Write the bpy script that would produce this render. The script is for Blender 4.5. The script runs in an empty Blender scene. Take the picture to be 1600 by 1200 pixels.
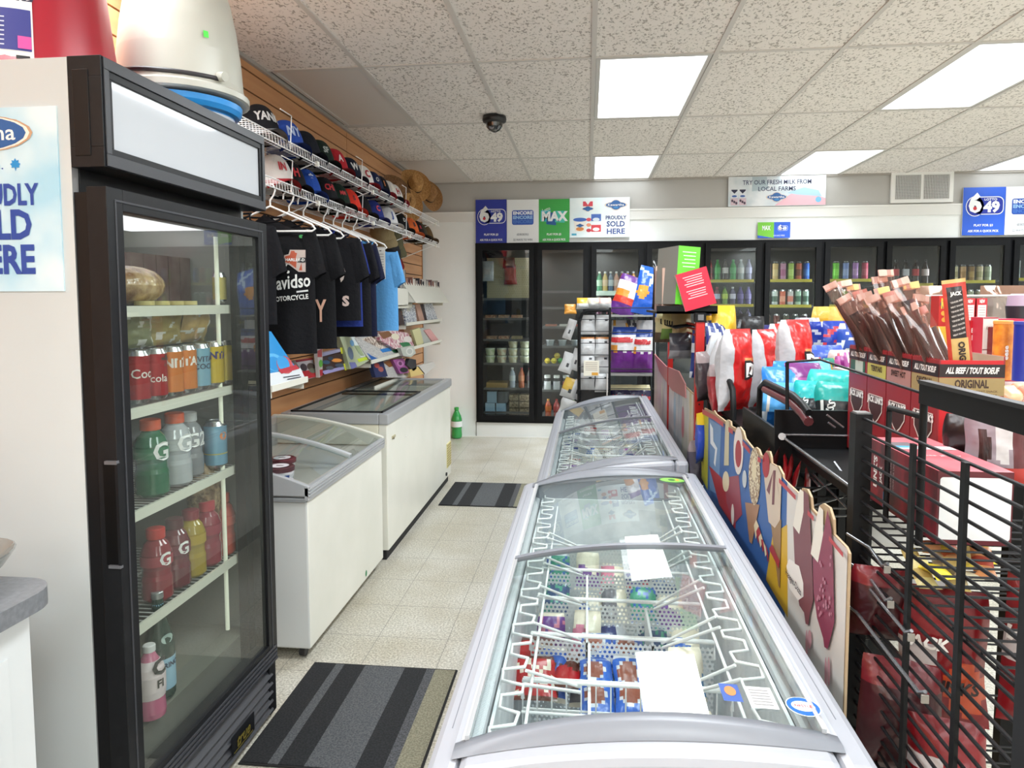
import bpy, math, random
from math import sin, cos, pi, radians, sqrt
from mathutils import Vector, Matrix, noise

# ------------------------------------------------------------------ camera
scene = bpy.context.scene
COL = bpy.context.collection
FPX = 1080.0            # focal length in pixels of the 1600 px wide frame
YAW, PITCH, ROLL, CAM_Z = -.1092, -.067, -.0025, 1.4506
PY_ = 543.4             # the photograph was cropped: its optical centre sits above the middle
_f = Vector((sin(YAW)*cos(PITCH), cos(YAW)*cos(PITCH), sin(PITCH)))
_r = Vector((cos(YAW), -sin(YAW), 0)); _u = _r.cross(_f)
_r2 = _r*cos(ROLL)+_u*sin(ROLL); _u2 = -_r*sin(ROLL)+_u*cos(ROLL)
cam_data = bpy.data.cameras.new('camera'); cam = bpy.data.objects.new('camera', cam_data)
COL.objects.link(cam)
cam_data.sensor_width = 36; cam_data.lens = FPX/1600*36; cam_data.shift_y = -(600-PY_)/1600; cam_data.clip_start = .05; cam_data.clip_end = 60
mw = Matrix((_r2, _u2, -_f)).transposed().to_4x4(); mw.translation = Vector((0, 0, CAM_Z))
cam.matrix_world = mw
scene.camera = cam

# ------------------------------------------------------------------ world, exposure
world = bpy.data.worlds.new('world'); scene.world = world; world.use_nodes = True
world.node_tree.nodes['Background'].inputs[0].default_value = (.95, .97, 1, 1)
world.node_tree.nodes['Background'].inputs[1].default_value = .6
vs = scene.view_settings
vs.view_transform = 'Standard'; vs.look = 'None'; vs.gamma = 1; vs.use_curve_mapping = False
vs.exposure = 1.24
try:
    scene.cycles.max_bounces = 10; scene.cycles.transparent_max_bounces = 24
    scene.cycles.diffuse_bounces = 4; scene.cycles.glossy_bounces = 4
    scene.cycles.caustics_reflective = False; scene.cycles.caustics_refractive = False
    scene.cycles.sample_clamp_indirect = 6
except Exception: pass
PANEL_POWER = 1.2       # glow of the diffuser sheets themselves
LAMP_WATTS = 15.5         # the lamps behind each diffuser

# ------------------------------------------------------------------ room sizes
XL, XR, YN, YB, H = -1.745, 5.6, -3.7, 7.254, 2.698
GX, GY, SX, SY = .0245, 3.6596, .6127, 1.2197      # ceiling grid
def ray(x, y):
    return _f + _r2*((x-800)/FPX) - _u2*((y-PY_)/FPX)
def at(x, y, X=None, Y=None, Z=None):
    "the place in the room seen at photograph pixel x, y on the plane X=, Y= or Z="
    d = ray(x, y)
    t = X/d.x if X is not None else Y/d.y if Y is not None else (Z-CAM_Z)/d.z
    return Vector((0, 0, CAM_Z)) + d*t

# ------------------------------------------------------------------ materials
def lin(c):
    if isinstance(c, str):
        c = c.lstrip('#'); c = tuple(int(c[i:i+2], 16)/255 for i in (0, 2, 4))
    return tuple(x/12.92 if x <= .04045 else ((x+.055)/1.055)**2.4 for x in c)+(1,)
_M = {}
def mat(col, rough=.5, metal=0, spec=.5, coat=0, name=None):
    k = (col, rough, metal, spec, coat)
    if k in _M: return _M[k]
    m = bpy.data.materials.new(name or 'paint_'+str(col).strip('#')); m.use_nodes = True
    b = m.node_tree.nodes['Principled BSDF']
    b.inputs['Base Color'].default_value = lin(col)
    b.inputs['Roughness'].default_value = rough; b.inputs['Metallic'].default_value = metal
    b.inputs['Specular IOR Level'].default_value = spec
    b.inputs['Coat Weight'].default_value = coat
    _M[k] = m; return m
def nodes(m): return m.node_tree.nodes, m.node_tree.links
def noisy(name, c1, c2, scale, rough=.6, bump=0, detail=3, stretch=(1, 1, 1), lo=.35, hi=.65, metal=0, bscale=None, coord='Object', spec=.5):
    if name in _M: return _M[name]
    m = bpy.data.materials.new(name); m.use_nodes = True; N, L = nodes(m); b = N['Principled BSDF']
    tc = N.new('ShaderNodeTexCoord'); mp = N.new('ShaderNodeMapping'); mp.inputs['Scale'].default_value = stretch
    n = N.new('ShaderNodeTexNoise'); n.inputs['Scale'].default_value = scale; n.inputs['Detail'].default_value = detail
    r = N.new('ShaderNodeValToRGB'); r.color_ramp.elements[0].position = lo; r.color_ramp.elements[1].position = hi
    r.color_ramp.elements[0].color = lin(c1); r.color_ramp.elements[1].color = lin(c2)
    L.new(tc.outputs[coord], mp.inputs[0]); L.new(mp.outputs[0], n.inputs['Vector']); L.new(n.outputs[0], r.inputs[0])
    L.new(r.outputs[0], b.inputs['Base Color']); b.inputs['Roughness'].default_value = rough; b.inputs['Metallic'].default_value = metal
    b.inputs['Specular IOR Level'].default_value = spec
    if bump:
        n2 = n
        if bscale:
            n2 = N.new('ShaderNodeTexNoise'); n2.inputs['Scale'].default_value = bscale; L.new(mp.outputs[0], n2.inputs['Vector'])
        bm = N.new('ShaderNodeBump'); bm.inputs['Strength'].default_value = bump; bm.inputs['Distance'].default_value = .01
        L.new(n2.outputs[0], bm.inputs['Height']); L.new(bm.outputs[0], b.inputs['Normal'])
    _M[name] = m; return m
def glass(name, tint='ffffff', ior=1.45, rough=0.0, base=0.0, dust=0.0, dustcol='c8ccc8'):
    "a thin clear sheet: straight-through light plus a Fresnel reflection, with a little dust or frost"
    if name in _M: return _M[name]
    m = bpy.data.materials.new(name); m.use_nodes = True; N, L = nodes(m); N.remove(N['Principled BSDF'])
    out = N['Material Output']; t = N.new('ShaderNodeBsdfTransparent'); t.inputs[0].default_value = lin(tint)
    g = N.new('ShaderNodeBsdfGlossy'); g.inputs['Roughness'].default_value = rough
    fr = N.new('ShaderNodeFresnel'); ge = N.new('ShaderNodeNewGeometry')
    a1 = N.new('ShaderNodeMath'); a1.operation = 'MULTIPLY_ADD'; a1.inputs[1].default_value = -2; a1.inputs[2].default_value = 1; L.new(ge.outputs['Backfacing'], a1.inputs[0])
    a2 = N.new('ShaderNodeMath'); a2.operation = 'POWER'; a2.inputs[0].default_value = ior; L.new(a1.outputs[0], a2.inputs[1]); L.new(a2.outputs[0], fr.inputs[0])
    ad = N.new('ShaderNodeMath'); ad.operation = 'MULTIPLY_ADD'; ad.inputs[1].default_value = 1.0; ad.inputs[2].default_value = base; ad.use_clamp = True
    L.new(fr.outputs[0], ad.inputs[0])
    mx = N.new('ShaderNodeMixShader'); L.new(ad.outputs[0], mx.inputs[0]); L.new(t.outputs[0], mx.inputs[1]); L.new(g.outputs[0], mx.inputs[2])
    last = mx
    if dust:
        d = N.new('ShaderNodeBsdfDiffuse'); d.inputs[0].default_value = lin(dustcol)
        tc = N.new('ShaderNodeTexCoord'); n = N.new('ShaderNodeTexNoise'); n.inputs['Scale'].default_value = 3; n.inputs['Detail'].default_value = 6
        L.new(tc.outputs['Object'], n.inputs['Vector'])
        mm = N.new('ShaderNodeMath'); mm.operation = 'MULTIPLY'; mm.inputs[1].default_value = dust*2; L.new(n.outputs[0], mm.inputs[0])
        m2 = N.new('ShaderNodeMixShader'); L.new(mm.outputs[0], m2.inputs[0]); L.new(mx.outputs[0], m2.inputs[1]); L.new(d.outputs[0], m2.inputs[2]); last = m2
    L.new(last.outputs[0], out.inputs[0]); _M[name] = m; return m
def emit(name, col, power):
    if name in _M: return _M[name]
    m = bpy.data.materials.new(name); m.use_nodes = True; N, L = nodes(m); b = N['Principled BSDF']
    b.inputs['Base Color'].default_value = lin(col); b.inputs['Emission Color'].default_value = lin(col); b.inputs['Emission Strength'].default_value = power
    _M[name] = m; return m
WHITE = mat('f0f0ee', .4); BLACK = mat('101012', .4, 0, .3); GREYW = mat('c4c6ca', .45)

# ------------------------------------------------------------------ mesh builder
_T = {}
def text_mesh(s, bold=0, shear=0):
    k = (s, bold, shear)
    if k in _T: return _T[k]
    c = bpy.data.curves.new('t', 'FONT'); c.body = s; c.align_x = 'CENTER'; c.align_y = 'CENTER'; c.size = 1; c.offset = bold; c.shear = shear; c.resolution_u = 2
    c.fill_mode = 'FRONT'
    o = bpy.data.objects.new('t', c); COL.objects.link(o)
    me = bpy.data.meshes.new_from_object(o.evaluated_get(bpy.context.evaluated_depsgraph_get()))
    v = [tuple(x.co) for x in me.vertices]; f = [tuple(p.vertices) for p in me.polygons]
    bpy.data.objects.remove(o); bpy.data.curves.remove(c); bpy.data.meshes.remove(me)
    w = (max(x[0] for x in v)-min(x[0] for x in v)) if v else 1
    _T[k] = (v, f, w); return _T[k]
def F3(o, x, y):
    "frame with its x axis along x and y axis along y (print reads in that plane)"
    x = Vector(x).normalized(); y = Vector(y).normalized(); z = x.cross(y).normalized(); y = z.cross(x)
    m = Matrix((x, y, z)).transposed().to_4x4(); m.translation = Vector(o); return m
def T(x=0, y=0, z=0, rx=0, ry=0, rz=0, s=1):
    m = Matrix.Translation((x, y, z)) @ Matrix.Rotation(rz, 4, 'Z') @ Matrix.Rotation(ry, 4, 'Y') @ Matrix.Rotation(rx, 4, 'X')
    return m @ Matrix.Diagonal((s, s, s, 1)) if s != 1 else m
class MB:
    def __init__(s, M=None):
        s.v = []; s.f = []; s.mi = []; s.sm = []; s.mats = []; s.M = M
    def add(s, v, f, m, smooth=False, M=None):
        if s.M is not None: M = s.M @ M if M is not None else s.M
        n = len(s.v)
        s.v.extend([tuple(M @ Vector(p)) for p in v] if M is not None else [tuple(p) for p in v])
        if not callable(m) and m not in s.mats: s.mats.append(m)
        for i, q in enumerate(f):
            mm = m(i) if callable(m) else m
            if mm not in s.mats: s.mats.append(mm)
            s.f.append(tuple(n+j for j in q)); s.mi.append(s.mats.index(mm)); s.sm.append(smooth)
        return s
    def box(s, x0, x1, y0, y1, z0, z1, m, M=None, faces=None):
        v = [(x, y, z) for z in (z0, z1) for y in (y0, y1) for x in (x0, x1)]
        f = [(0, 2, 3, 1), (4, 5, 7, 6), (0, 1, 5, 4), (2, 6, 7, 3), (0, 4, 6, 2), (1, 3, 7, 5)]   # -z +z -y +y -x +x
        mm = m
        if faces:
            key = ['-z', '+z', '-y', '+y', '-x', '+x']; mm = lambda i: faces.get(key[i], m)
        return s.add(v, f, mm, False, M)
    def prism(s, pts, z0, z1, m, M=None, top=None, smooth=False):
        n = len(pts); v = [(x, y, z0) for x, y in pts]+[(x, y, z1) for x, y in pts]
        s.add(v, [tuple(range(n-1, -1, -1))], m, False, M); s.add(v, [tuple(range(n, 2*n))], top or m, False, M)
        return s.add(v, [(i, (i+1) % n, n+(i+1) % n, n+i) for i in range(n)], m, smooth, M)
    def flat(s, pts, m, M=None, z=0):
        return s.add([(x, y, z) for x, y in pts], [tuple(range(len(pts)))], m, False, M)
    def rect(s, x, y, w, h, m, M=None, z=0):
        return s.flat([(x-w/2, y-h/2), (x+w/2, y-h/2), (x+w/2, y+h/2), (x-w/2, y+h/2)], m, M, z)
    def disc(s, x, y, rx, ry, m, M=None, z=0, n=20, rot=0):
        return s.flat([(x+rx*cos(2*pi*i/n)*cos(rot)-ry*sin(2*pi*i/n)*sin(rot), y+rx*cos(2*pi*i/n)*sin(rot)+ry*sin(2*pi*i/n)*cos(rot)) for i in range(n)], m, M, z)
    def rrect(s, x, y, w, h, r, m, M=None, z=0, n=4):
        p = []
        for cx, cy, a0 in ((x+w/2-r, y-h/2+r, -pi/2), (x+w/2-r, y+h/2-r, 0), (x-w/2+r, y+h/2-r, pi/2), (x-w/2+r, y-h/2+r, pi)):
            p += [(cx+r*cos(a0+pi/2*i/n), cy+r*sin(a0+pi/2*i/n)) for i in range(n+1)]
        return s.flat(p, m, M, z)
    def text(s, t, x, y, size, m, M=None, z=0, bold=0, shear=0, w=None, rot=0):
        v, f, tw = text_mesh(t, bold, shear); k = (w/tw if w else size)
        kx = k if not (w and size) else w/tw
        ky = size if size else k
        c, d = cos(rot), sin(rot)
        return s.add([(x+(p[0]*kx*c-p[1]*ky*d), y+(p[0]*kx*d+p[1]*ky*c), z) for p in v], f, m, False, M)
    def cyl(s, p0, p1, r, m, n=10, r2=None, caps=True, smooth=True):
        p0 = Vector(p0); p1 = Vector(p1); d = (p1-p0).normalized(); r2 = r if r2 is None else r2
        a = d.orthogonal().normalized(); b = d.cross(a)
        v = [p0+(a*cos(2*pi*i/n)+b*sin(2*pi*i/n))*r for i in range(n)]+[p1+(a*cos(2*pi*i/n)+b*sin(2*pi*i/n))*r2 for i in range(n)]
        s.add(v, [(i, (i+1) % n, n+(i+1) % n, n+i) for i in range(n)], m, smooth)
        if caps: s.add(v, [tuple(range(n-1, -1, -1)), tuple(range(n, 2*n))], m)
        return s
    def bar(s, p0, p1, r, m, n=4): return s.cyl(p0, p1, r, m, n, caps=True, smooth=n > 5)
    def tube(s, pts, r, m, n=6, closed=False):
        P = [Vector(p) for p in pts]; N = len(P); rings = []; a = None
        for i in range(N):
            if closed: d = (P[(i+1) % N]-P[i-1]).normalized()
            else: d = (P[min(i+1, N-1)]-P[max(i-1, 0)]).normalized()
            a = d.orthogonal().normalized() if a is None else (a-d*a.dot(d)).normalized()
            b = d.cross(a); rings.append([P[i]+(a*cos(2*pi*j/n)+b*sin(2*pi*j/n))*r for j in range(n)])
        v = [p for q in rings for p in q]; f = []
        for i in range(N if closed else N-1):
            k = (i+1) % N
            f += [(i*n+j, i*n+(j+1) % n, k*n+(j+1) % n, k*n+j) for j in range(n)]
        s.add(v, f, m, True)
        if not closed: s.add(v, [tuple(range(n-1, -1, -1)), tuple(range((N-1)*n, N*n))], m)
        return s
    def lathe(s, prof, m, M=None, n=20, smooth=True, sq=0, capb=True, capt=True):
        "prof = [(r, z)] or [(r, z, material of the band above)]"
        N = len(prof); v = []
        for q in prof:
            for j in range(n):
                a = 2*pi*j/n; rr = q[0]
                if sq: rr = rr/max(abs(cos(a)), abs(sin(a)))**sq
                v.append((rr*cos(a), rr*sin(a), q[1]))
        for i in range(N-1):
            s.add(v[i*n:(i+2)*n], [(j, (j+1) % n, n+(j+1) % n, n+j) for j in range(n)], prof[i][2] if len(prof[i]) > 2 else m, smooth, M)
        if capb and prof[0][0] > 1e-5: s.add(v[:n], [tuple(range(n-1, -1, -1))], m, False, M)
        if capt and prof[-1][0] > 1e-5: s.add(v[-n:], [tuple(range(n))], prof[-1][2] if len(prof[-1]) > 2 else m, False, M)
        return s
    def grid(s, fn, nu, nv, m, M=None, smooth=True, close=False):
        v = [fn(i/nu, j/nv) for j in range(nv+1) for i in range(nu+1)]
        f = [(j*(nu+1)+i, j*(nu+1)+i+1, (j+1)*(nu+1)+i+1, (j+1)*(nu+1)+i) for j in range(nv) for i in range(nu)]
        mm = m
        if callable(m): mm = lambda k: m((k % nu+.5)/nu, (k//nu+.5)/nv)
        return s.add(v, f, mm, smooth, M)
    def build(s, name, parent=None, bevel=0, origin=None, **props):
        me = bpy.data.meshes.new(name)
        o0 = Vector(origin) if origin is not None else None
        me.from_pydata([tuple(Vector(p)-o0) for p in s.v] if o0 is not None else s.v, [], s.f); me.update()
        for m in s.mats: me.materials.append(m)
        me.polygons.foreach_set('material_index', s.mi); me.polygons.foreach_set('use_smooth', s.sm)
        o = bpy.data.objects.new(name, me); COL.objects.link(o)
        if o0 is not None: o.location = o0
        if parent is not None: o.parent = parent
        for k, v in props.items(): o[k] = v
        if bevel:
            b = o.modifiers.new('bevel', 'BEVEL'); b.width = bevel; b.segments = 2; b.limit_method = 'ANGLE'; b.angle_limit = radians(40)
            b.harden_normals = False
        return o
def thing(name, label, cat, group=None, loc=(0, 0, 0), rz=0):
    o = bpy.data.objects.new(name, None); COL.objects.link(o); o.empty_display_size = .05
    o.location = loc; o.rotation_euler = (0, 0, rz); o['label'] = label; o['category'] = cat
    if group: o['group'] = group
    return o
def tag(o, label, cat, group=None, kind=None):
    if label: o['label'] = label
    if cat: o['category'] = cat
    if group: o['group'] = group
    if kind: o['kind'] = kind
    return o
def copy_tree(o, parent=None):
    c = o.copy(); COL.objects.link(c); c.parent = parent
    for ch in o.children: copy_tree(ch, c)
    return c
def dup(root, loc=None, rot=None, label=None, group=None, mats=None, scale=None):
    r = copy_tree(root)
    if loc is not None: r.location = loc
    if rot is not None: r.rotation_euler = rot
    if scale is not None: r.scale = scale
    if label: r['label'] = label
    if group: r['group'] = group
    return r
def struct(mb, name, bevel=0):
    o = mb.build(name, bevel=bevel); o['kind'] = 'structure'; return o
ORD = ['first', 'second', 'third', 'fourth', 'fifth', 'sixth', 'seventh', 'eighth', 'ninth', 'tenth', 'eleventh', 'twelfth', 'thirteenth', 'fourteenth', 'fifteenth', 'sixteenth', 'seventeenth', 'eighteenth', 'nineteenth', 'twentieth']
R = random.Random(7)
# ================================================================== ROOM
def floor_material():
    m = bpy.data.materials.new('speckled_vinyl_tile'); m.use_nodes = True; N, L = nodes(m); b = N['Principled BSDF']
    tc = N.new('ShaderNodeTexCoord'); sp = N.new('ShaderNodeSeparateXYZ'); L.new(tc.outputs['Object'], sp.inputs[0])
    def seam(out, off):
        a = N.new('ShaderNodeMath'); a.operation = 'SUBTRACT'; L.new(out, a.inputs[0]); a.inputs[1].default_value = off
        d = N.new('ShaderNodeMath'); d.operation = 'DIVIDE'; L.new(a.outputs[0], d.inputs[0]); d.inputs[1].default_value = .3048
        w = N.new('ShaderNodeMath'); w.operation = 'PINGPONG'; L.new(d.outputs[0], w.inputs[0]); w.inputs[1].default_value = .5
        c = N.new('ShaderNodeMath'); c.operation = 'LESS_THAN'; L.new(w.outputs[0], c.inputs[0]); c.inputs[1].default_value = .0045; return c
    sx = seam(sp.outputs['X'], -.896); sy = seam(sp.outputs['Y'], 2.8333)
    mx = N.new('ShaderNodeMath'); mx.operation = 'MAXIMUM'; L.new(sx.outputs[0], mx.inputs[0]); L.new(sy.outputs[0], mx.inputs[1])
    n = N.new('ShaderNodeTexNoise'); n.inputs['Scale'].default_value = 120; n.inputs['Detail'].default_value = 4; L.new(tc.outputs['Object'], n.inputs['Vector'])
    r = N.new('ShaderNodeValToRGB'); e = r.color_ramp.elements; e[0].position = .38; e[1].position = .62; e[0].color = lin('aaa79c'); e[1].color = lin('dcd9d0')
    L.new(n.outputs[0], r.inputs[0])
    n3 = N.new('ShaderNodeTexNoise'); n3.inputs['Scale'].default_value = 3; n3.inputs['Detail'].default_value = 5; L.new(tc.outputs['Object'], n3.inputs['Vector'])
    r3 = N.new('ShaderNodeValToRGB'); r3.color_ramp.elements[0].position = .3; r3.color_ramp.elements[1].position = .7
    r3.color_ramp.elements[0].color = lin('e6e1d6'); r3.color_ramp.elements[1].color = lin('ffffff'); L.new(n3.outputs[0], r3.inputs[0])
    mu = N.new('ShaderNodeMixRGB'); mu.blend_type = 'MULTIPLY'; mu.inputs[0].default_value = 1; L.new(r.outputs[0], mu.inputs[1]); L.new(r3.outputs[0], mu.inputs[2])
    m2 = N.new('ShaderNodeMixRGB'); L.new(mx.outputs[0], m2.inputs[0]); L.new(mu.outputs[0], m2.inputs[1]); m2.inputs[2].default_value = lin('84817a')
    L.new(m2.outputs[0], b.inputs['Base Color']); b.inputs['Roughness'].default_value = .33
    return m
def ceiling_material():
    m = bpy.data.materials.new('fissured_ceiling_tile'); m.use_nodes = True; N, L = nodes(m); b = N['Principled BSDF']
    tc = N.new('ShaderNodeTexCoord'); mp = N.new('ShaderNodeMapping'); mp.inputs['Scale'].default_value = (1.6, 1, 1); L.new(tc.outputs['Object'], mp.inputs[0])
    n = N.new('ShaderNodeTexNoise'); n.inputs['Scale'].default_value = 48; n.inputs['Detail'].default_value = 4; n.inputs['Distortion'].default_value = .6
    L.new(mp.outputs[0], n.inputs['Vector'])
    r = N.new('ShaderNodeValToRGB'); e = r.color_ramp.elements; e[0].position = .36; e[1].position = .46; e[0].color = lin('aca59e'); e[1].color = lin('efe9e4')
    L.new(n.outputs[0], r.inputs[0]); L.new(r.outputs[0], b.inputs['Base Color']); b.inputs['Roughness'].default_value = .9; b.inputs['Specular IOR Level'].default_value = .2
    bm = N.new('ShaderNodeBump'); bm.inputs['Strength'].default_value = .5; bm.inputs['Distance'].default_value = .004; L.new(r.outputs[0], bm.inputs['Height']); L.new(bm.outputs[0], b.inputs['Normal'])
    return m
wallw = noisy('painted_wall', 'f2f6f6', 'f7fafa', 3, .6, lo=.3, hi=.7)
wallg = noisy('grey_upper_wall', 'b3b1ae', 'bcbab7', 3, .7, lo=.3, hi=.7)
struct(MB().box(XL-.3, XR+.1, YN-.1, YB+1.2, -.1, 0, floor_material()), 'floor')

# which cells of the ceiling grid hold a light
KX0, KX1, KY0, KY1 = -3, 10, -6, 3
def cell(kx, ky): return GX+kx*SX, GX+(kx+1)*SX, GY+ky*SY, min(GY+(ky+1)*SY, YB)
LIGHTS = {}
for ky in range(KY0, KY1):
    if ky % 2: continue
    for kx in (-3, 0, 3, 6): LIGHTS[(kx, ky)] = not (kx == -3 and ky >= 0)
mb = MB(); cm = ceiling_material()
for kx in range(KX0-1, KX1+1):
    for ky in range(KY0, KY1):
        if (kx, ky) in LIGHTS: continue
        x0, x1, y0, y1 = cell(kx, ky); x0 = max(x0, XL); x1 = min(x1, XR); y0 = max(y0, YN)
        if x1 > x0 and y1 > y0: mb.box(x0, x1, y0, y1, H, H+.015, cm)
mb.box(XL, XR, YN, YB, H+.12, H+.14, mat('8a8a88', .9))
struct(mb, 'ceiling')
gridm = mat('d0cbc6', .5); mb = MB()
for kx in range(KX0, KX1+1):
    x = GX+kx*SX
    if XL < x < XR: mb.box(x-.012, x+.012, YN, YB, H-.006, H+.004, gridm)
for ky in range(KY0, KY1):
    y = GY+ky*SY
    if YN < y < YB: mb.box(XL, XR, y-.012, y+.012, H-.0052, H+.004, gridm)
struct(mb, 'trim_1')
mb = MB(); am = mat('a8a39d', .4)
mb.box(XL, XL+.02, YN, YB, H-.02, H+.004, am); mb.box(XL, XR, YB-.02, YB, H-.02, H+.004, am)
struct(mb, 'trim_2')
pl = emit('light_panel_lit', 'f6fcff', PANEL_POWER); pd = mat('d6d0cb', .5)
nb = 0
for (kx, ky), on in sorted(LIGHTS.items()):
    x0, x1, y0, y1 = cell(kx, ky); x0 = max(x0, XL+.02); y0 = max(y0, YN+.02); x1 = min(x1, XR)
    if x1-x0 < .2 or y1-y0 < .3: continue
    vis = {(0, 0): 'lit ceiling light panel straight above the near island freezer', (0, 2): 'lit ceiling light panel touching the back wall above the frozen treat poster',
           (3, 0): 'large lit ceiling light panel at the top right over the snack aisles', (3, 2): 'lit ceiling light panel touching the back wall above the fresh milk banner', (6, 2): 'lit ceiling light panel at back wall right of the air vent',
           (-3, 0): 'unlit grey ceiling light panel over the row of caps', (-3, 2): 'unlit grey ceiling light panel in the corner above the straw hats'}
    lab = vis.get((kx, ky), 'lit ceiling light panel over the front of the shop')
    t = thing('ceiling_light', lab, 'ceiling light', 'light panels in the drop ceiling', ((x0+x1)/2, (y0+y1)/2, H))
    a, c = (x1-x0)/2-.014, (y1-y0)/2-.014
    MB().box(-a+.02, a-.02, -c+.02, c-.02, .004, .012, pl if on else pd).build('diffuser', t)
    if on:
        ld = bpy.data.lights.new('troffer_lamp', 'AREA'); ld.shape = 'RECTANGLE'; ld.size = 2*a-.06; ld.size_y = 2*c-.06; ld.energy = LAMP_WATTS*(2*a*2*c)/.69; ld.spread = radians(100 if ky == 2 else 168); ld.color = (.90, .965, 1)
        lo = bpy.data.objects.new('troffer_lamp', ld); COL.objects.link(lo); lo.parent = t; lo.location = (0, -.17 if ky == 2 else 0, .002)
        if ky == 2: ld.size_y = 2*c-.40; ld.energy *= .8
    f = MB()
    for q in ((-a, a, -c, -c+.022), (-a, a, c-.022, c), (-a, -a+.022, -c+.022, c-.022), (a-.022, a, -c+.022, c-.022)): f.box(*q, -.003, .05, mat('cfccc8', .4))
    f.build('frame', t)

# back wall with the opening of the cooler
CZ0, CZ1 = .165, 2.06
mb = MB(); C0 = -1.175
mb.box(XL-.2, C0, YB, YB+.1, 0, 2.3, wallw); mb.box(C0, XR, YB, YB+.1, 0, CZ0, wallw)
mb.box(C0, XR, YB, YB+.1, CZ1, 2.3, wallw); mb.box(XL-.2, XR, YB, YB+.1, 2.3, H+.1, wallg)
struct(mb, 'wall_back')
mb = MB(); mb.box(XL, XR, YB-.014, YB, 2.285, 2.385, mat('e9e9e7', .5)); mb.box(XL, XR, YB-.02, YB-.0, 2.376, 2.39, mat('f2f2f0', .5)); struct(mb, 'trim_3')
mb = MB().box(C0-.55, 1.2, YB-.012, YB, 0, .012, mat('f4f4f0', .5)).box(C0-.012, C0-.004, YB-.004, YB, .0, .17, mat('8f8f8a', .8)); struct(mb, 'baseboard_back')
# slatwall on the left: grooved boards
sl = noisy('maple_slat', 'c4885a', 'd6a070', 6, .45, stretch=(1, .15, 3), lo=.3, hi=.7)
mb = MB(); z = 0.0; P_ = .1016; gm = mat('2a1a10', .8)
mb.box(XL-.1, XL-.012, YN, YB-.02, 0, H+.1, gm)
while z < H:
    mb.box(XL-.02, XL, YN, 4.94, z, min(z+P_-.008, H), sl); mb.box(XL-.02, XL, 4.946, YB-.04, z, min(z+P_-.008, H), sl); z += P_
mb.box(XL-.012, XL+.006, YB-.06, YB-.04, 0, H, mat('9a6a40', .5))
struct(mb, 'wall_left')
struct(MB().box(XR, XR+.1, YN, YB+1, 0, H+.1, mat('dededa', .7)), 'wall_right')
struct(MB().box(XL, XR, YN-.1, YN, 0, H+.1, mat('dededa', .7)), 'wall_front')

# ================================================================== WALK-IN COOLER
DX = [-1.165, -.54, .018, .578, 1.16, 1.742, 2.315, 2.895, 3.478, 4.058, 4.64, 5.22]
t = thing('walk_in_cooler', 'long black-framed glass door cooler built into the back wall', 'cooler')
blk = noisy('black_metal', '08090b', '0e0f12', 20, .5, lo=.3, hi=.7, spec=.2); ins = mat('3c3d3f', .6)
mb = MB(); yc = YB-.035
mb.box(C0, XR, yc, YB+.06, CZ1-.055, CZ1, blk); mb.box(C0, XR, yc, YB+.06, CZ0, CZ0+.05, blk)
for i, x in enumerate(DX):
    mb.box(x-.035 if i else C0, x+.035, yc, YB+.06, CZ0+.05, CZ1-.055, blk)
mb.build('cooler_frame', t)
mb = MB(); yb = YB+.75
mb.box(C0, XR, yb, yb+.03, 0, 2.3, ins); mb.box(C0, XR, YB+.1, yb, 2.2, 2.23, ins); mb.box(C0, XR, YB+.1, yb, .1, CZ0, ins); mb.box(C0-.03, C0, YB+.1, yb, 0, 2.3, ins); mb.box(XR-.03, XR, YB+.1, yb, 0, 2.3, ins)
mb.build('cabinet_lining', t)
gl = glass('cooler_glass', 'e8ecea', 1.45, .01, .0)
for i in range(len(DX)-1):
    x0, x1 = DX[i]+.018, DX[i+1]-.018
    d = MB(); ya, yb2 = YB-.075, YB-.037; z0, z1 = CZ0+.03, CZ1-.03; w = .05
    for q in ((x0, x1, z0, z0+w), (x0, x1, z1-w, z1), (x0, x0+w, z0+w, z1-w), (x1-w, x1, z0+w, z1-w)):
        d.box(q[0], q[1], ya, yb2, q[2], q[3], blk)
    d.box(x0+w-.006, x0+w, ya+.01, ya+.012, z0+w, z1-w, mat('55565c', .3, .6))
    do = d.build('cooler_door', t)
    MB().box(x0+w, x1-w, ya+.014, ya+.018, z0+w, z1-w, gl).build('door_glass', do)
# vertical lamp tubes behind the mullions
lt = emit('cooler_lamp', 'f4f8ff', 11)
for i, x in enumerate(DX[1:], 1):
    MB().cyl((x, YB+.07, .3), (x, YB+.07, 1.9), .009, lt, 8).build('lamp_tube', t)
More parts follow.
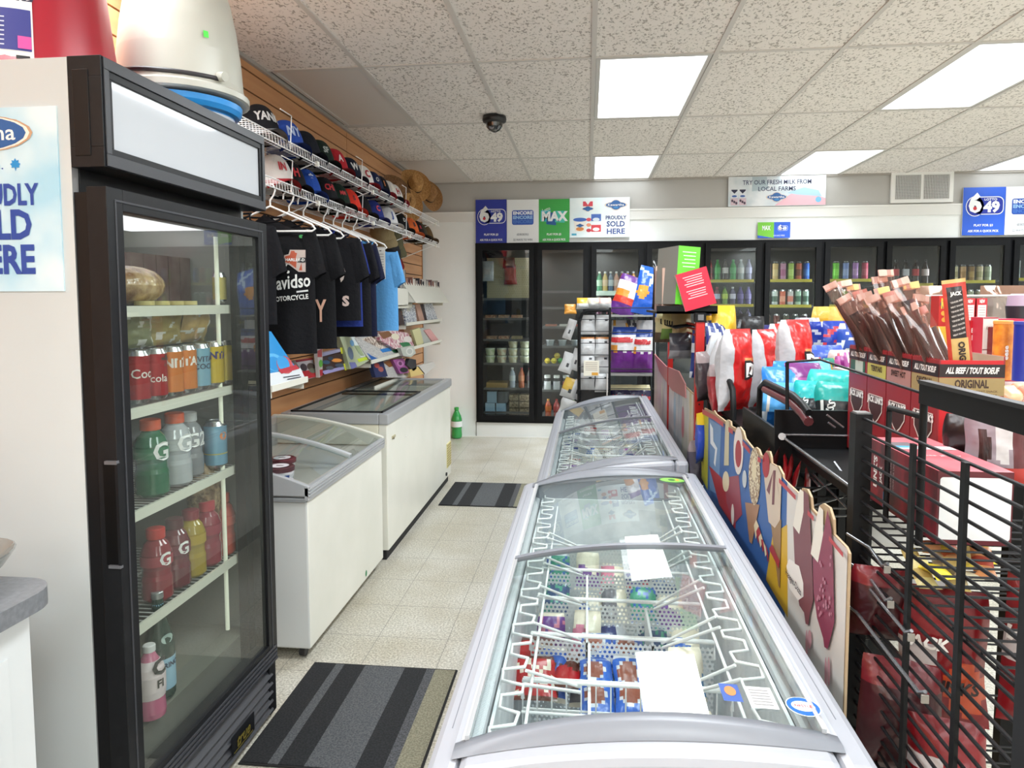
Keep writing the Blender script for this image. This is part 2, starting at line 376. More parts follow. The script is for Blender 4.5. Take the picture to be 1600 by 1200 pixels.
# ================================================================== PRODUCT HELPERS
def holes(name, col, scale=90, th=.62, rough=.4):
    "white sheet punched with rows of round holes"
    if name in _M: return _M[name]
    m = bpy.data.materials.new(name); m.use_nodes = True; N, L = nodes(m); b = N['Principled BSDF']; b.inputs['Base Color'].default_value = lin(col); b.inputs['Roughness'].default_value = rough
    tc = N.new('ShaderNodeTexCoord'); mp = N.new('ShaderNodeMapping'); mp.inputs['Scale'].default_value = (scale, scale*.35, scale); L.new(tc.outputs['Object'], mp.inputs[0])
    sp = N.new('ShaderNodeSeparateXYZ'); L.new(mp.outputs[0], sp.inputs[0])
    def mth(op, a, bb=None, c=None):
        n = N.new('ShaderNodeMath'); n.operation = op
        for i, q in enumerate((a, bb, c)):
            if q is None: continue
            if isinstance(q, (int, float)): n.inputs[i].default_value = q
            else: L.new(q, n.inputs[i])
        return n.outputs[0]
    row = mth('FLOOR', sp.outputs['Z']); odd = mth('MULTIPLY', mth('MODULO', row, 2), .5)
    fx = mth('SUBTRACT', mth('FRACT', mth('ADD', sp.outputs['X'], odd)), .5); fz = mth('SUBTRACT', mth('FRACT', sp.outputs['Z']), .5)
    d = mth('SQRT', mth('ADD', mth('MULTIPLY', fx, fx), mth('MULTIPLY', fz, fz)))
    hole = mth('LESS_THAN', d, th/2)
    tr = N.new('ShaderNodeBsdfTransparent'); mx = N.new('ShaderNodeMixShader'); L.new(hole, mx.inputs[0]); L.new(b.outputs[0], mx.inputs[1]); L.new(tr.outputs[0], mx.inputs[2])
    L.new(mx.outputs[0], N['Material Output'].inputs[0]); _M[name] = m; return m
def foil(col, rough=.28, metal=.0): return noisy('foil_%s_%s' % (col, rough), col, col, 5, rough, bump=.5, bscale=26, metal=metal)
def bag(w, h, d, paint, seed=0, nu=14, nv=18, crimp=.012, top=True, M=None, mb=None, prints=()):
    """pillow pouch standing in x (width), z (height), front to -y. paint(u, v, front) gives the material. prints = [(text, u, v, size, mat, bold, shear)]"""
    mb = mb or MB(); rr = random.Random(seed); ox = rr.random()*50
    def prof(u, v):
        e = max(0, 1-abs(2*u-1)**3.0)**.62; k = max(0, sin(pi*min(max((v-.035)/.93, 0), 1)))**.45
        return d/2*e*k
    def pt(u, v, s, off=0):
        pinch = 1-.09*sin(pi*v)+.02*sin(9*v+ox)-.16*v**7
        x = (u-.5)*w*pinch; z = v*h
        nz = noise.noise(Vector((u*4+ox, v*5, s*3+ox)))*.16+noise.noise(Vector((u*9, v*11+ox, s*5)))*.08
        y = prof(u, v)*(1+nz*1.6)+off
        bend = .012*sin(3*v+ox)
        return (x+.01*h*sin(5*v+ox), -s*y+bend, z)
    mb.grid(lambda u, v: pt(u, v, 1), nu, nv, lambda u, v: paint(u, v, True), M)
    mb.grid(lambda u, v: pt(1-u, v, -1), nu, nv, lambda u, v: paint(1-u, v, False), M)
    for kk, (t, u0, v0, sz, m, bold, shear, *rest) in enumerate(prints):
        V, Fc, tw = text_mesh(t, bold, shear); rot = rest[0] if rest else 0; vv = []
        for p in V:
            px_, py_ = p[0]*cos(rot)-p[1]*sin(rot), p[0]*sin(rot)+p[1]*cos(rot)
            u = u0+px_*sz/w; v = v0+py_*sz/h
            vv.append(pt(min(max(u, .01), .99), min(max(v, .01), .99), 1, .0035+.003*kk+.09*sz))
        mb.add(vv, Fc, m, False, M)
    return mb
def can_mb(h, r, body, lidm=None, bands=()):
    lidm = lidm or mat('c8cacc', .25, .9)
    pr = [(r*.78, 0, lidm), (r, .012, body)]
    for z, m in bands: pr.append((r, z*h, m))
    pr += [(r, h-.016, lidm), (r*.8, h-.003, lidm), (r*.8, h, lidm), (r*.74, h-.003, lidm)]
    return MB().lathe(pr, body, n=16)
PETG = {}
def pet(col):
    "coloured drink seen through a clear bottle"
    return mat(col, .12, 0, .6, .4)
def bottle(name, h, r, liquid, labelm, capm, parent, shape='soda', band=(.35, .62)):
    z = h
    if shape == 'soda': pr = [(r*.7, 0), (r*.95, z*.03), (r, z*.1), (r*.93, z*.3), (r, z*.36), (r, z*.62), (r*.85, z*.72), (r*.45, z*.86), (r*.36, z*.9), (r*.36, z*.93)]
    elif shape == 'wide': pr = [(r*.85, 0), (r, z*.04), (r, z*.3), (r*.92, z*.36), (r*.92, z*.44), (r, z*.5), (r, z*.66), (r*.8, z*.78), (r*.55, z*.84), (r*.52, z*.88)]
    else: pr = [(r*.9, 0), (r, z*.02), (r, z*.5), (r*.9, z*.58), (r*.42, z*.74), (r*.36, z*.9), (r*.36, z*.93)]
    b = MB().lathe(pr, liquid, n=16).build('bottle_body', parent)
    k = [q for q in pr]
    def rad(v):
        for a, c in zip(pr, pr[1:]):
            if a[1] <= v <= c[1]: return a[0]+(c[0]-a[0])*(v-a[1])/(c[1]-a[1]+1e-9)
        return r
    n = 5; zs = [z*(band[0]+(band[1]-band[0])*i/n) for i in range(n+1)]
    MB().lathe([(rad(q)+.0012, q) for q in zs], labelm, n=16, capb=False, capt=False).build('bottle_label', parent)
    cw = r*.42 if shape != 'wide' else r*.6
    MB().lathe([(cw, pr[-1][1]-.004), (cw, z-.002), (cw*.85, z)], capm, n=12).build('bottle_cap', parent)

# ================================================================== ISLAND FREEZERS
frost = noisy('freezer_liner', 'd4d8dc', 'eef0f2', 14, .5, lo=.35, hi=.65); rimg = mat('a3a5ac', .36); rimd = mat('7c7f86', .38); wirew = mat('f4f4f4', .35)
fglass = glass('freezer_glass', 'eef4f2', 1.5, .0, .0); perf = holes('punched_divider', 'e9ebec')
def island(Y0, Y1, xl, zl, xr, zr, crown, lab, ymid, endc):
    t = thing('island_freezer', lab, 'chest freezer', 'glass topped island freezers'); W = xr-xl
    def zt(x): s = (x-xl)/W; return zl+(zr-zl)*s+crown*4*s*(1-s)*(1-.25*s)
    def slab(mb, x0, x1, y0, y1, up, dn, m, n=None, base=None, cap=None):
        n = n or max(1, int((x1-x0)/.04)); xs = [x0+(x1-x0)*i/n for i in range(n+1)]
        v = []
        for x in xs:
            zz = zt(x); lo = base if base is not None else zz-dn
            v += [(x, y0, zz+up), (x, y1, zz+up), (x, y1, lo), (x, y0, lo)]
        f = []
        for i in range(n):
            a = i*4; b = a+4
            for k in range(4): f.append((a+k, b+k, b+(k+1) % 4, a+(k+1) % 4))
        f += [(0, 1, 2, 3), (n*4+3, n*4+2, n*4+1, n*4)]
        mb.add([*v], [tuple(reversed(q)) for q in f], m, False)
    # body tapers in a little under the rim
    b = MB(); zb = min(zl, zr)-.05; i = .02; wl = .05
    b.box(xl+i, xl+i+wl, Y0+i, Y1-i, .09, zl-.03, GREYW); b.box(xr-i-wl, xr-i, Y0+i, Y1-i, .09, zr-.03, GREYW)
    b.box(xl+i+wl, xr-i-wl, Y0+i, Y0+i+wl, .09, zl-.03, GREYW, faces={'-y': endc}); b.box(xl+i+wl, xr-i-wl, Y1-i-wl, Y1-i, .09, zl-.03, GREYW)
    b.box(xl+i+wl, xr-i-wl, Y0+i+wl, Y1-i-wl, .09, .14, frost)
    b.build('cabinet', t, bevel=.01)
    MB().box(xl+.05, xr-.05, Y0+.06, Y1-.06, .0, .09, mat('2a2b2e', .6)).build('plinth', t)
    l = MB(); a = .075
    l.box(xl+a, xl+a+.006, Y0+a, Y1-a, .14, zl-.035, frost); l.box(xr-a-.006, xr-a, Y0+a, Y1-a, .14, zr-.035, frost)
    l.box(xl+a, xr-a, Y0+a, Y0+a+.006, .14, zl-.03, frost); l.box(xl+a, xr-a, Y1-a-.006, Y1-a, .14, zl-.03, frost)
    l.build('liner', t)
    r = MB()
    slab(r, xl, xl+.052, Y0, Y1, .0, .1, rimg, 2); slab(r, xr-.052, xr, Y0, Y1, .0, .1, rimg, 2)
    slab(r, xl+.052, xr-.052, Y0, Y0+.066, .0, .0, rimg, 22, base=zl-.1); slab(r, xl+.052, xr-.052, Y1-.075, Y1, .0, 0, rimg, 22, base=zl-.1)
    r.build('rim', t, bevel=.014)
    r = MB()   # rails beside the glass
    for x in (xl+.05, xr-.058): slab(r, x, x+.008, Y0+.07, Y1-.07, .007, .02, mat('dcdee0', .25, .3), 1)
    for x in (xl+.025, xr-.026): slab(r, x, x+.0015, Y0+.12, Y1-.12, .0006, .001, rimd, 1)
    r.build('slide_rail', t)
    # end caps rise above the rim as dark grips
    for (ya, yb_) in ((Y0+.035, Y0+.07), (Y1-.085, Y1-.045)):
        g = MB(); n = 24; v = []
        for k in range(n+1):
            s = k/n; x = xl+.04+(W-.08)*s; up = .004+.020*sin(pi*s)**.8
            v += [(x, ya, zt(x)+.001), (x, ya+.012, zt(x)+up), (x, yb_, zt(x)+up), (x, yb_, zt(x)-.02)]
        g.add(v, [(q*4+w_, q*4+4+w_, q*4+5+w_, q*4+1+w_) for q in range(n) for w_ in range(3)], rimd, True); g.build('end_grip', t)
    # sliding curved glass lids
    for (ya, yb_, up, nm, ye) in ((Y0+.067, ymid, .011, 'near', ymid), (ymid-.1, Y1-.08, .003, 'far', None)):
        gmb = MB(); n = 24; xa, xb = xl+.056, xr-.056
        gmb.grid(lambda u, v: (xa+(xb-xa)*u, ya+(yb_-ya)*v, zt(xa+(xb-xa)*u)+up), n, 2, fglass)
        lo = gmb.build('glass_lid', t)
        fr = MB()
        if ye:
            v = []
            for k in range(n+1):
                x = xa+(xb-xa)*k/n; z = zt(x)+up; v += [(x, yb_-.008, z+.006), (x, yb_+.010, z+.006), (x, yb_+.010, z-.006), (x, yb_-.008, z-.006)]
            fr.add(v, [(q*4+w_, q*4+(w_+1) % 4, q*4+4+(w_+1) % 4, q*4+4+w_) for q in range(n) for w_ in range(4)]+[(0, 1, 2, 3), (n*4, n*4+1, n*4+2, n*4+3)], rimd, False)
        for x in (xa, xb-.007): slab(fr, x, x+.007, ya, yb_, up+.003, -up+.004, mat('cfd2d5', .2, .4), 1)
        fr.build('lid_frame', lo)
    # wire hanging rails and dividers
    zr0 = lambda x: zt(x)-.055
    wl_ = MB()
    for (x, s) in ((xl+.125, -1), (xr-.125, 1)):
        p = []; y = Y0+.12; zz = zr0(x)
        while y < Y1-.14:
            for dy, dx in ((0, 0), (.012, .042), (.052, .046), (.066, .004), (.10, 0), (.113, .036), (.152, .038), (.165, .0)): p.append((x+s*dx, y+dy, zz))
            y += .19
        wl_.tube(p, .0038, wirew, 6)
        wl_.tube([(x-s*.012, Y0+.12, zz-.02), (x-s*.012, Y1-.14, zz-.02)], .0035, wirew, 5)
    wl_.build('hanging_rail', t)
    ys = []; y = Y0+(.44 if Y0 > 2 else .453)
    while y < Y1-.2: ys.append(y); y += .205
    zt_ = .652; zbot = .33
    for k, y in enumerate(ys):
        d = MB(); xa, xb = xl+.11, xr-.11
        d.tube([(xa, y, zt_-.04), (xa, y, zt_), (xb, y, zt_), (xb, y, zt_-.04)], .0045, wirew, 6); d.bar((xa, y+.016, zt_-.004), (xb, y+.016, zt_-.004), .003, wirew)
        if k == 0 and ymid:
            n = 14
            for q in range(n+1): xx = xa+(xb-xa)*q/n; d.bar((xx, y, zbot), (xx, y, zt_), .0022, wirew)
            for zz in (.59, .52, .45): d.bar((xa, y, zz), (xb, y, zz), .0025, wirew)
            d.bar((xa, y-.03, .60), (xa+.14, y-.03, .60), .0035, wirew, 6)
        else:
            d.add([(xa, y, zbot), (xb, y, zbot), (xb, y, zt_-.012), (xa, y, zt_-.012)], [(0, 1, 2, 3)], perf)
        for (x, s) in ((xl+.125, 1), (xr-.125, -1)):
            for dy in (-.016, .004): d.bar((x, y-.10+dy*2.5, zr0(x)), (x+s*.105, y+dy, zt_-.01+.0), .0036, wirew, 6)
        d.build('basket_divider', t)
    d = MB()
    for x in (xl+.255, xl+.42):
        d.add([(x, ys[0]-.26, zbot), (x, ys[-1]+.15, zbot), (x, ys[-1]+.15, zt_-.03), (x, ys[0]-.26, zt_-.03)], [(0, 1, 2, 3)], holes('punched_divider_long', 'e9ebec', 90) if False else mat('e2e5e8', .4))
    d = MB()
    for (x, y0, y1) in ((xl+.25, Y0+.2, ys[1]), (xl+.245, ys[1], ys[3] if len(ys) > 3 else ys[-1]), (xl+.40, ys[1], ys[2])):
        d.box(x-.003, x+.003, y0, y1, zbot, zt_-.015, mat('e6e8ea', .4))
    d.build('partition_strip', t)
    return t, zt, ys
endA = noisy('printed_end_panel', '6f6a78', '8a5a6c', 4, .4, lo=.35, hi=.6)
f1, zt1, ys1 = island(.952, 2.62, -.243, .745, .408, .805, .036, 'large silver island freezer with curved sliding glass, nearest in the middle of the shop', 1.77, endA)
f2, zt2, ys2 = island(2.72, 4.64, -.213, .70, .396, .824, .036, 'silver island freezer behind the largest one, beside the tall red post', 3.72, endA)
# stickers on the near freezer
def on_lid(zt, x, y, up): return Vector((x, y, zt(x)+up))
s = MB(); o = on_lid(zt1, .335, 1.075, .0132); Mx = F3(o, (1, 0, (zt1(.36)-zt1(.31))/.05), (0, 1, 0))
s.disc(0, 0, .026, .026, mat('f2f4f6', .4), Mx); s.disc(0, 0, .0245, .0245, mat('1c62b4', .4), Mx, .0003); s.disc(0, 0, .018, .014, mat('dfeaf2', .4), Mx, .0006); s.text('NESTLE', 0, 0, .009, mat('c8382e', .4), Mx, .0009, bold=.02, w=.026)
tag(s.build('round_sticker', f1), 'round blue brand sticker', None)
s = MB(); o = on_lid(zt1, .275, 1.09, .0132); Mx = F3(o, (1, 0, (zt1(.3)-zt1(.25))/.05), (0, 1, 0))
s.rect(0, 0, .042, .06, mat('e8e8e6', .5), Mx)
for i in range(6): s.rect(.0, .02-.008*i, .03, .003, mat('8a8a8a', .5), Mx, .0004)
s.rect(-.045, .008, .03, .05, mat('2c4f9a', .5), Mx); s.disc(-.045, .012, .009, .014, mat('c8783c', .5), Mx, .0004)
tag(s.build('notice_sticker', f1), 'small printed notice sticker', None)
s = MB(); o = on_lid(zt1, .30, 2.465, .0052); Mx = F3(o, (1, 0, (zt1(.33)-zt1(.27))/.06), (0, 1, 0))
s.disc(0, 0, .044, .032, mat('5fae3c', .4), Mx); s.disc(0, 0, .040, .028, mat('8fc85a', .4), Mx, .0004); s.disc(-.002, 0, .012, .014, mat('3a7a30', .4), Mx, .0007); s.disc(.018, .002, .007, .012, mat('e0b040', .4), Mx, .0009)
tag(s.build('oval_sticker', f1), 'green oval sticker', None)
# paper sheets on the glass
def sheet(pts, zt, up, lab, seed, edge=0):
    mb = MB(); rr = random.Random(seed)
    def fn(u, v):
        a = [pts[0][i]*(1-u)+pts[1][i]*u for i in (0, 1)]; b = [pts[3][i]*(1-u)+pts[2][i]*u for i in (0, 1)]
        x, y = a[0]*(1-v)+b[0]*v, a[1]*(1-v)+b[1]*v
        return (x, y, zt(x)+up+.0012*noise.noise(Vector((u*2+seed, v*3, 0)))+.001)
    mb.grid(fn, 8, 10, mat('fbfbf9', .6)); return tag(mb.build('paper_sheet'), lab, 'paper')
sheet([(.097, 1.024), (.186, 1.024), (.19, 1.215), (.10, 1.21)], zt1, .0122, 'blank white paper sheet lying on the near glass lid of the near freezer', 1)
sheet([(.103, 1.56), (.197, 1.585), (.192, 1.875), (.103, 1.86)], zt1, .0035, 'white paper sheet slid half under the sliding lid of the near freezer', 2)
# frozen treats
RED, NAVY, BLU, LBL, BRN, PUR, GRN, PNK, CRM, SILV = [foil(c) for c in ('b01c22', '1c2f72', '1f5cb8', '7fb4dc', '5a2a1c', '6a3a8c', '3f9a80', 'c87890', 'e6dcc8', 'c8ccd4')]
def bar_wrap(pal, label, cat, grp, loc, rz, tilt, seed, w=.085, h=.125, d=.03, motif=None, txt=None):
    def paint(u, v, fr):
        if v < .05 or v > .95: return pal[1]
        if motif == 'round':
            if (u-.42)**2/.085+(v-.58)**2/.06 < 1: return pal[2]
            if (u-.42)**2/.12+(v-.58)**2/.09 < 1: return pal[1]
            return pal[0]
        if motif == 'nuts' and noise.noise(Vector((u*9+seed, v*9, 0))) > .18: return pal[2]
        if motif == 'wave' and v > .55+.12*sin(6*u): return pal[1]
        if motif == 'half' and u > .6: return pal[1]
        return pal[0]
    pr = ((txt, .5, .62, .02, mat('f6f0ea', .4), .02, .2),) if txt else ()
    b = bag(w, h, d, paint, seed, 10, 12, prints=pr)
    o = b.build('ice_cream_wrapper'); tag(o, label, cat, grp)
    o.location = loc; o.rotation_euler = (tilt, 0, rz); return o
red_l = ['red and brown nutty wrapper in the nearest left basket', 'red wrapper standing behind the nutty one', 'red wrapper wedged right of the nutty one']
def lay(px_, py_, z, w, h): q_ = at(px_, py_, Z=z); return (q_.x, q_.y-h*.42, z-h*.12)
for i, (px_, py_, w_, h_, mo) in enumerate(((838, 1066, .10, .11, 'nuts'), (836, 1024, .10, .10, 'wave'), (884, 1052, .07, .11, 'wave'))):
    bar_wrap((RED, BRN, CRM), red_l[i], 'ice cream', 'wrapped ice creams in the near freezer', lay(px_, py_, .57, w_, h_), .05-.05*i, -1.15, 1+i, w_, h_, motif=mo)
for k, (px_, py_, nm) in enumerate(((932, 1026, 'upper left'), (982, 1030, 'upper right'), (932, 1064, 'middle left'), (986, 1068, 'middle right'), (934, 1102, 'lower left'), (990, 1106, 'lower right'))):
    bar_wrap((BLU, SILV, foil('8a4a38')), 'blue wrapper with brown round picture, %s of six' % nm, 'ice cream', 'wrapped ice creams in the near freezer', lay(px_, py_, .585-.01*(k//2), .085, .115), .02, -1.15, 10+k, .082, .115, .035, 'round')
bar_wrap((foil('7fae9c'), CRM, GRN), 'pale green and white wrapper in near right basket of the near freezer', 'ice cream', 'wrapped ice creams in the near freezer', (.24, 1.24, .49), .3, -.9, 20, .09, .14, motif='nuts')
bar_wrap((foil('9fb8c0'), CRM, GRN), 'silvery green wrapper lying behind the pale green one in the near freezer', 'ice cream', 'wrapped ice creams in the near freezer', (.235, 1.36, .50), .1, -.95, 21, .09, .12, motif='wave')
bar_wrap((foil('2a58a8'), CRM, GRN), 'blue wrapper standing in the wire edge of the near freezer basket', 'ice cream', 'wrapped ice creams in the near freezer', (.02, 1.20, .47), 1.4, -.25, 22, .06, .14, .02, motif='half')
cols = [(BLU, CRM, BRN), (NAVY, SILV, RED), (PUR, CRM, PNK), (foil('6a6a74'), CRM, BRN), (foil('35507a'), SILV, GRN), (PNK, CRM, RED), (GRN, SILV, BLU)]
names = ['blue', 'navy', 'purple', 'grey', 'slate blue', 'pink', 'green']
for j, y in enumerate(ys1[1:]):
    for i, x in enumerate((-.09, .0, .08, .165, .25)):
        c = (i*3+j*2) % 7
        bar_wrap(cols[c], '%s wrapped ice cream, large freezer, %s basket row, %s from aisle' % (names[c], ORD[j+1], ORD[i]), 'ice cream', 'wrapped ice creams in the near freezer',
                 (x, y-.075 if j else y-.05, .505+R.random()*.04 - (.03 if i == 4 else 0)), R.uniform(-.2, .2), -.8+R.uniform(-.3, .2), 30+j*5+i, .08, .12, .03, ('nuts', 'wave', 'half')[i % 3])
bar_wrap((foil('2e7ab0'), CRM, GRN), 'round-topped teal tub pack standing in the second basket row of the near freezer', 'ice cream', 'wrapped ice creams in the near freezer', (.225, 1.50, .57), .1, -.6, 77, .085, .11, .06, 'wave')
# small things in the second freezer
c2 = [(foil('b070b8'), CRM, PNK), (BLU, CRM, NAVY), (foil('d8c8d8'), PUR, PNK), (CRM, RED, BRN), (SILV, NAVY, BLU)]; n2 = ['lilac', 'blue', 'white and purple', 'cream', 'silver']
for j, y in enumerate([3.0, 3.2, 3.42, 3.64, 3.9, 4.15, 4.38]):
    for i, x in enumerate((-.08, .03, .13, .23)):
        c = (i*2+j) % 5 if not (i == 2 and j < 4) else 0
        bar_wrap(c2[c], '%s wrapped ice cream, freezer by red post, %s row, %s from aisle' % (n2[c], ORD[j], ORD[i]), 'ice cream', 'wrapped ice creams in the second freezer',
                 (x, y, .50+R.random()*.05), R.uniform(-.3, .3), -.75, 130+j*5+i, .085, .13, .035, ('nuts', 'wave', 'half')[(i+j) % 3])

# ------------------------------------------------------------------ header boards along the freezers
XB = .47; card = mat('b8a080', .7)
def crop(ox, oy, k):
    def g(cx, cy): p = at(ox+cx*k, oy+cy*k, X=XB); return (p.y, p.z)
    return g
g6 = crop(1080, 620, .3836)
def toB(pts, g, e=0): return [(XB-.0042-e, *g(x, y)) for x, y in pts]
def board(outline, prints, name, lab, grp):
    "outline in (Y, Z); printed towards -X"
    mb = MB(); n = len(outline); v = [(XB-.004, y, z) for y, z in outline]+[(XB+.0005, y, z) for y, z in outline]
    mb.add(v, [tuple(range(n)), tuple(range(2*n-1, n-1, -1))], card); mb.add(v, [(i, (i+1) % n, n+(i+1) % n, n+i) for i in range(n)], card)
    for e, (pts, m) in enumerate(prints): mb.add([(XB-.0045-e*.00012, y, z) for y, z in pts], [tuple(range(len(pts)))], m)
    return mb
def G(*pts): return [g6(x, y) for x, y in pts]
def ell(cx, cy, rx, ry, n=18, rot=0):
    return [g6(cx+rx*cos(2*pi*i/n)*cos(rot)-ry*sin(2*pi*i/n)*sin(rot), cy+rx*cos(2*pi*i/n)*sin(rot)+ry*sin(2*pi*i/n)*cos(rot)) for i in range(n)]
top = [(58, 45), (92, 62), (98, 55), (106, 70), (146, 100), (154, 93), (166, 100), (168, 118), (186, 128), (204, 122), (218, 140), (226, 170), (258, 210), (270, 205), (282, 215), (290, 238), (304, 240), (312, 220), (326, 222), (332, 245), (334, 270), (352, 280), (362, 282), (380, 315), (382, 335), (450, 398), (460, 372), (480, 376), (496, 410), (500, 455), (526, 482), (530, 445), (546, 434), (572, 452), (588, 500), (590, 560), (640, 612), (652, 640)]
out = [g6(x, y) for x, y in top]; zb = .004; out += [(out[-1][0], zb), (out[0][0], zb)]
yA, yB_, yC = g6(58, 45)[0], g6(400, 700)[0], g6(652, 640)[0]
zz = lambda y, f: f
def strip(y0, y1, tops):   # background area under the outline
    return [(y0, zb)]+[p for p in tops]+[(y1, zb)]
bl = mat('3a66a6', .45); ye = mat('d8b030', .45); wt = mat('dad8d2', .45); rd = mat('b8434a', .45); cream = mat('e2d6b4', .45); choc = mat('7c4a50', .45); choc2 = mat('8a3a52', .45); nutm = noisy('nutty_print', '8a6a48', 'e6dcc0', 130, .45, lo=.45, hi=.55)
redp = mat('a8323a', .45); skyb = mat('6f93bd', .45)
inner = lambda a, b, dy: [g6(x, y+dy) for x, y in top[a:b]]
pr = []
ins_top = [(58, 60), (146, 114), (226, 180), (290, 250), (352, 298), (400, 350)]
pr.append((strip(yA-.004, yB_, G(*ins_top)), bl))
pr.append((strip(yB_, yC+.004, G((400, 350), (450, 400), (500, 465), (590, 565), (648, 622))), wt))
pr.append((G((50, 50), (76, 62), (72, 380), (46, 330)), mat('b8b83c', .45)))
pr.append((G((312, 745), (340, 560), (400, 520), (402, 900)), ye))
pr.append((G((80, 90), (128, 120), (118, 400), (80, 380)), skyb))
pr.append((G((78, 280), (130, 330), (190, 480), (186, 540), (120, 440)), redp))
pr.append((G((140, 330), (200, 320), (215, 480), (180, 520), (150, 430)), mat('9a4a58', .45)))
pr.append((G((82, 105), (95, 130), (96, 180), (112, 210), (104, 285), (98, 270), (104, 215), (84, 190)), mat('e8eef2', .45)))
pr.append((G((146, 100), (154, 93), (162, 100), (160, 280), (140, 280)), mat('c8c0a0', .45)))
pr.append((ell(148, 345, 14, 42), cream)); pr.append((ell(176, 480, 6, 44), mat('e8e4dc', .45)))
pr.append((ell(200, 220, 20, 98), mat('e6dcd4', .45))); pr.append((ell(200, 232, 13, 56), redp))
pr.append((G((228, 430), (288, 440), (256, 600), (246, 590)), mat('a88060', .45)))
pr.append((ell(267, 325, 24, 118), nutm)); pr.append((ell(266, 295, 9, 48), cream)); pr.append((ell(226, 335, 9, 36), mat('c8d0d4', .45)))
pr.append((G((336, 520), (378, 500), (372, 780), (366, 770)), mat('9a7a50', .45)))
pr.append((G((308, 330), (334, 270), (352, 282), (362, 282), (380, 318), (374, 500), (352, 535), (326, 510)), mat('d2c2ae', .45)))
pr.append((G((318, 380), (346, 300), (330, 400)), choc)); pr.append((G((346, 300), (356, 300), (350, 440), (340, 440)), choc)); pr.append((G((354, 300), (370, 400), (366, 380)), choc))
pr.append((ell(316, 278, 15, 52), redp)); pr.append((G((404, 690), (412, 660), (460, 690), (478, 790), (468, 835), (440, 800)), mat('eeeeea', .45)))
# curved ribbons of lettering
for i in range(6): pr.append((G((266+i*10, 540-abs(i-2)*8+i*16), (276+i*10, 500+i*28), (288+i*8, 530+i*28), (274+i*10, 580+i*18)), redp if i % 2 else cream))
pr.append((G((330, 620), (342, 600), (374, 670), (370, 700)), redp))
# the two large bars
pr.append((G((430, 520), (446, 500), (466, 420), (474, 380), (494, 400), (500, 480), (508, 640), (514, 830), (500, 885), (494, 930), (482, 925), (476, 880), (456, 850), (440, 740)), choc))
pr.append((G((430, 525), (452, 395), (460, 376), (474, 388), (474, 470), (456, 560)), mat('eae6da', .45)))
pr.append((G((512, 660), (540, 620), (560, 540), (574, 460), (590, 540), (598, 700), (602, 920), (580, 1010), (574, 1028), (560, 1020), (556, 985), (530, 900), (516, 800)), choc2))
pr.append((G((504, 640), (526, 500), (540, 446), (556, 462), (556, 560), (534, 676)), mat('eae6da', .45)))
pr.append((G((404, 690), (412, 665), (456, 690), (474, 760), (474, 815), (452, 830), (416, 780)), mat('f2f0ea', .45)))
for (a, b, c, d) in ((500, 990, 8, 40), (488, 1010, 5, 60), (580, 1120, 6, 60), (568, 1130, 5, 70)): pr.append((ell(a, b, c, d), mat('c8949a', .45)))
for q in range(26):
    rr_ = random.Random(q); a, b = rr_.uniform(530, 595), rr_.uniform(650, 900); pr.append((ell(a, b, 4, 9, 6), mat('b8788a', .45)))
for i in range(len(ins_top)-1): pass
edge = [(58, 50), (106, 74), (146, 104)], [(168, 122), (186, 134)], [(226, 178), (258, 214)], [(290, 244), (304, 250)], [(380, 330), (450, 402)], [(500, 462), (526, 488)], [(590, 566), (650, 636)]
for seg in edge: pr.append((G(*seg, *[(x, y+20) for x, y in reversed(seg)]), rd))
bd = board(out, pr, 'header_board', '', None)
def vtext(mb, s, cx, cy, length, rot_pts, m, bold=.02):
    V, Fc, tw = text_mesh(s, bold, 0); a = Vector(g6(*rot_pts[0])); b = Vector(g6(*rot_pts[1])); d = (b-a); L_ = d.length; d.normalize(); up = Vector((-d.y, d.x))
    if (Vector((1, 0)).dot(d)) > 0: up = Vector((-d.y, d.x))
    sc = L_/tw; mid = (a+b)/2; up = Vector((d.y, -d.x)) if d.x < 0 else Vector((-d.y, d.x))
    mb.add([(XB-.012, *(mid+d*p[0]*sc+up*p[1]*sc)) for p in V], Fc, m)
vtext(bd, 'Haagen-Dazs', 0, 0, 0, ((406, 712), (470, 800)), mat('30242a', .5), .01)
o = bd.build('header_board'); tag(o, 'cut-out cardboard header with chocolate ice cream bars on white and blue, along the near freezer', 'advertising board', 'ice cream boards behind the freezers')
# second board behind the far freezer
g2 = crop(980, 460, .25)
t2 = [(166, 365), (178, 372), (190, 395), (206, 410), (214, 440), (240, 450), (250, 470), (262, 470), (282, 490), (322, 515), (360, 565)]
XB2 = XB; out2 = [g2(x, y) for x, y in t2]; out2[0] = (min(out2[0][0], 4.9), out2[0][1]); out2 += [(3.085, out2[-1][1]-.002), (3.085, .004), (out2[0][0], .004)]
ys_ = [out2[0][0]-(out2[0][0]-3.09)*q for q in (0, .12, .3, .45, .62, .8, .93, 1)]
pc = ['b8a0a0', 'c89cb0', 'a89aa8', 'b4aab0', '8aa0b0', 'a8b4a4', 'c8b870']
pr2 = []
def topz(y):
    P_ = sorted(out2[:-3]); 
    for a, b in zip(P_, P_[1:]):
        if a[0] <= y <= b[0]: return a[1]+(b[1]-a[1])*(y-a[0])/(b[0]-a[0]+1e-9)
    return P_[0][1] if y < P_[0][0] else P_[-1][1]
for i in range(7):
    y0, y1 = ys_[i+1], ys_[i]; n = 4; tp = [(y0+(y1-y0)*q/n) for q in range(n+1)]
    pr2.append(([(y0, .61)]+[(q, topz(q)-.008) for q in tp]+[(y1, .61)], noisy('board_print_%d' % i, pc[i], 'd8d0d0', 14, .45, stretch=(1, 6, .6))))
for q in range(5):
    y = 3.1+q*.32; pr2.append(([(y+.05*cos(a*pi/6), .86+.08*sin(a*pi/6)) for a in range(12)], mat(['d8c8b0', 'b8707c', '9ab4c8', 'c0889c', 'd6cfc4'][q], .45)))
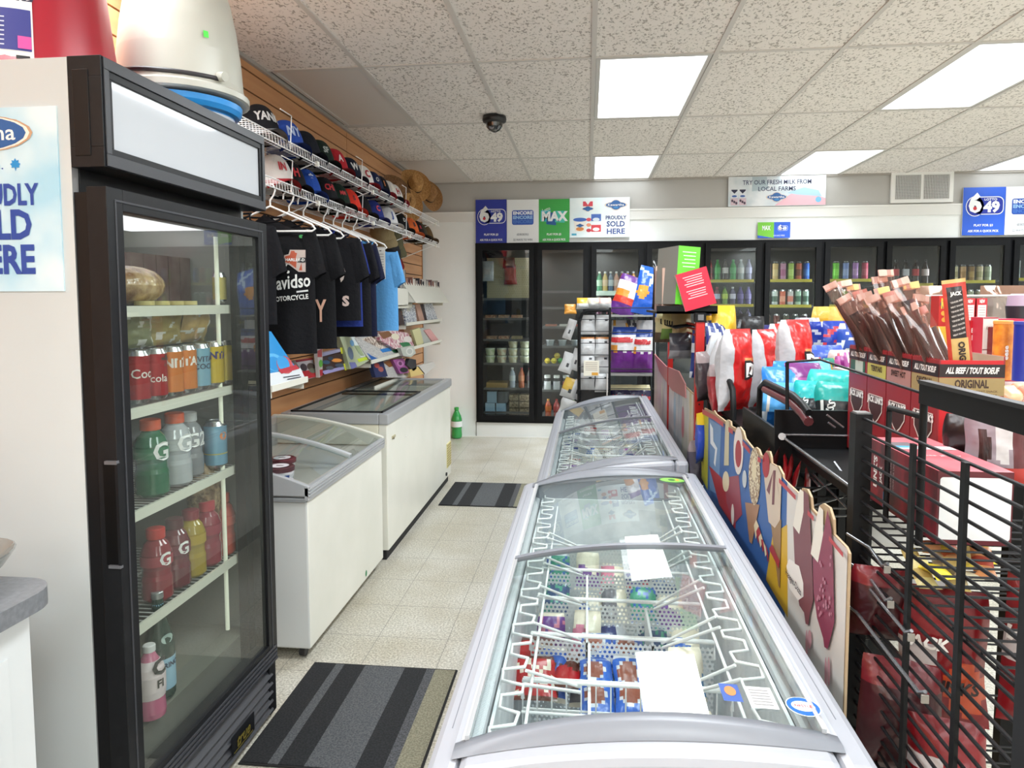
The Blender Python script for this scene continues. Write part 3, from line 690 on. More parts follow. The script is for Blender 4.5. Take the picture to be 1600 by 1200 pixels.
o = board(out2, pr2, 'header_board', '', None).build('header_board'); tag(o, 'faded pastel ice cream board behind the far freezer, ending at the red post', 'advertising board', 'ice cream boards behind the freezers')

# ================================================================== CHEST FREEZERS ON THE LEFT
cw = noisy('cream_enamel', 'e4e3d8', 'eceae0', 4, .35, lo=.3, hi=.7); cg = mat('d2d4d2', .4); alu = mat('b9bbbe', .35, .35)
def lowz(x): tt = min(max((-1.09-x)/.62, 0), 1); return .715+.115*(1-(1-tt)**2)
t = thing('chest_freezer', 'small white chest freezer with curved glass lid and grey ribbed rim', 'chest freezer')
ya, yb_ = 2.585, 3.61; xa, xb = -1.715, -1.105
b = MB(); b.box(xa, xb, ya+.012, yb_-.01, .05, .67, cw, faces={'-y': cg}); b.build('cabinet', t, bevel=.008)
for x, y in ((xa+.05, ya+.06), (xb-.05, ya+.06), (xa+.05, yb_-.06), (xb-.05, yb_-.06)): MB().cyl((x-.012, y, .022), (x+.012, y, .022), .022, mat('2a2a2c', .5), 12).box(x-.015, x+.015, y-.012, y+.012, .03, .05, mat('6a6a6c', .4, .6)).build('castor', t)
r = MB()
for i in range(3): r.box(-1.105, -1.09+.003*i*0, ya, yb_, .677+.013*i, .687+.013*i, alu)
r.box(-1.113, -1.094, ya, yb_, .662, .718, alu)
for k in range(14):
    pass
def sl2(mb, y0, y1, up, m, base):
    n = 18; v = []
    for k in range(n+1):
        x = -1.094-(.62)*k/n; z = lowz(x)+up; v += [(x, y0, z), (x, y1, z), (x, y1, base), (x, y0, base)]
    mb.add(v, [(k*4+w_, k*4+(w_+1) % 4, k*4+4+(w_+1) % 4, k*4+4+w_) for k in range(n) for w_ in range(4)]+[(3, 2, 1, 0), (n*4, n*4+1, n*4+2, n*4+3)], m)
sl2(r, ya, ya+.022, .004, alu, .68); sl2(r, yb_-.03, yb_, .006, mat('d9d8cc', .35), .68)
r.box(xa, xa+.03, ya, yb_, .67, .83, alu); r.box(xa, xb, ya, yb_, .655, .672, mat('8d8f90', .4))
r.build('rim', t, bevel=.003)
g = MB(); g.grid(lambda u, v: (-1.105-.58*u, ya+.022+(3.12-ya)*v, lowz(-1.105-.58*u)+.006), 16, 1, fglass); go = g.build('glass_lid', t)
e = MB(); sl2(e, 3.075, 3.10, .012, mat('d6d8da', .3, .3), .70)
e = MB(); n = 18; v = []
for k in range(n+1): x = -1.105-.58*k/n; z = lowz(x); v += [(x, 3.10, z+.014), (x, 3.125, z+.014), (x, 3.125, z-.006), (x, 3.10, z-.006)]
e.add(v, [(k*4+w_, k*4+(w_+1) % 4, k*4+4+(w_+1) % 4, k*4+4+w_) for k in range(n) for w_ in range(4)], mat('d6d8da', .3, .3)); e.build('lid_frame', go)
g = MB(); g.grid(lambda u, v: (-1.105-.58*u, 3.08+(3.58-3.08)*v, lowz(-1.105-.58*u)-.002), 16, 1, fglass); g.build('glass_lid', t)
# liner hollow: the cabinet box is closed at .67, so the wares stand on this visible false floor
MB().box(xa+.03, xb-.012, ya+.02, yb_-.02, .672, .676, mat('b8b2ac', .5)).build('storage_floor', t)
MB().disc(0, 0, .012, .016, mat('2f8a5a', .4), F3((-1.1035, 3.30, .045+.04), (0, -1, 0), (0, 0, 1))).build('green_dot', t)

t = thing('chest_freezer', 'long cream chest freezer with flat sliding glass top and scuffed front', 'chest freezer')
ya, yb_ = 3.685, 5.455; xa, xb = -1.71, -1.10
b = MB(); th = .05
b.box(xb-th, xb, ya, yb_, .06, .775, cw); b.box(xa, xa+th, ya, yb_, .06, .775, cw); b.box(xa+th, xb-th, ya, ya+th, .06, .775, mat('e9e6d2', .4)); b.box(xa+th, xb-th, yb_-th, yb_, .06, .775, cw); b.box(xa+th, xb-th, ya+th, yb_-th, .06, .3, mat('c9c4bc', .5))
b.build('cabinet', t, bevel=.006)
MB().box(xa+.03, xb-.02, ya+.02, yb_-.02, 0, .06, mat('1e1e20', .7)).build('plinth', t)
r = MB(); q = .055
r.box(xb+.01-q, xb+.01, ya-.01, yb_+.01, .772, .832, alu); r.box(xa, xa+q, ya-.01, yb_+.01, .772, .832, alu); r.box(xa+q, xb+.01-q, ya-.01, ya-.01+q, .772, .832, alu); r.box(xa+q, xb+.01-q, yb_+.01-q, yb_+.01, .772, .832, alu)
r.build('rim', t, bevel=.006)
dk = mat('1b1c1e', .4)
for (y0, y1, z) in ((ya+.03, 4.60, .836), (4.50, yb_-.03, .826)):
    lo = MB().add([(xa+q-.01, y0, z), (xb+.02-q, y0, z), (xb+.02-q, y1, z), (xa+q-.01, y1, z)], [(0, 1, 2, 3)], fglass).build('glass_lid', t)
    f = MB()
    for w_ in ((xa+q-.012, xb+.022-q, y0, y0+.012), (xa+q-.012, xb+.022-q, y1-.012, y1), (xa+q-.012, xa+q, y0, y1), (xb+.012-q, xb+.022-q, y0, y1)): f.box(w_[0], w_[1], w_[2], w_[3], z-.004, z+.005, dk)
    f.build('lid_frame', lo)
v_ = MB(); v_.box(xb, xb+.006, yb_-.17, yb_-.02, .14, .33, mat('d9cf9a', .5))
for i in range(9): v_.box(xb+.006, xb+.009, yb_-.165, yb_-.025, .15+i*.02, .16+i*.02, mat('a89c68', .5))
v_.build('vent_grille', t)
v_ = MB(); v_.cyl((xb, ya+.10, .68), (xb+.012, ya+.10, .68), .008, mat('8a8068', .4), 10); v_.box(xb, xb+.006, ya+.09, ya+.15, .676, .69, mat('b8b090', .5)); v_.cyl((xb, yb_-.2, .1), (xb+.01, yb_-.2, .1), .014, dk, 10); v_.build('lock', t)

# ================================================================== MATS
def floor_mat(x0, x1, y0, y1, lab):
    mb = MB(); c = {'k': noisy('mat_black', '17181a', '26272a', 160, .95, lo=.4, hi=.6), 'g': noisy('mat_grey', '44464a', '5c5e60', 160, .95, lo=.4, hi=.6), 't': noisy('mat_taupe', '6e6b5a', '8a8672', 160, .95, lo=.4, hi=.6), 'd': noisy('mat_dark_grey', '3b3c3e', '55565a', 160, .95, lo=.4, hi=.6)}
    st = [(0, .15, 'k'), (.15, .21, 'g'), (.21, .36, 'k'), (.36, .645, 'g'), (.645, .80, 'k'), (.80, .86, 'd'), (.86, 1, 't')]
    for a, b, k in st: mb.box(x0+(x1-x0)*a, x0+(x1-x0)*b, y0, y1, 0.001, .007, c[k])
    for q in ((x0-.008, x0, y0, y1), (x1, x1+.008, y0, y1), (x0-.008, x1+.008, y0-.008, y0), (x0-.008, x1+.008, y1, y1+.008)): mb.box(q[0], q[1], q[2], q[3], .0008, .005, mat('1c1c1c', .9))
    tag(mb.build('floor_mat'), lab, 'mat', 'striped aisle mats')
floor_mat(-1.077, -.51, 1.98, 2.58, 'striped grey and black mat in front of the tall glass door fridge')
floor_mat(-1.045, -.43, 4.76, 5.38, 'striped grey and black mat at the far end of the long cream freezer')
# ================================================================== TALL GLASS DOOR FRIDGE
ANO = noisy('charcoal_trim', '121316', '18191c', 30, .42, lo=.3, hi=.7, spec=.3); ANL = mat('34353a', .4); side = noisy('fridge_side', 'c4cacb', 'ced3d3', 2, .4, lo=.3, hi=.7)
t = thing('display_fridge', 'tall merchandiser fridge with black framed glass door and white sides', 'fridge')
FX, FY0, FY1 = -1.075, 1.466, 2.248; CX = -1.160; BX = -1.725
b = MB(); w = .035
b.box(BX, CX, FY0, FY0+w, .05, 1.998, side, faces={'+x': mat('9a9a9c', .4, .3)}); b.box(BX, CX, FY1-w, FY1, .05, 1.998, side); b.box(BX, BX+.03, FY0+w, FY1-w, .05, 1.998, mat('5a5a58', .5))
b.box(BX+.03, CX, FY0+w, FY1-w, 1.70, 1.998, side, faces={'-z': mat('d8dcde', .4)}); b.box(BX+.03, CX, FY0+w, FY1-w, .05, .33, mat('77776f', .5), faces={'+z': mat('8a8a80', .4)})
b.build('cabinet', t)
ln = MB()
ln.box(BX+.03, BX+.034, FY0+w, FY1-w, .33, 1.70, mat('6b6c68', .5)); ln.box(BX+.034, CX, FY0+w, FY0+w+.004, .33, 1.7, mat('83837e', .5)); ln.box(BX+.034, CX, FY1-w-.004, FY1-w, .33, 1.7, mat('83837e', .5)); ln.build('liner', t)
h = MB()
h.box(CX, FX-.004, FY0, FY1, 1.955, 2.0, ANO); h.box(CX, FX-.004, FY0, FY1, 1.755, 1.80, ANO); h.box(CX, FX-.004, FY0, FY0+.035, 1.80, 1.955, ANO); h.box(CX, FX-.004, FY1-.035, FY1, 1.80, 1.955, ANO)
h.box(FX-.004, FX, FY0+.006, FY1-.006, 1.972, 1.998, ANL); h.box(FX-.004, FX, FY0+.006, FY1-.006, 1.757, 1.785, ANL); h.box(FX-.004, FX, FY0+.006, FY0+.022, 1.785, 1.972, ANL); h.box(FX-.004, FX, FY1-.022, FY1-.006, 1.785, 1.972, ANL)
h.box(CX, CX+.01, FY0+.03, FY1-.03, 1.79, 1.96, ANO); h.box(CX+.012, CX+.05, FY0-.002, FY0, 1.78, 1.97, BLACK)
h.box(CX, CX+.004, FY0+.02, FY1-.02, 1.69, 1.77, BLACK); h.build('header_frame', t, bevel=.003)
MB().box(CX+.02, FX-.010, FY0+.03, FY1-.03, 1.795, 1.96, mat('c0c4ca', .06, 0, .5, .3)).build('header_sign', t)
# door
d = MB(); z0, z1 = .20, 1.712; fw = .06; DBX = -1.127
for q in ((FY0, FY0+.055, z0, z1), (FY1-fw, FY1, z0, z1), (FY0+.055, FY1-fw, z1-.05, z1), (FY0+.055, FY1-fw, z0, z0+.075)): d.box(DBX, FX-.003, q[0], q[1], q[2], q[3], ANO)
for q in ((FY0+.03, FY1-.03, z1-.032, z1-.026), (FY0+.026, FY0+.031, z0+.05, z1-.026), (FY1-.036, FY1-.03, z0+.05, z1-.026)): d.box(FX-.004, FX-.001, q[0], q[1], q[2], q[3], ANL)
for i in range(4): d.box(FX-.004, FX+.004-.001*i, FY0+.1, FY1-.01, z0+.008+i*.014, z0+.016+i*.014, ANL)
do = d.build('fridge_door', t, bevel=.004)
fgl = glass('fridge_glass', 'dfe4e0', 1.5, .01, .02, .045, 'd0d4c8')
MB().box(CX, DBX, FY1-.10, FY1-.004, .22, 1.70, BLACK).box(CX, DBX, FY0+.004, FY0+.03, .22, 1.70, BLACK).build('door_gasket', do)
MB().add([(FX-.014, FY0+.05, z0+.07), (FX-.014, FY1-.055, z0+.07), (FX-.014, FY1-.055, z1-.045), (FX-.014, FY0+.05, z1-.045)], [(0, 1, 2, 3)], fgl).build('door_glass', do)
hb = MB(); hb.box(FX-.038, FX-.004, FY0-.002, FY0+.001, .84, 1.08, mat('050506', .5, 0, .2)); hb.box(FX-.006, FX+.001, FY0-.006, FY0+.006, .84, 1.08, ANO); hb.box(FX-.03, FX, FY0-.008, FY0+.002, 1.078, 1.086, mat('7a7b80', .3, .5)); hb.box(FX-.03, FX, FY0-.008, FY0+.002, .833, .84, mat('7a7b80', .3, .5))
hb.build('door_handle', do)
g = MB(); g.box(CX, FX-.03, FY0+.01, FY1, .03, .19, mat('0c0c0e', .6)); g.box(FX-.03, FX-.012, FY1-.045, FY1, .02, .192, ANO)
for i in range(5):
    z = .158-.031*i; g.add([(FX-.028, FY0, z+.022), (FX-.028, FY1-.03, z+.022), (FX-.006, FY1-.03, z), (FX-.006, FY0, z), (FX-.028, FY0, z+.012), (FX-.028, FY1-.03, z+.012)], [(0, 3, 2, 1), (4, 5, 2, 3), (1, 2, 5), (0, 4, 3)], ANL)
g.build('louvred_grille', t)
bd_ = MB(); gold = mat('c9b458', .25, .8); Mx = F3((FX-.002, 1.995, .085), (0, 1, 0), (0, 0, 1)); bd_.text('true', 0, 0, .05, gold, Mx, .001, bold=.03, shear=.25); bd_.rect(.0, -.022, .12, .004, gold, Mx, .001)
bd_.box(FX-.006, FX-.003, 1.93, 2.07, .055, .115, ANO); tag(bd_.build('name_badge', t), 'gold lettered badge', None)
def fsz(a, b_): return (at(217, a, X=-1.172).z+at(385, b_, X=-1.172).z)/2
SZ = [fsz(480, 480), fsz(637, 600), fsz(782, 733), fsz(948, 880)]; print('SZ', SZ)
for i, z in enumerate(SZ):
    s = MB(); x0, x1 = BX+.06, CX-.012
    n = 30
    for k in range(n+1): y = FY0+.04+(FY1-FY0-.08)*k/n; s.bar((x0, y, z-.006), (x1, y, z-.006), .0018, wirew)
    for x in (x0, x0+.25, x1-.01): s.bar((x, FY0+.045, z-.011), (x, FY1-.045, z-.011), .003, wirew)
    s.box(x1-.002, x1+.006, FY0+.045, FY1-.045, z-.022, z+.006, mat('e6e6d8', .4)); s.build('shelf', t)
MB().cyl((CX-.03, FY1-.125, .36), (CX-.03, FY1-.125, 1.66), .007, emit('fridge_lamp', 'e8ecd8', .16), 10).build('lamp_tube', t)
MB().box(BX+.2, CX-.03, FY0+.06, FY1-.06, 1.688, 1.699, emit('fridge_top_lamp', 'f4f8ff', .6)).build('top_lamp_cover', t)
# poster on its side
blp = mat('2b4a9c', .4); 
def kaw_logo(mb, x, y, s, Mx, txt='Kawartha', z=.001):
    c1, c2, c3 = mat('c9a080', .4), mat('2c5f9e', .4), mat('3f86c4', .4)
    for (cm_, k, dz) in ((c1, 1.08, 0), (mat('f2ece0', .4), 1.03, .0003), (c2, .97, .0006)):
        mb.disc(x, y, s*.5*k, s*.14*k, cm_, Mx, z+dz); mb.disc(x, y, s*.26*k, s*.24*k, cm_, Mx, z+dz+.0001); mb.rrect(x, y, s*.86*k, s*.2*k, s*.09, cm_, Mx, z+dz+.0002)
    mb.disc(x, y-s*.13, s*.13, s*.05, c3, Mx, z+.001); mb.text(txt, x, y, s*.17, WHITE, Mx, z+.0013, w=s*.78, bold=.01)
p = MB(); Mx = F3((-1.30, FY0-.0005, 0), (1, 0, 0), (0, 0, 1)); sky = noisy('poster_sky', 'a9d4e8', 'e2f0f4', 5, .35, lo=.35, hi=.65)
yP = FY0-.005
def PX(x_, y_): q_ = at(x_, y_, Y=yP); return q_.x, q_.z
pr_x = PX(93, 310)[0]; p.box(-1.62, pr_x, FY0-.004, FY0, PX(102, 455)[1], PX(85, 165)[1], sky)
Mp = F3((0, FY0-.0046, 0), (1, 0, 0), (0, 0, 1))
lx, lz = PX(50, 207); kaw_logo(p, lx-.155, lz, .29, Mp)
lx, lz = PX(24, 256); p.text('dairy. pure.', lx-.115, lz-.003, .028, blp, Mp, .001, w=.17)
lf = [(0, .012), (.003, .006), (.008, .008), (.007, .002), (.012, .0), (.008, -.004), (.009, -.008), (.002, -.007), (.0005, -.014), (-.0005, -.014), (-.002, -.007), (-.009, -.008), (-.008, -.004), (-.012, 0), (-.007, .002), (-.008, .008), (-.003, .006)]
p.flat([(lx+a*1.1, lz+c*1.1) for a, c in lf], mat('2a8fd0', .4), Mp, .001)
for s_, px_, ya_, yb_, ww in (('PROUDLY', 60, 289, 321, .21), ('SOLD', 51, 331, 375, .185), ('HERE', 55, 386, 429, .17)):
    x_, z0_ = PX(px_, yb_); z1_ = PX(px_, ya_)[1]; p.text(s_, x_-ww/2, (z0_+z1_)/2, (z1_-z0_)/.70, blp, Mp, .001, w=ww, bold=.035)
# wrap the poster as its own thing
o = p.build('poster'); tag(o, 'pale blue dairy poster reading PROUDLY SOLD HERE on the fridge side', 'poster')
# wares in the fridge
SH = tuple(q+.007 for q in SZ); FL = .336
def can_thing(x, y, z, r, h, col, lab, prints=(), bands=(), grp='drink cans in the glass door fridge', rot=0):
    t_ = thing('drink_can', lab, 'can', grp, (x, y, z), rot)
    m = mat(col, .25, .3)
    can_mb(h, r, m, bands=bands).build('can_body', t_)
    if prints:
        pm = MB()
        for (s_, a, zz, sz, c, bold) in prints:
            V, Fc, tw = text_mesh(s_, bold, 0)
            pm.add([((r+.0006)*cos(a+p_[0]*sz/r), (r+.0006)*sin(a+p_[0]*sz/r), zz+p_[1]*sz) for p_ in V], Fc, mat(c, .35))
        pm.build('can_print', t_)
rc, hc = .034, .145
def FYc(px_): return at(px_, 575, X=-1.215).y
ci = 0
for (y, col, nm, pr_) in ((FYc(213), 'b3202a', 'red', (('Coca', -.3, .08, .035, 'f4f0ea', .01),)), (FYc(241), 'b3202a', 'red', (('cola', -.6, .06, .03, 'f4f0ea', .01), ('*', .1, .09, .08, '3a2a22', .03))), (FYc(267), 'e8893a', 'orange', (('NITA', -.35, .095, .036, 'f6f2ea', .04),)), (FYc(289), 'e8893a', 'orange', (('TA', -.5, .095, .036, 'f6f2ea', .04),)), (FYc(311), '8fc4dc', 'pale blue', (('VITA', -.4, .095, .024, '24445c', .02), ('COCO', -.4, .072, .024, '24445c', .02))), (FYc(333), 'e0c038', 'yellow', (('NTA', -.4, .10, .032, '2a2f70', .04),)), (FYc(352), 'e0c850', 'yellow', ()), (FYc(368), 'd8c470', 'dull yellow', ())):
    can_thing(-1.215, y, SH[1], rc, hc, col, '%s drink can, front of second fridge shelf, %s from door handle' % (nm, ORD[ci]), pr_)
    if ci < 3: 
        for q in (1, 2): can_thing(-1.215-.073*q, y, SH[1], rc, hc, 'a31c24', 'red drink can %s behind the %s front can, second fridge shelf' % (('directly', 'two')[q-1], ORD[ci]))
    ci += 1
def bot_thing(x, y, z, h, r, liq, labc, cap, shape, lab, prints=(), band=(.35, .62), grp='bottles in the glass door fridge', pc='f4f4f2'):
    t_ = thing('drink_bottle', lab, 'bottle', grp, (x, y, z)); bottle('b', h, r, pet(liq), mat(labc, .35), mat(cap, .4), t_, shape, band)
    if prints:
        pm = MB()
        for (s_, a, zz, sz, bold) in prints:
            V, Fc, tw = text_mesh(s_, bold, 0); rr = r+.0022
            pm.add([(rr*cos(a+p_[0]*sz/rr), rr*sin(a+p_[0]*sz/rr), zz+p_[1]*sz) for p_ in V], Fc, mat(pc, .35))
        pm.build('bottle_print', t_)
    return t_
bot_thing(-1.22, FYc(234), SH[2], .215, .045, '1f6a48', '2a7a50', 'd8582c', 'wide', 'green sports drink bottle with orange cap on the third fridge shelf', (('G', -.35, .125, .07, .03),), (.5, .64))
bot_thing(-1.22, FYc(272), SH[2], .215, .045, 'b8bcc0', 'c4c8ca', 'd8582c', 'wide', 'clear sports drink bottle with orange cap on the third fridge shelf', (('G', -.35, .125, .07, .03),), (.5, .64), pc='ffffff')
bot_thing(-1.24, FYc(303), SH[2], .20, .042, '8a8c90', '9a9ca0', 'c8cacc', 'wide', 'darker grey sports drink bottle with grey cap on the third fridge shelf', (('G2', -.4, .115, .06, .03),), (.5, .64))
can_thing(-1.215, FYc(333), SH[2], .036, .155, '86b8d4', 'pale blue and yellow can at the end of the third fridge shelf', (('o', -.3, .11, .05, 'e08a4a', .04),), ((.3, mat('d8c030', .3, .3)), (.32, mat('86b8d4', .25, .3))))
for i, (y, liq, lb, cp, nm) in enumerate(((FYc(236), '8a1e2c', 'a83040', 'c8342c', 'red'), (FYc(266), '6a2430', '7a3444', '5a2a30', 'dark red'), (FYc(292), 'a8902c', 'b89c30', '8a2f3a', 'amber'), (FYc(318), '8e2a3c', '9c3448', 'b8404a', 'crimson'), (FYc(342), 'b04a3c', 'c05a4a', 'c85a40', 'orange-red'))):
    bot_thing(-1.22, y, SH[3], .205, .042, liq, lb, cp, 'wide', '%s sports drink bottle, fourth fridge shelf, %s from handle' % (nm, ORD[i]), (('G', -.4, .12, .05, .03),) if i < 2 else (), (.5, .64))
# bottle of sparkling water on the fridge floor
t_ = thing('glass_bottle', 'tall green glass bottle with pale blue label on the fridge floor', 'bottle', None, (-1.20, at(250, 1040, X=-1.2).y, FL))
gg = mat('12382e', .08, 0, .6, .5)
MB().lathe([(.036, 0), (.040, .01), (.040, .15), (.034, .18), (.018, .24), (.014, .285), (.015, .295)], gg, n=20).build('bottle_body', t_)
MB().lathe([(.0408, .03), (.0408, .12)], mat('9cc4dc', .4), n=20, capb=False, capt=False).build('front_label', t_)
MB().lathe([(.0165, .232+.01), (.0155, .27)], mat('8fbcd8', .4), n=16, capb=False, capt=False).build('neck_label', t_)
MB().lathe([(.016, .285), (.016, .302), (.014, .304)], mat('b8babc', .3, .7), n=16).build('bottle_cap', t_)
pm = MB(); V, Fc, tw = text_mesh('ORINO', .03, 0); pm.add([(.0415*cos(-.35+p_[0]*.02/.0415), .0415*sin(-.35+p_[0]*.02/.0415), .1+p_[1]*.02) for p_ in V], Fc, mat('1c2c50', .4)); pm.add([(.0375*cos(-.35+.5*cos(a*pi/8)), .0375*sin(-.35+.5*cos(a*pi/8)), .175+.014*sin(a*pi/8)) for a in range(16)], [tuple(range(16))], mat('b8cfc8', .4)); pm.build('bottle_print', t_)
bot_thing(-1.165, at(240, 1100, X=-1.165).y-.01, FL, .20, .038, 'c86a8c', 'e8d8dc', 'e6e6e6', 'soda', 'pink drink bottle with white label beside the green glass bottle', (('C', -.3, .145, .06, .04), ('FI', -.3, .10, .03, .03)), (.3, .8), pc='1a1a1c')
# bread, snack bags, boxes
bread = noisy('bread_bag', '8a5f38', 'd8b888', 28, .2, bump=.8, lo=.35, hi=.7, spec=.8)
mb = MB(); mb.grid(lambda u, v: (-1.27+.08*sin(pi*v)*cos(2*pi*u)*1.0, 1.80+.12*cos(pi*v), SH[0]+.055+.055*sin(pi*v)**.7*sin(2*pi*u)), 20, 12, bread); tag(mb.build('bread_bag'), 'brown loaf in a shiny clear bag on the top fridge shelf', 'bread')
mb = bag(.11, .12, .05, lambda u, v, f: mat('b8bcbc', .15, .6), 5); o = mb.build('foil_packet'); tag(o, 'crumpled silver packet left of the loaf in the fridge', 'packet'); o.location = (-1.2, 1.63, SH[0]); o.rotation_euler = (0, 0, pi/2)
for i, (y, c, nm) in enumerate(((1.61, '3c3468', 'purple and white'), (1.76, '7a7c5c', 'olive'), (1.9, '9c8a54', 'tan'), (2.03, 'b0925c', 'golden'))):
    c1 = foil(c); c2_ = foil('c8c8c0')
    o = bag(.15, .10, .05, lambda u, v, f, i=i, c1=c1, c2_=c2_: c2_ if noise.noise(Vector((u*4+i*9, v*4, 0))) > .25 else c1, 40+i).build('snack_bag'); tag(o, '%s snack bag lying on the cans of the second fridge shelf' % nm, 'snack bag', 'snack bags in the glass door fridge'); o.location = (-1.22, y, SH[1]+hc+.004); o.rotation_euler = (0, 0, pi/2)
for i in range(5):
    mb = MB().box(-1.44, -1.33, 1.90+i*.062, 1.958+i*.062, SH[0], SH[0]+.155, noisy('pinkish_carton', '6a4c4c', '86706c', 14, .5), faces={'+z': mat('b03a42', .5)}); tag(mb.build('carton'), 'pinkish grey carton at back of top fridge shelf, %s from handle' % ORD[i], 'carton', 'cartons at the back of the fridge')
nb_ = noisy('brown_nubby', '6a5238', 'b09a78', 55, .7, bump=1, lo=.4, hi=.65)
mb = MB(); mb.grid(lambda u, v: (-1.25+.05*sin(pi*v)*cos(2*pi*u), 2.12+.075*sin(pi*v)*sin(2*pi*u)*1., .69+.125+.12*-cos(pi*v)), 18, 14, nb_); tag(mb.build('grain_bag'), 'bag of brown nuggets at the right end of the fourth fridge shelf', 'bag')
for i in range(4):
    tag(MB().cyl((-1.21, 1.78+.07*i, SH[0]), (-1.21, 1.78+.07*i, SH[0]+.012), .026, mat('d8c884', .4), 12).build('pastry_pot'), 'small flat yellow pot on top fridge shelf, %s of four' % ORD[i], 'pot', 'flat pots on the top fridge shelf')
can_thing(-1.20, 2.155, SH[0]-.12+.125, .022, .10, 'c8b86c', 'slim golden can at the right end of the top fridge shelf')

# ------------------------------------------------------------------ tubs on top of the fridge
TX, TY = -1.27, at(283, 120, X=-1.27).y
cream_ = noisy('old_plastic', 'b2b2a8', 'bebeb4', 3, .35, lo=.3, hi=.7)
def oval(prof, m, sx=1, sy=1, n=32, M=None): return MB().lathe(prof, m, Matrix.Diagonal((sx, sy, 1, 1)), n=n)
t = thing('laundry_tub', 'big upside-down cream plastic tub on top of the tall fridge', 'tub', None, (TX, TY, 2.0)); t.scale = (.93, .93, 1.0)
oval([(.205, .075), (.215, .078), (.215, .095), (.20, .105), (.196, .12), (.19, .21), (.178, .30), (.162, .38), (.14, .44), (.10, .49), (.05, .51), (0, .512)], cream_).build('tub_shell', t)
hd = MB(); hd.tube([(.198*cos(a), .198*sin(a), .128-.012*cos((a+.9)*1.4)) for a in [(-2.0+i*.12) for i in range(14)]], .007, mat('2e2c30', .4), 8); hd.build('grip_handle', t)
k = MB(); k.cyl((.19*cos(-.42), .19*sin(-.42), .126), (.225*cos(-.42), .225*sin(-.42), .122), .014, cream_, 12); k.build('handle_lug', t)
a = -.62; Mx = F3((.189*cos(a), .189*sin(a), .24), (-sin(a), cos(a), 0), (-.15*cos(a), -.15*sin(a), 1)); st = MB(); st.rect(0, 0, .016, .02, mat('4fd84a', .4), Mx, .003); st.build('price_sticker', t)
t = thing('blue_tub', 'blue plastic tub under the cream one on top of the fridge', 'tub', None, (TX, TY, 2.0)); t.scale = (.88, .88, .9)
oval([(.15, .001), (.165, .003), (.175, .035), (.19, .04), (.20, .055), (.202, .074), (.19, .0745)], mat('2f8fd8', .3), n=32).build('tub_shell', t)
MB().lathe([(.151, .0), (.1665, .0015), (.1755, .03)], mat('c8cdd6', .4), n=32, capb=False, capt=False).build('base_band', t)
t = thing('red_tub', 'dark red plastic tub with printed label at the top left corner', 'tub', None, (-1.45, 1.72, 2.0))
rm = mat('9c1c2c', .3)
MB().lathe([(.20, .0), (.205, .02), (.195, .04), (.16, .36), (.13, .40), (0, .405)], rm, n=32).build('tub_shell', t)
lb = MB(); rr_ = lambda z: .1945-(.035)*(z-.04)/.32
def cyl_rect(mb, a0, a1, z0, z1, m, e=.002, n=8):
    mb.grid(lambda u, v: ((rr_(z0+(z1-z0)*v)+e)*cos(a0+(a1-a0)*u), (rr_(z0+(z1-z0)*v)+e)*sin(a0+(a1-a0)*u), z0+(z1-z0)*v), n, 2, m)
ac = -1.13
ac = -1.30
cyl_rect(lb, ac-.5, ac+.42, .012, .24, mat('d8d6d2', .4)); cyl_rect(lb, ac-.48, ac+.40, .05, .150, mat('34387c', .4), .003); cyl_rect(lb, ac+.26, ac+.40, .055, .085, mat('c84a90', .4), .004)
for i in range(7): cyl_rect(lb, ac-.3, ac+.12, .06+i*.011, .063+i*.011, mat('c8ccd8', .4), .004)
cyl_rect(lb, ac+.24, ac+.38, .02, .038, mat('2a2a2c', .4), .004)
V, Fc, tw = text_mesh('jedco', .02, 0); lb.add([((rr_(.19)+.004)*cos(ac+.13+p_[0]*.055/.19), (rr_(.19)+.004)*sin(ac+.13+p_[0]*.055/.19), .185+p_[1]*.055) for p_ in V], Fc, mat('2c2c44', .4))
lb.build('printed_label', t)

# ------------------------------------------------------------------ counter at the lower left
t = thing('counter_cabinet', 'white cabinet with raised panel doors at the lower left', 'cabinet')
cwm = noisy('cabinet_white', 'bfc2c2', 'c8caca', 3, .35, lo=.3, hi=.7)
cf = -1.072
MB().box(-1.66, cf-.02, -.4, 1.20, .08, .862, cwm).build('carcass', t)
for i, (y0, y1) in enumerate(((.80, 1.19), (.40, .79), (0, .39))):
    d = MB(); d.box(cf-.02, cf, y0, y1, .10, .845, cwm)
    for e, (mg, x_) in enumerate(((.055, .003), (.062, .0), (.085, .006))): d.box(cf, cf+x_+.0005, y0+mg, y1-mg, .10+mg, .845-mg, cwm)
    d.build('cabinet_door', t, bevel=.003)
MB().box(-1.62, cf-.04, -.38, 1.18, 0, .08, BLACK).build('plinth', t)
mb = MB(); pts = [(-1.70, -.45), (-1.035, -.45), (-1.035, 1.17)]+[(-1.105+.07*cos(a*pi/12), 1.17+.07*sin(a*pi/12)) for a in range(1, 7)]+[(-1.70, 1.24)]
mb.prism(pts, .865, .90, noisy('grey_laminate', '66686c', '74767a', 90, .35)); o = mb.build('countertop', bevel=.012); tag(o, 'dark grey laminate countertop with a rounded front edge', 'countertop')
t = thing('glass_bowl', 'oval clear glass bowl holding papers on the grey countertop', 'bowl', None, (-1.20, 1.125, .9))
bg = glass('bowl_glass', 'd8dcdc', 1.5, .02, .1, .12)
mb = MB(); mb.lathe([(.04, .002), (.07, .012), (.105, .04), (.125, .068), (.122, .07), (.10, .042), (.066, .016), (.0, .008)], bg, Matrix.Diagonal((.85, 1.15, 1, 1)), n=28, capb=True); mb.build('bowl_shell', t)
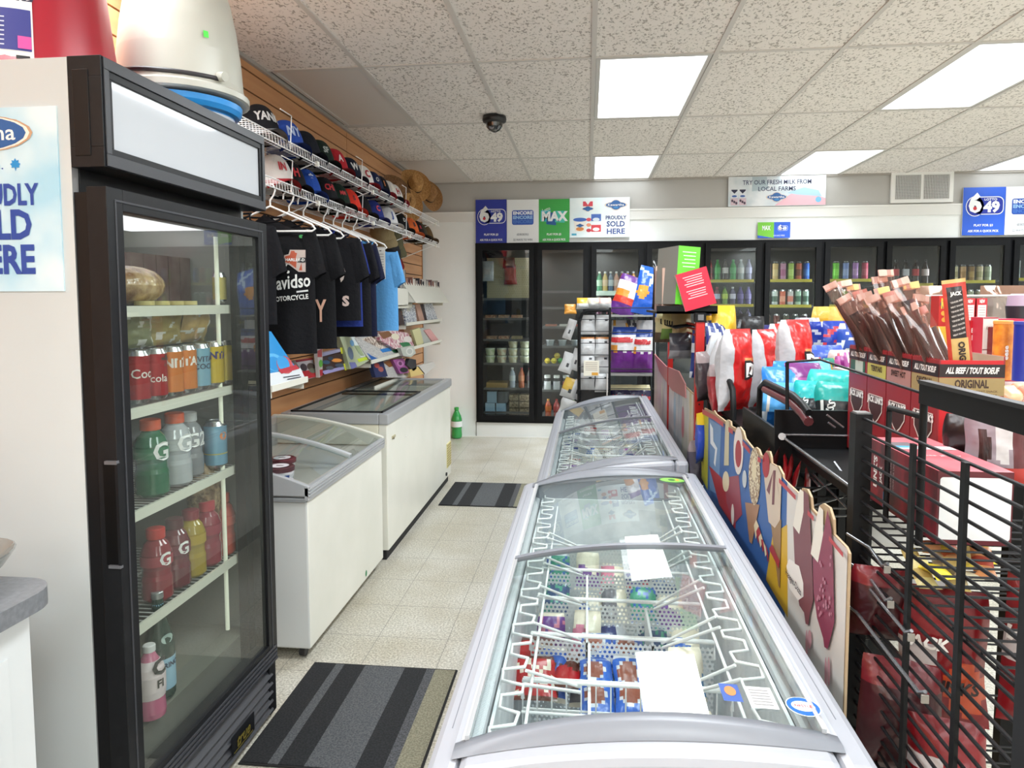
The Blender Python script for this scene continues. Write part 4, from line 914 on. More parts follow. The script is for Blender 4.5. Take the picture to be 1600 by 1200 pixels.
mb = MB(); mb.grid(lambda u, v: (-1.26+.11*u, 1.05+.14*v, .955+.03*u*0+.012*noise.noise(Vector((u*3, v*3, 2)))+.018*v), 6, 6, mat('f2f2f0', .6)); tag(mb.build('paper_napkin'), 'folded white paper in the glass bowl', 'paper')
mb = MB(); mb.grid(lambda u, v: (-1.20+.085*cos(2*pi*u)*sin(pi*v/2), 1.125+.11*sin(2*pi*u)*sin(pi*v/2), .93+.012*noise.noise(Vector((u*5, v*5, 2)))), 12, 4, noisy('wrapped_candy', '8a5a54', 'b89c94', 60, .5)); o = mb.build('candy_heap'); tag(o, 'brownish wrapped candy filling the glass bowl', 'candy', None, 'stuff')

# ================================================================== SLATWALL GOODS
def wire_shelf(z, xf, y0, y1, lip, lab):
    t_ = thing('wire_shelf', lab, 'shelf', 'white wire shelves on the slatwall'); m = MB(); n = int((y1-y0)/.03)
    for k in range(n+1):
        y = y0+(y1-y0)*k/n; m.tube([(XL+.02, y, z), (xf, y, z), (xf+.004, y, z-lip)], .0016, wirew, 4)
    m.build('cross_wires', t_)
    m = MB()
    for x, zz in ((XL+.02, z-.003), (XL+.13, z-.003), (XL+.24, z-.003), (xf, z-.003), (xf+.004, z-lip)): m.bar((x, y0-.005, zz), (x, y1+.005, zz), .0032, wirew, 6)
    m.build('long_wires', t_)
    k = 0; y = y0+.12
    while y < y1:
        b_ = MB(); b_.tube([(XL+.005, y, z-.16), (XL+.02, y, z-.16), (xf-.02, y, z-lip+.004), (xf-.02, y, z-.004)], .0035, wirew, 6); b_.tube([(xf-.03, y, z-.004), (xf-.12, y, z+.10), (xf-.10, y, z+.10), (xf+.005, y, z-lip)], .0025, wirew, 5) if 0 else None
        b_.box(xf-.004, xf+.012, y-.012, y+.012, z-lip-.012, z-lip+.014, mat('e8e6dc', .4)); b_.build('shelf_bracket', t_); y += .93
wire_shelf(2.205, -1.40, 2.45, 6.46, .045, 'upper white wire shelf on the slatwall, carrying caps and straw hats')
wire_shelf(2.005, -1.40, 2.45, 6.46, .045, 'lower white wire shelf on the slatwall, caps above and hangers below')
for i, (px_, py_) in enumerate(((447, 215), (560, 280), (630, 320))):
    p_ = at(px_, py_, X=-1.42); m = MB(); m.tube([(-1.40, p_.y, 2.17), (-1.40, p_.y+.02, 2.33), (-1.40, p_.y-.10, 2.33)], .0028, wirew, 6); 
    m.tube([(-1.40, p_.y, 1.97), (-1.40, p_.y+.02, 2.12), (-1.40, p_.y-.10, 2.12)], .0028, wirew, 6)
    tag(m.build('wire_stop'), 'bent white wire cap stop, %s along the two wire shelves' % ORD[i], 'wire stop', 'wire stops on the cap shelves')

fab = lambda c: noisy('fabric_'+c, c, c, 40, .85, bump=.35, bscale=60, spec=.2)
def cap(col, brimc, loc, rz, lab, txt=None, tc='e8e8e8', panel=None, tsz=.035, grp='caps on the wire shelves', tilt=-.25):
    t_ = thing('baseball_cap', lab, 'cap', grp, loc, rz)
    t_.rotation_euler = (0, tilt, rz); t_.scale = (1.06, 1.06, 1.1)
    Rx, Ry, Hh = .098, .086, .14
    def dome(u, v, e=0):     # u around 0..1 (0 = front +x), v 0..1 up
        a = 2*pi*u; el = pi/2*v; fr = max(0, cos(a)); c_ = cos(el)**(.62 if fr > .5 else .8)
        return ((Rx+e)*c_*cos(a)*(1+.0*fr), (Ry+e)*c_*sin(a), (Hh+e)*sin(el)**(1.0)*(1+.08*fr*(1-v)))
    pm_ = fab(panel) if panel else None
    m = MB(); m.grid(dome, 28, 10, (lambda u, v: pm_ if (pm_ and (u < .17 or u > .83)) else fab(col))); m.build('crown', t_)
    b_ = MB(); N_ = 12; v = []
    for k in range(N_+1):
        a = -1.05+2.1*k/N_
        for q, (rr, dz) in enumerate(((.98, .004), (1.35, -.008), (1.68 if abs(a) < .9 else 1.55, -.022))):
            v.append((Rx*rr*cos(a)*(1 if q == 0 else 1), Ry*(.98 if q == 0 else 1.0)*sin(a)*(1+.04*q), dz-.02*abs(sin(a))*q*.5))
    fc = [(k*3+q, k*3+q+1, k*3+4+q, k*3+3+q) for k in range(N_) for q in range(2)]
    b_.add(v, fc, fab(brimc), True); b_.add([(x, y, z-.004) for x, y, z in v], [tuple(reversed(f)) for f in fc], fab(brimc), True); b_.build('brim', t_)
    bt = MB(); bt.cyl((0, 0, Hh-.002), (0, 0, Hh+.004), .007, fab(col), 10); bt.build('button', t_)
    if txt:
        V, Fc, tw = text_mesh(txt, .04, .0); pm = MB(); vv = []
        for p_ in V:
            a = p_[0]*tsz/.085; el = .42+p_[1]*tsz/.10
            vv.append(tuple(Vector(dome((a/(2*pi)) % 1, min(max(el/(pi/2), 0), 1), .004))))
        pm.add(vv, Fc, mat(tc, .5)); pm.build('embroidery', t_)
    return t_
CAPS = [  # photo pixel of the crown, colour, brim, text, text colour, panel, words
 ((405, 178), '17171b', '6a6c6e', 'YANK', 'b8b8b8', None, 'black cap with grey block letters and brim, nearest on the upper wire shelf', .042),
 ((446, 205), '28489c', '1c3270', 'NY', '9fb0d0', None, 'royal blue cap second on the upper wire shelf', .05),
 ((474, 218), '1a1c24', '1a1c24', None, 'ffffff', None, 'plain black cap behind the royal blue one on the upper wire shelf', .04),
 ((497, 230), '1c2a24', '16201c', 'SF', 'a8b0ac', None, 'dark green cap right before the red one on the upper shelf', .035),
 ((520, 240), 'a8242e', '8a1c24', 'A', 'e0d0d0', None, 'red cap in the middle of the upper wire shelf', .04),
 ((543, 251), '1a2030', '1a2030', 'W', 'd8d8d8', None, 'navy cap with white mark right after the red one on the upper shelf', .045),
 ((563, 263), '1a1e2c', 'a8242e', 'C', 'a82c38', 'dedcd8', 'black cap with a white front panel and red letter on the upper shelf', .05),
 ((579, 273), '20284c', '20284c', 'O', 'c8c8c8', None, 'navy cap with round white badge on the upper shelf', .03),
 ((590, 278), '1c1c22', 'a8242e', 'I', 'd88850', None, 'black cap with upright orange badge on the upper shelf', .04),
 ((603, 285), '1a1c24', '1a1c24', 'B', 'e8e4dc', 'd4d0cc', 'black and white cap next to the straw hats on the upper shelf', .04),
 ((612, 291), 'b0b0b4', 'a8242e', 'H', 'a8242e', 'd8d6d4', 'grey cap with red letter touching the straw hats', .045)]
for (px_, c, bc, tx, tc, pn, lab, ts) in CAPS:
    p_ = at(px_[0], px_[1], X=-1.53); cap(c, bc, (-1.53, p_.y, 2.212), -.62, lab, tx, tc, pn, ts)
CAPS2 = [((428, 262), 'c8c4c0', 'a82c34', 'IN', 'a82c34', None, 'white and red cap cut off by the fridge on the lower shelf', .04),
 ((450, 270), '17171b', '17171b', 'H', 'b82c34', None, 'black cap with red letter, first whole one on the lower shelf', .045),
 ((475, 283), '24489c', '24489c', '*', 'c8d4e8', None, 'royal blue cap with a pale star on the lower shelf', .06),
 ((503, 292), '1a1a1e', '1a1a1e', 'CHI', 'b82c34', None, 'black cap with red lettering on the lower shelf', .035),
 ((524, 300), '1a2a22', '1a1a1e', 'MM', 'b83438', None, 'dark green black cap next to the bright red one on the lower shelf', .025),
 ((542, 305), 'd43a2c', 'd43a2c', 'S', '3a2a2c', None, 'bright orange-red cap in the middle of the lower shelf', .03),
 ((560, 315), '17171b', '17171b', None, 'ffffff', None, 'plain black cap right after the bright red one on the lower shelf', .03),
 ((580, 325), '2a3478', '2a3478', 'C', 'c84858', None, 'dark blue cap with a pink letter on the lower shelf', .04),
 ((603, 333), '24489c', 'e0e0e0', 'J', '2a489c', 'd8d8da', 'blue cap with white front panel on the lower shelf', .045),
 ((622, 343), '1c1c1e', '1c1c1e', 'D', 'c8c4c0', None, 'black cap left of the orange one on the lower shelf', .03),
 ((638, 350), 'd86a38', 'd86a38', 'B', '2a2a2e', None, 'orange cap near the far end of the lower shelf', .035),
 ((648, 355), '2c2222', '2c2222', 'R', 'b83c4c', None, 'black cap with dark red letter behind the orange cap', .03),
 ((658, 359), '4a4434', '4a4434', None, 'ffffff', None, 'camouflage brown cap second last on the lower shelf', .03),
 ((668, 363), '6a5238', '5a4630', None, 'ffffff', None, 'brown patterned cap last on the lower shelf', .03)]
for (px_, c, bc, tx, tc, pn, lab, ts) in CAPS2:
    p_ = at(px_[0], px_[1], X=-1.53); cap(c, bc, (-1.53, min(p_.y, 6.40) if 'last on' in lab and 'second' not in lab else min(p_.y, 6.16), 2.012), -.62, lab, tx, tc, pn, ts)
straw = noisy('tan_straw', 'a87844', 'c89a60', 60, .7, bump=.4, lo=.35, hi=.65); straw2 = noisy('dark_straw', '6e4c30', '8a6440', 60, .7, bump=.4)
def cowboy(loc, rot, m, band, lab):
    t_ = thing('straw_hat', lab, 'hat', 'straw hats on the end of the upper shelf', loc); t_.rotation_euler = rot; t_.scale = (.76, .76, .8)
    h_ = MB(); h_.grid(lambda u, v: ((.10+.11*v)*cos(2*pi*u)*1.08, (.085+.09*v)*sin(2*pi*u), .055*v*v*abs(sin(2*pi*u))**1.5), 32, 5, m)
    h_.build('brim', t_)
    c_ = MB(); c_.grid(lambda u, v: (.10*cos(2*pi*u)*(1-.25*v-.5*max(0, v-.85)/.15)*1.08, .085*sin(2*pi*u)*(1-.3*v-.7*max(0, v-.85)/.15), .12*min(v/.85, 1)-.03*max(0, v-.85)/.15), 28, 8, m); c_.build('crown', t_)
    b_ = MB(); b_.lathe([(.1015, .002), (.0995, .02)], band, Matrix.Diagonal((1.08, .86, 1, 1)), n=28, capb=False, capt=False); b_.build('hat_band', t_)
for (px_, py_, Xx, m, lab, rot) in ((617, 300, -1.62, straw2, 'dark brown straw hat leaning on the slatwall at the end of the cap row', (.2, 1.2, -.5)), (648, 288, -1.52, straw, 'light tan straw hat on top of the hat pile at the shelf end', (.2, 1.05, -.7)), (668, 303, -1.45, noisy('brown_straw', '8a6038', 'a87c4c', 60, .7), 'brown straw hat furthest at the end of the upper wire shelf', (.1, 1.1, -.6)), (635, 318, -1.55, straw, 'tan straw hat lowest of the pile touching the upper wire shelf', (.1, 1.15, -.8))):
    p_ = at(px_, py_, X=Xx); cowboy((Xx, min(p_.y, 6.75), p_.z-.01), rot, m, mat('3c2a1c', .7), lab)

# hangers and shirts
def hanger(px_, py_, lab):
    p_ = at(px_, py_, X=-1.405); y = p_.y; x0 = -1.43; z = 1.955
    m = MB(); m.tube([(x0-.028, y, z-.012), (x0-.026, y, z+.012), (x0-.008, y, z+.028), (x0+.014, y, z+.024), (x0+.026, y, z+.004), (x0+.018, y, z-.022), (x0, y, z-.045), (x0, y, z-.075)], .0042, WHITE, 7)
    m.tube([(x0, y, z-.072), (x0+.19, y+.01, z-.155), (x0+.205, y+.01, z-.175), (x0+.19, y+.01, z-.185), (x0-.19, y-.01, z-.185), (x0-.205, y-.01, z-.175), (x0-.19, y-.01, z-.155), (x0, y, z-.072)], .0048, WHITE, 7)
    tag(m.build('clothes_hanger'), lab, 'hanger', 'white plastic hangers under the lower wire shelf'); return y
HY = []
for i, (a, b_) in enumerate(((430, 300), (459, 310), (481, 317), (512, 325), (527, 330), (541, 336), (558, 341))):
    HY.append(hanger(a, b_, 'white plastic hanger under lower wire shelf, %s from the fridge' % ORD[i]))
def shirt(y, col, ztop, length, lab, prints=(), w=.46, x0=-1.43, seed=0, sleeve=.2, under=None, tagp=None):
    t_ = thing('hanging_shirt', lab, 'shirt', 'shirts hanging under the wire shelves', (x0, y, ztop)); f = fab(col); rr = random.Random(seed); ox = rr.random()*20
    def body(u, v, e=0):
        a = 2*pi*u; z = -length*v; hw = w/2*(.97+.03*v) if v > .12 else w/2*(.40+.57*(v/.12)**.5)
        dp = .018+.035*min(1, v*3); x = hw*cos(a); y_ = dp*sin(a)
        y_ += .012*noise.noise(Vector((x*14+ox, 0, z*1.2)))*min(1, v*3)+.008*sin(x*38+ox)*v
        if v <= .12: z = -.065*abs(cos(a))*(1 if v > 0 else 1)*1.0-length*v*.6
        return (x, y_-e*(1 if sin(a) < 0 else -1), z)
    m = MB(); m.grid(body, 44, 22, f); m.build('shirt_body', t_)
    for s in (1, -1):
        sl_ = MB(); L_ = sleeve
        def sv(u, v, s=s):
            a = 2*pi*u; c0 = Vector((s*(w/2-.045), 0, -.10)); d = Vector((s*.20, .06, -.95)).normalized(); c = c0+d*(v*L_); rx = .062+.008*v
            return tuple(c+Vector((cos(a)*rx*.75, sin(a)*.026+.005*sin(6*a+v*4), cos(a)*s*rx*.45)))
        sl_.grid(sv, 18, 8, f); sl_.build('sleeve', t_)
    cl = MB(); cl.tube([(.075*cos(a*pi/10), .024*sin(a*pi/10)-.004, -.018-.022*abs(sin(a*pi/10)) if a > 10 else -.012) for a in range(20)], .005, f, 5, closed=True); cl.build('collar', t_)
    if prints:
        pm = MB()
        for pr_ in prints:
            kind, x, z, sz, c = pr_[:5]
            def onb(px_, pz_, e=.004):
                c_ = max(-.99, min(.99, px_/(w/2))); a = -math.acos(c_); v = min(max(-pz_/length, .13), .99); q = body((a/(2*pi)) % 1, v); return (px_, q[1]-e, pz_)
            if kind == 'poly': pm.add([onb(px_, pz_, .004+.0006*sz) for px_, pz_ in x], [tuple(range(len(x)))], mat(c, .6)); continue
            V, Fc, tw = text_mesh(kind, pr_[5] if len(pr_) > 5 else .03, pr_[6] if len(pr_) > 6 else 0); wd = pr_[7] if len(pr_) > 7 else None; kx = wd/tw if wd else sz; rot = pr_[8] if len(pr_) > 8 else 0
            pm.add([onb(x+p_[0]*kx*cos(rot)-p_[1]*sz*sin(rot), z+p_[0]*kx*sin(rot)+p_[1]*sz*cos(rot), .0062) for p_ in V], Fc, mat(c, .6))
        pm.build('shirt_print', t_)
    if tagp:
        tg = MB(); x, z, ww, hh = tagp; tg.box(x-ww/2, x+ww/2, -.068, -.066, z-hh, z, mat('e6e6e2', .5)); tg.rect(x, z-.02, .012, .014, mat('5a5a5c', .5), F3((0, -.0682, 0), (1, 0, 0), (0, 0, 1)), .0004)
        for i in range(7): tg.rect(x, z-.045-i*.016, ww*.7, .004, mat('a0a0a0', .5), F3((0, -.0682, 0), (1, 0, 0), (0, 0, 1)), .0004)
        tg.build('size_tag', t_)
    return t_
zt_ = 1.852
or_ = 'c05a2c'
shirt(HY[0]-.10, '16161a', zt_, .50, 'plain black shirt nearest the tall fridge', seed=1, w=.36, x0=-1.545)
shirt(HY[0]+.05, '131316', zt_, .64, 'black shirt with white motorcycle script and an orange shield', (
    ('ley.', .075, -.245, .085, 'e4e4e0', .02, .15), ('Davidso', .118, -.315, .085, 'e4e4e0', .02, .15, .19, .12), ('MOTORCYCLE', .125, -.385, .03, 'e4e4e0', .03, 0, .16, .1),
    ('poly', [(.02, -.375), (.19, -.34), (.19, -.35), (.03, -.392)], None, 0, 'e4e4e0') if False else ('-', .12, -.355, .06, 'e4e4e0', .02, 0, .17, .12),
    ('poly', [(.105, -.19), (.125, -.185), (.13, -.165), (.195, -.165), (.195, -.265), (.165, -.265), (.13, -.235), (.105, -.225)], 1, 0, 'b8a8a0'), ('poly', [(.11, -.195), (.13, -.19), (.135, -.17), (.192, -.17), (.192, -.258), (.165, -.258), (.135, -.23), (.11, -.22)], 2, 0, 'b04c2c'), ('poly', [(.108, -.20), (.195, -.20), (.195, -.222), (.108, -.222)], 3, 0, '1c1c1e'),
    ('HARLEY-D', .152, -.211, .018, 'e4e4e0', .03, 0, .08), ('poly', [(.165, -.10), (.172, -.096), (.182, -.096), (.186, -.104), (.178, -.112), (.168, -.11)], 2, 0, '46b060')), seed=2, x0=-1.475)
shirt(HY[1]+.05, '141417', zt_, .63, 'black shirt with a pale print low on its front behind the motorcycle one', (('Y', .17, -.45, .15, 'd8a890', .02, 0, .05),), seed=3, x0=-1.455)
shirt(HY[2]+.15, '16161a', zt_, .50, 'black shirt with white flame shape and letter S', (('poly', [(.14, -.19), (.155, -.21), (.165, -.245), (.155, -.285), (.142, -.30), (.135, -.27), (.142, -.24)], 1, 0, 'dccfc8'), ('S', .165, -.40, .07, 'e0c8c0', .05)), seed=4, x0=-1.42)
shirt(HY[2]+.24, '24347c', zt_-.005, .53, 'bright blue shirt showing below the black one with the flame', seed=5, x0=-1.43, w=.44, sleeve=.18)
shirt(HY[3]+.10, '15151a', zt_, .59, 'long black shirt behind the bright blue one', seed=6)
shirt(HY[4]+.05, '1c2038', zt_, .60, 'dark navy shirt with a white size tag', seed=7, tagp=(.19, -.30, .045, .16))
shirt(HY[6]+.16, '5c9cd4', zt_-.01, .575, 'light blue shirt hanging last in the row', (('~', .12, -.26, .12, 'e4ecf2', .01, 0, .09, .8), ('z', .14, -.22, .07, 'e4ecf2', .01, 0, .05)), seed=8, tagp=(.14, -.05, .06, .20))
# caps hanging below the shelf end
for i, (a, b_, c, lab) in enumerate(((597, 366, '8c7c5c', 'khaki cap hanging below the lower wire shelf'), (612, 383, '5c5842', 'camouflage cap on a peg right of the khaki cap'), (608, 402, '26262a', 'black cap with dark red brim on lowest peg under the camouflage cap'))):
    p_ = at(a, b_, X=-1.58); o = cap(c, '70201f' if i == 2 else c, (-1.58, p_.y, p_.z), -.9, lab, None, grp='caps hanging on pegs'); o.rotation_euler = (.3, .5, -.7)

# ------------------------------------------------------------------ hanging packs and racks
def wcard(pts, X, th, m, name, lab, cat, grp=None, prints=(), lean=.0):
    "flat pack facing the aisle; pts = its corners as seen in the photograph, on the plane X"
    w_ = [at(a, b_, X=X) for a, b_ in pts]; n = len(w_); mb = MB(); zmin = min(p_.z for p_ in w_)
    q = [Vector((X-(p_.z-zmin)*lean, p_.y, p_.z)) for p_ in w_]
    v = q+[p_-Vector((th, 0, 0)) for p_ in q]
    mb.add(v, [tuple(range(n)), tuple(range(2*n-1, n-1, -1))], m); mb.add(v, [(i, (i+1) % n, n+(i+1) % n, n+i) for i in range(n)], m)
    for e, (pp, pmx) in enumerate(prints):
        r_ = [at(a, b_, X=X) for a, b_ in pp]; mb.add([(X+.0008+.0004*e-(p_.z-zmin)*lean, p_.y, p_.z) for p_ in r_], [tuple(range(len(r_)))], pmx)
    o_ = mb.build(name); tag(o_, lab, cat, grp); return o_
def ep(cx, cy, rx, ry, n=14): return [(cx+rx*cos(2*pi*i/n), cy+ry*sin(2*pi*i/n)) for i in range(n)]
def rack_shelf(ax, ay, bx, by, X, lab, depth=.2):
    p0, p1 = at(ax, ay, X=X), at(bx, by, X=X); z = (p0.z+p1.z)/2; y0, y1 = sorted((p0.y, p1.y)); y1 = min(y1, YB-.1)
    t_ = thing('rack_shelf', lab, 'shelf', 'small shelves hooked on the slatwall'); mb = MB(); mb.box(XL+.01, X, y0, y1, z-.008, z-.003, glass('acrylic', 'e6ece8', 1.4, .05, .05, .2)); mb.build('shelf_plate', t_)
    MB().box(X-.004, X+.004, y0, y1, z-.012, z+.014, mat('e4e2d6', .4)).build('front_lip', t_)
    for y in (y0+.02, y1-.02): MB().box(XL, X-.01, y-.003, y+.003, z-.04, z-.008, mat('e4e2d6', .4)).build('bracket', t_)
    return z
rack_shelf(424, 607, 480, 594, -1.28, 'short clear shelf under the blue goggles pack', .2)
rack_shelf(580, 568, 631, 550, -1.47, 'clear shelf of toy packs right of the shirts')
rack_shelf(632, 548, 690, 532, -1.45, 'clear shelf holding cards near the room corner')
rack_shelf(635, 508, 690, 499, -1.45, 'shelf of patterned notebooks near the room corner')
rack_shelf(585, 590, 676, 582, -1.52, 'lowest clear shelf just above the long freezer')
rack_shelf(594, 480, 643, 479, -1.47, 'shelf behind the plain white box'); rack_shelf(645, 474, 694, 469, -1.47, 'shelf behind the slanted white box')
BLUC = mat('2f8fd0', .3); wcd = mat('d8dce0', .4); rdd = mat('b83440', .4)
wcard([(423, 516), (444, 518), (461, 560), (479, 594), (424, 606)], -1.30, .05, BLUC, 'blister_pack', 'large blue blister pack of swim goggles right of the fridge', 'toy pack', prints=(
    ([(424, 584), (474, 575), (478, 594), (424, 605)], wcd), (ep(437, 566, 14, 14), mat('62b4e4', .3)), (ep(437, 568, 10, 11), BLUC), (ep(452, 570, 12, 14), mat('c4585c', .3)), (ep(450, 568, 9, 12), mat('3f9ad8', .3)), ([(440, 578), (468, 570), (472, 576), (444, 584)], rdd),
    ([(445, 589), (470, 585), (470, 586.5), (445, 590.5)], mat('404048', .5)), ([(450, 592), (471, 588), (471, 589.5), (450, 593.5)], mat('404048', .5))), lean=.25)
wcard([(468, 564), (494, 560), (498, 588), (479, 593)], -1.52, .03, mat('b0a8ac', .4), 'toy_pack', 'grey and red boxed toy pack right of the blue goggles', 'toy pack', 'toy packs under the shirts', prints=(([(474, 580), (497, 577), (498, 588), (478, 592)], mat('b01c28', .4)), (ep(478, 574, 5, 6), mat('3a2c34', .5)), (ep(489, 573, 6, 6), mat('4a3c34', .5)), (ep(490, 579, 5, 4), mat('6a6c5c', .5)), ([(467, 563), (494, 559), (494, 562), (468, 566)], mat('8a1c28', .4))), lean=.2)
wcard([(494, 531), (498, 540), (504, 545), (504, 586), (499, 590)], -1.50, .02, mat('d0c8c4', .4), 'toy_pack', 'narrow white and red upright pack in the toy row', 'toy pack', 'toy packs under the shirts', prints=(([(496, 548), (503, 545), (503, 558), (496, 558)], mat('c4585c', .4)), (ep(501, 568, 3, 6), mat('6cb84a', .4)), ([(499, 578), (504, 577), (504, 586), (500, 588)], rdd)))
wcard([(502, 559), (545, 549), (547, 573), (506, 585)], -1.53, .03, mat('3a2420', .5), 'toy_pack', 'dark pack of small toy vehicles with lilac bottom strip', 'toy pack', 'toy packs under the shirts', prints=(([(503, 580), (543, 571), (545, 575), (507, 585)], mat('9a94c4', .4)), (ep(512, 566, 6, 3), mat('30506c', .4)), (ep(528, 563, 8, 3), mat('d88c40', .4)), (ep(516, 575, 6, 3), mat('50545c', .4)), (ep(531, 571, 7, 3), mat('404a5c', .4)), (ep(519, 560, 4, 3), mat('2a3c50', .4)), ([(537, 568), (542, 569), (543, 577), (538, 579)], mat('d8d83c', .4))), lean=.15)
wcard([(503, 552), (545, 542), (546, 546), (504, 557)], -1.54, .03, mat('9a98b4', .4), 'toy_pack', 'lilac strip pack above the toy vehicles', 'toy pack', 'toy packs under the shirts', prints=(([(531, 543), (536, 543), (538, 552), (533, 553)], mat('d8d83c', .4)),))
wcard([(528, 525), (545, 521), (546, 545), (530, 548)], -1.56, .02, mat('3c2418', .5), 'toy_pack', 'dark brown pack high behind the yellow-green one', 'toy pack', 'toy packs under the shirts')
wcard([(540, 522), (562, 523), (580, 562), (562, 572), (547, 577), (545, 550)], -1.5, .04, mat('b4bc9c', .35), 'toy_pack', 'yellow-green and blue pack of bubble toys', 'toy pack', 'toy packs under the shirts', prints=(([(556, 524), (563, 526), (576, 556), (566, 558)], mat('e4ecec', .3)), ([(560, 561), (577, 557), (578, 561), (562, 566)], mat('c4d83c', .4)), (ep(557, 536, 3, 5), mat('6a9cc4', .4)), (ep(552, 552, 4, 10), mat('6c7c94', .4)), ([(547, 566), (556, 566), (558, 573), (549, 577)], mat('7a7cb4', .4)), ([(560, 540), (566, 540), (572, 556), (566, 556)], mat('9caa84', .4))), lean=.2)
speck = noisy('speckled_card', '9c9c9c', 'd4d0cc', 160, .5, lo=.4, hi=.6); busy = noisy('busy_toys', '6a4c3c', 'e4d8cc', 50, .45, lo=.42, hi=.58); busy2 = noisy('busy_toys_pink', 'b8647c', 'ece4e0', 40, .4, lo=.4, hi=.6); grn = mat('2c7a4c', .4)
wcard([(564, 528), (585, 524), (612, 540), (628, 551), (590, 564), (578, 561)], -1.49, .03, speck, 'toy_pack', 'grey speckled bag of plastic animals with blue corner', 'toy pack', 'animal toy packs', prints=(([(577, 551), (583, 556), (593, 561), (582, 564)], mat('2864b0', .4)), ([(574, 530), (588, 525), (606, 540), (600, 546)], busy), ([(597, 546), (612, 543), (615, 548), (600, 551)], mat('2f7cc4', .4)), ([(614, 547), (626, 545), (627, 550), (616, 551)], grn)), lean=.25)
wcard([(602, 504), (610, 499), (622, 512), (632, 530), (622, 532), (606, 516)], -1.5, .02, speck, 'toy_pack', 'grey speckled bag with green corner leaning on the slats', 'toy pack', 'animal toy packs', prints=(([(602, 504), (608, 501), (614, 513), (605, 516)], grn), ([(618, 498), (628, 495), (634, 518), (628, 524)], mat('8a5038', .5))), lean=.2)
wcard([(598, 520), (616, 516), (642, 520), (648, 540), (640, 546), (618, 545), (600, 532)], -1.47, .035, busy2, 'toy_pack', 'pale bag of mixed animal figures in the middle of the toy rack', 'toy pack', 'animal toy packs', prints=(([(598, 520), (614, 517), (620, 524), (604, 530)], mat('7c5438', .5)), ([(626, 536), (640, 534), (644, 541), (632, 544)], grn), (ep(640, 530, 6, 5), mat('e4dcd8', .4)), (ep(622, 526, 6, 5), mat('e8e0c8', .4))), lean=.2)
wcard([(626, 544), (646, 540), (650, 552), (642, 558), (630, 556)], -1.44, .03, mat('c8ccc4', .3), 'toy_pack', 'clear bag with round lid hanging over the edge of toy rack', 'toy pack', 'animal toy packs', prints=((ep(640, 549, 6, 6), mat('e8e8e4', .3)), (ep(640, 549, 4, 4), mat('c4c8c4', .3))))
wcard([(644, 516), (656, 512), (662, 536), (652, 542)], -1.47, .02, mat('d4d0a0', .4), 'card_pack', 'pale yellow pack on the card shelf', 'card pack', 'packs on the card shelf'); wcard([(654, 514), (662, 512), (678, 536), (664, 540)], -1.48, .02, mat('b8bcb8', .4), 'card_pack', 'silver grey pack leaning beside the pale yellow one', 'card pack', 'packs on the card shelf'); wcard([(663, 516), (672, 514), (686, 532), (677, 536)], -1.47, .02, mat('dcA0a0'.lower(), .4), 'card_pack', 'pink pack on the card shelf beside the corner', 'card pack', 'packs on the card shelf')
pat = noisy('floral_cover', '7c8498', 'e8e8ea', 70, .5, lo=.42, hi=.58)
for i, (q, m_, nm) in enumerate((([(618, 480), (627, 480), (632, 506), (625, 508)], mat('4a3c3c', .5), 'black spined'), ([(633, 478), (651, 476), (652, 504), (636, 508)], pat, 'first floral'), ([(652, 476), (659, 475), (664, 502), (656, 504)], mat('c09888', .5), 'dusty pink'), ([(659, 475), (664, 475), (668, 501), (664, 502)], mat('3a2c30', .5), 'dark'), ([(665, 475), (678, 474), (684, 499), (668, 502)], pat, 'second floral'))):
    wcard(q, -1.49, .02, m_, 'notebook', '%s notebook on the shelf near the room corner' % nm, 'notebook', 'notebooks on the corner shelf', lean=.1)
wcard([(585, 567), (602, 563), (606, 588), (588, 590)], -1.5, .03, mat('28305c', .5), 'toy_pack', 'navy and red pack at the left of the lowest toy shelf', 'toy pack', 'packs on the lowest shelf', prints=((ep(592, 571, 4, 4), mat('b8504c', .5)), (ep(597, 577, 4, 4), mat('a85c58', .5))), lean=.15)
wcard([(600, 566), (616, 562), (636, 590), (606, 590)], -1.49, .03, speck, 'toy_pack', 'speckled grey pack with fruit colours on the lowest shelf', 'toy pack', 'packs on the lowest shelf', prints=(([(604, 566), (616, 562), (618, 572), (612, 574)], mat('8c5830', .5)),), lean=.15)
wcard([(618, 562), (634, 560), (640, 582), (626, 584)], -1.47, .03, mat('a85a9c', .4), 'toy_pack', 'purple and pink hair accessory pack on the lowest shelf', 'toy pack', 'packs on the lowest shelf', prints=((ep(628, 568, 5, 5), mat('c888bc', .4)), (ep(628, 568, 2.5, 3), mat('6c3c64', .4)), (ep(632, 578, 6, 4), mat('2c2c30', .4))), lean=.15)
wcard([(640, 560), (650, 562), (651, 576), (646, 580), (636, 570)], -1.46, .03, mat('34343a', .5), 'toy_pack', 'black strap pack on the lowest shelf', 'toy pack', 'packs on the lowest shelf')
wcard([(640, 578), (654, 572), (664, 584), (642, 589)], -1.46, .02, mat('dcc07c', .5), 'toy_pack', 'yellow pack lying on the lowest shelf', 'toy pack', 'packs on the lowest shelf')
wcard([(652, 572), (678, 565), (680, 572), (664, 586)], -1.46, .03, mat('d0ccc8', .4), 'toy_pack', 'clear plastic pack at the right end of the lowest shelf', 'toy pack', 'packs on the lowest shelf')
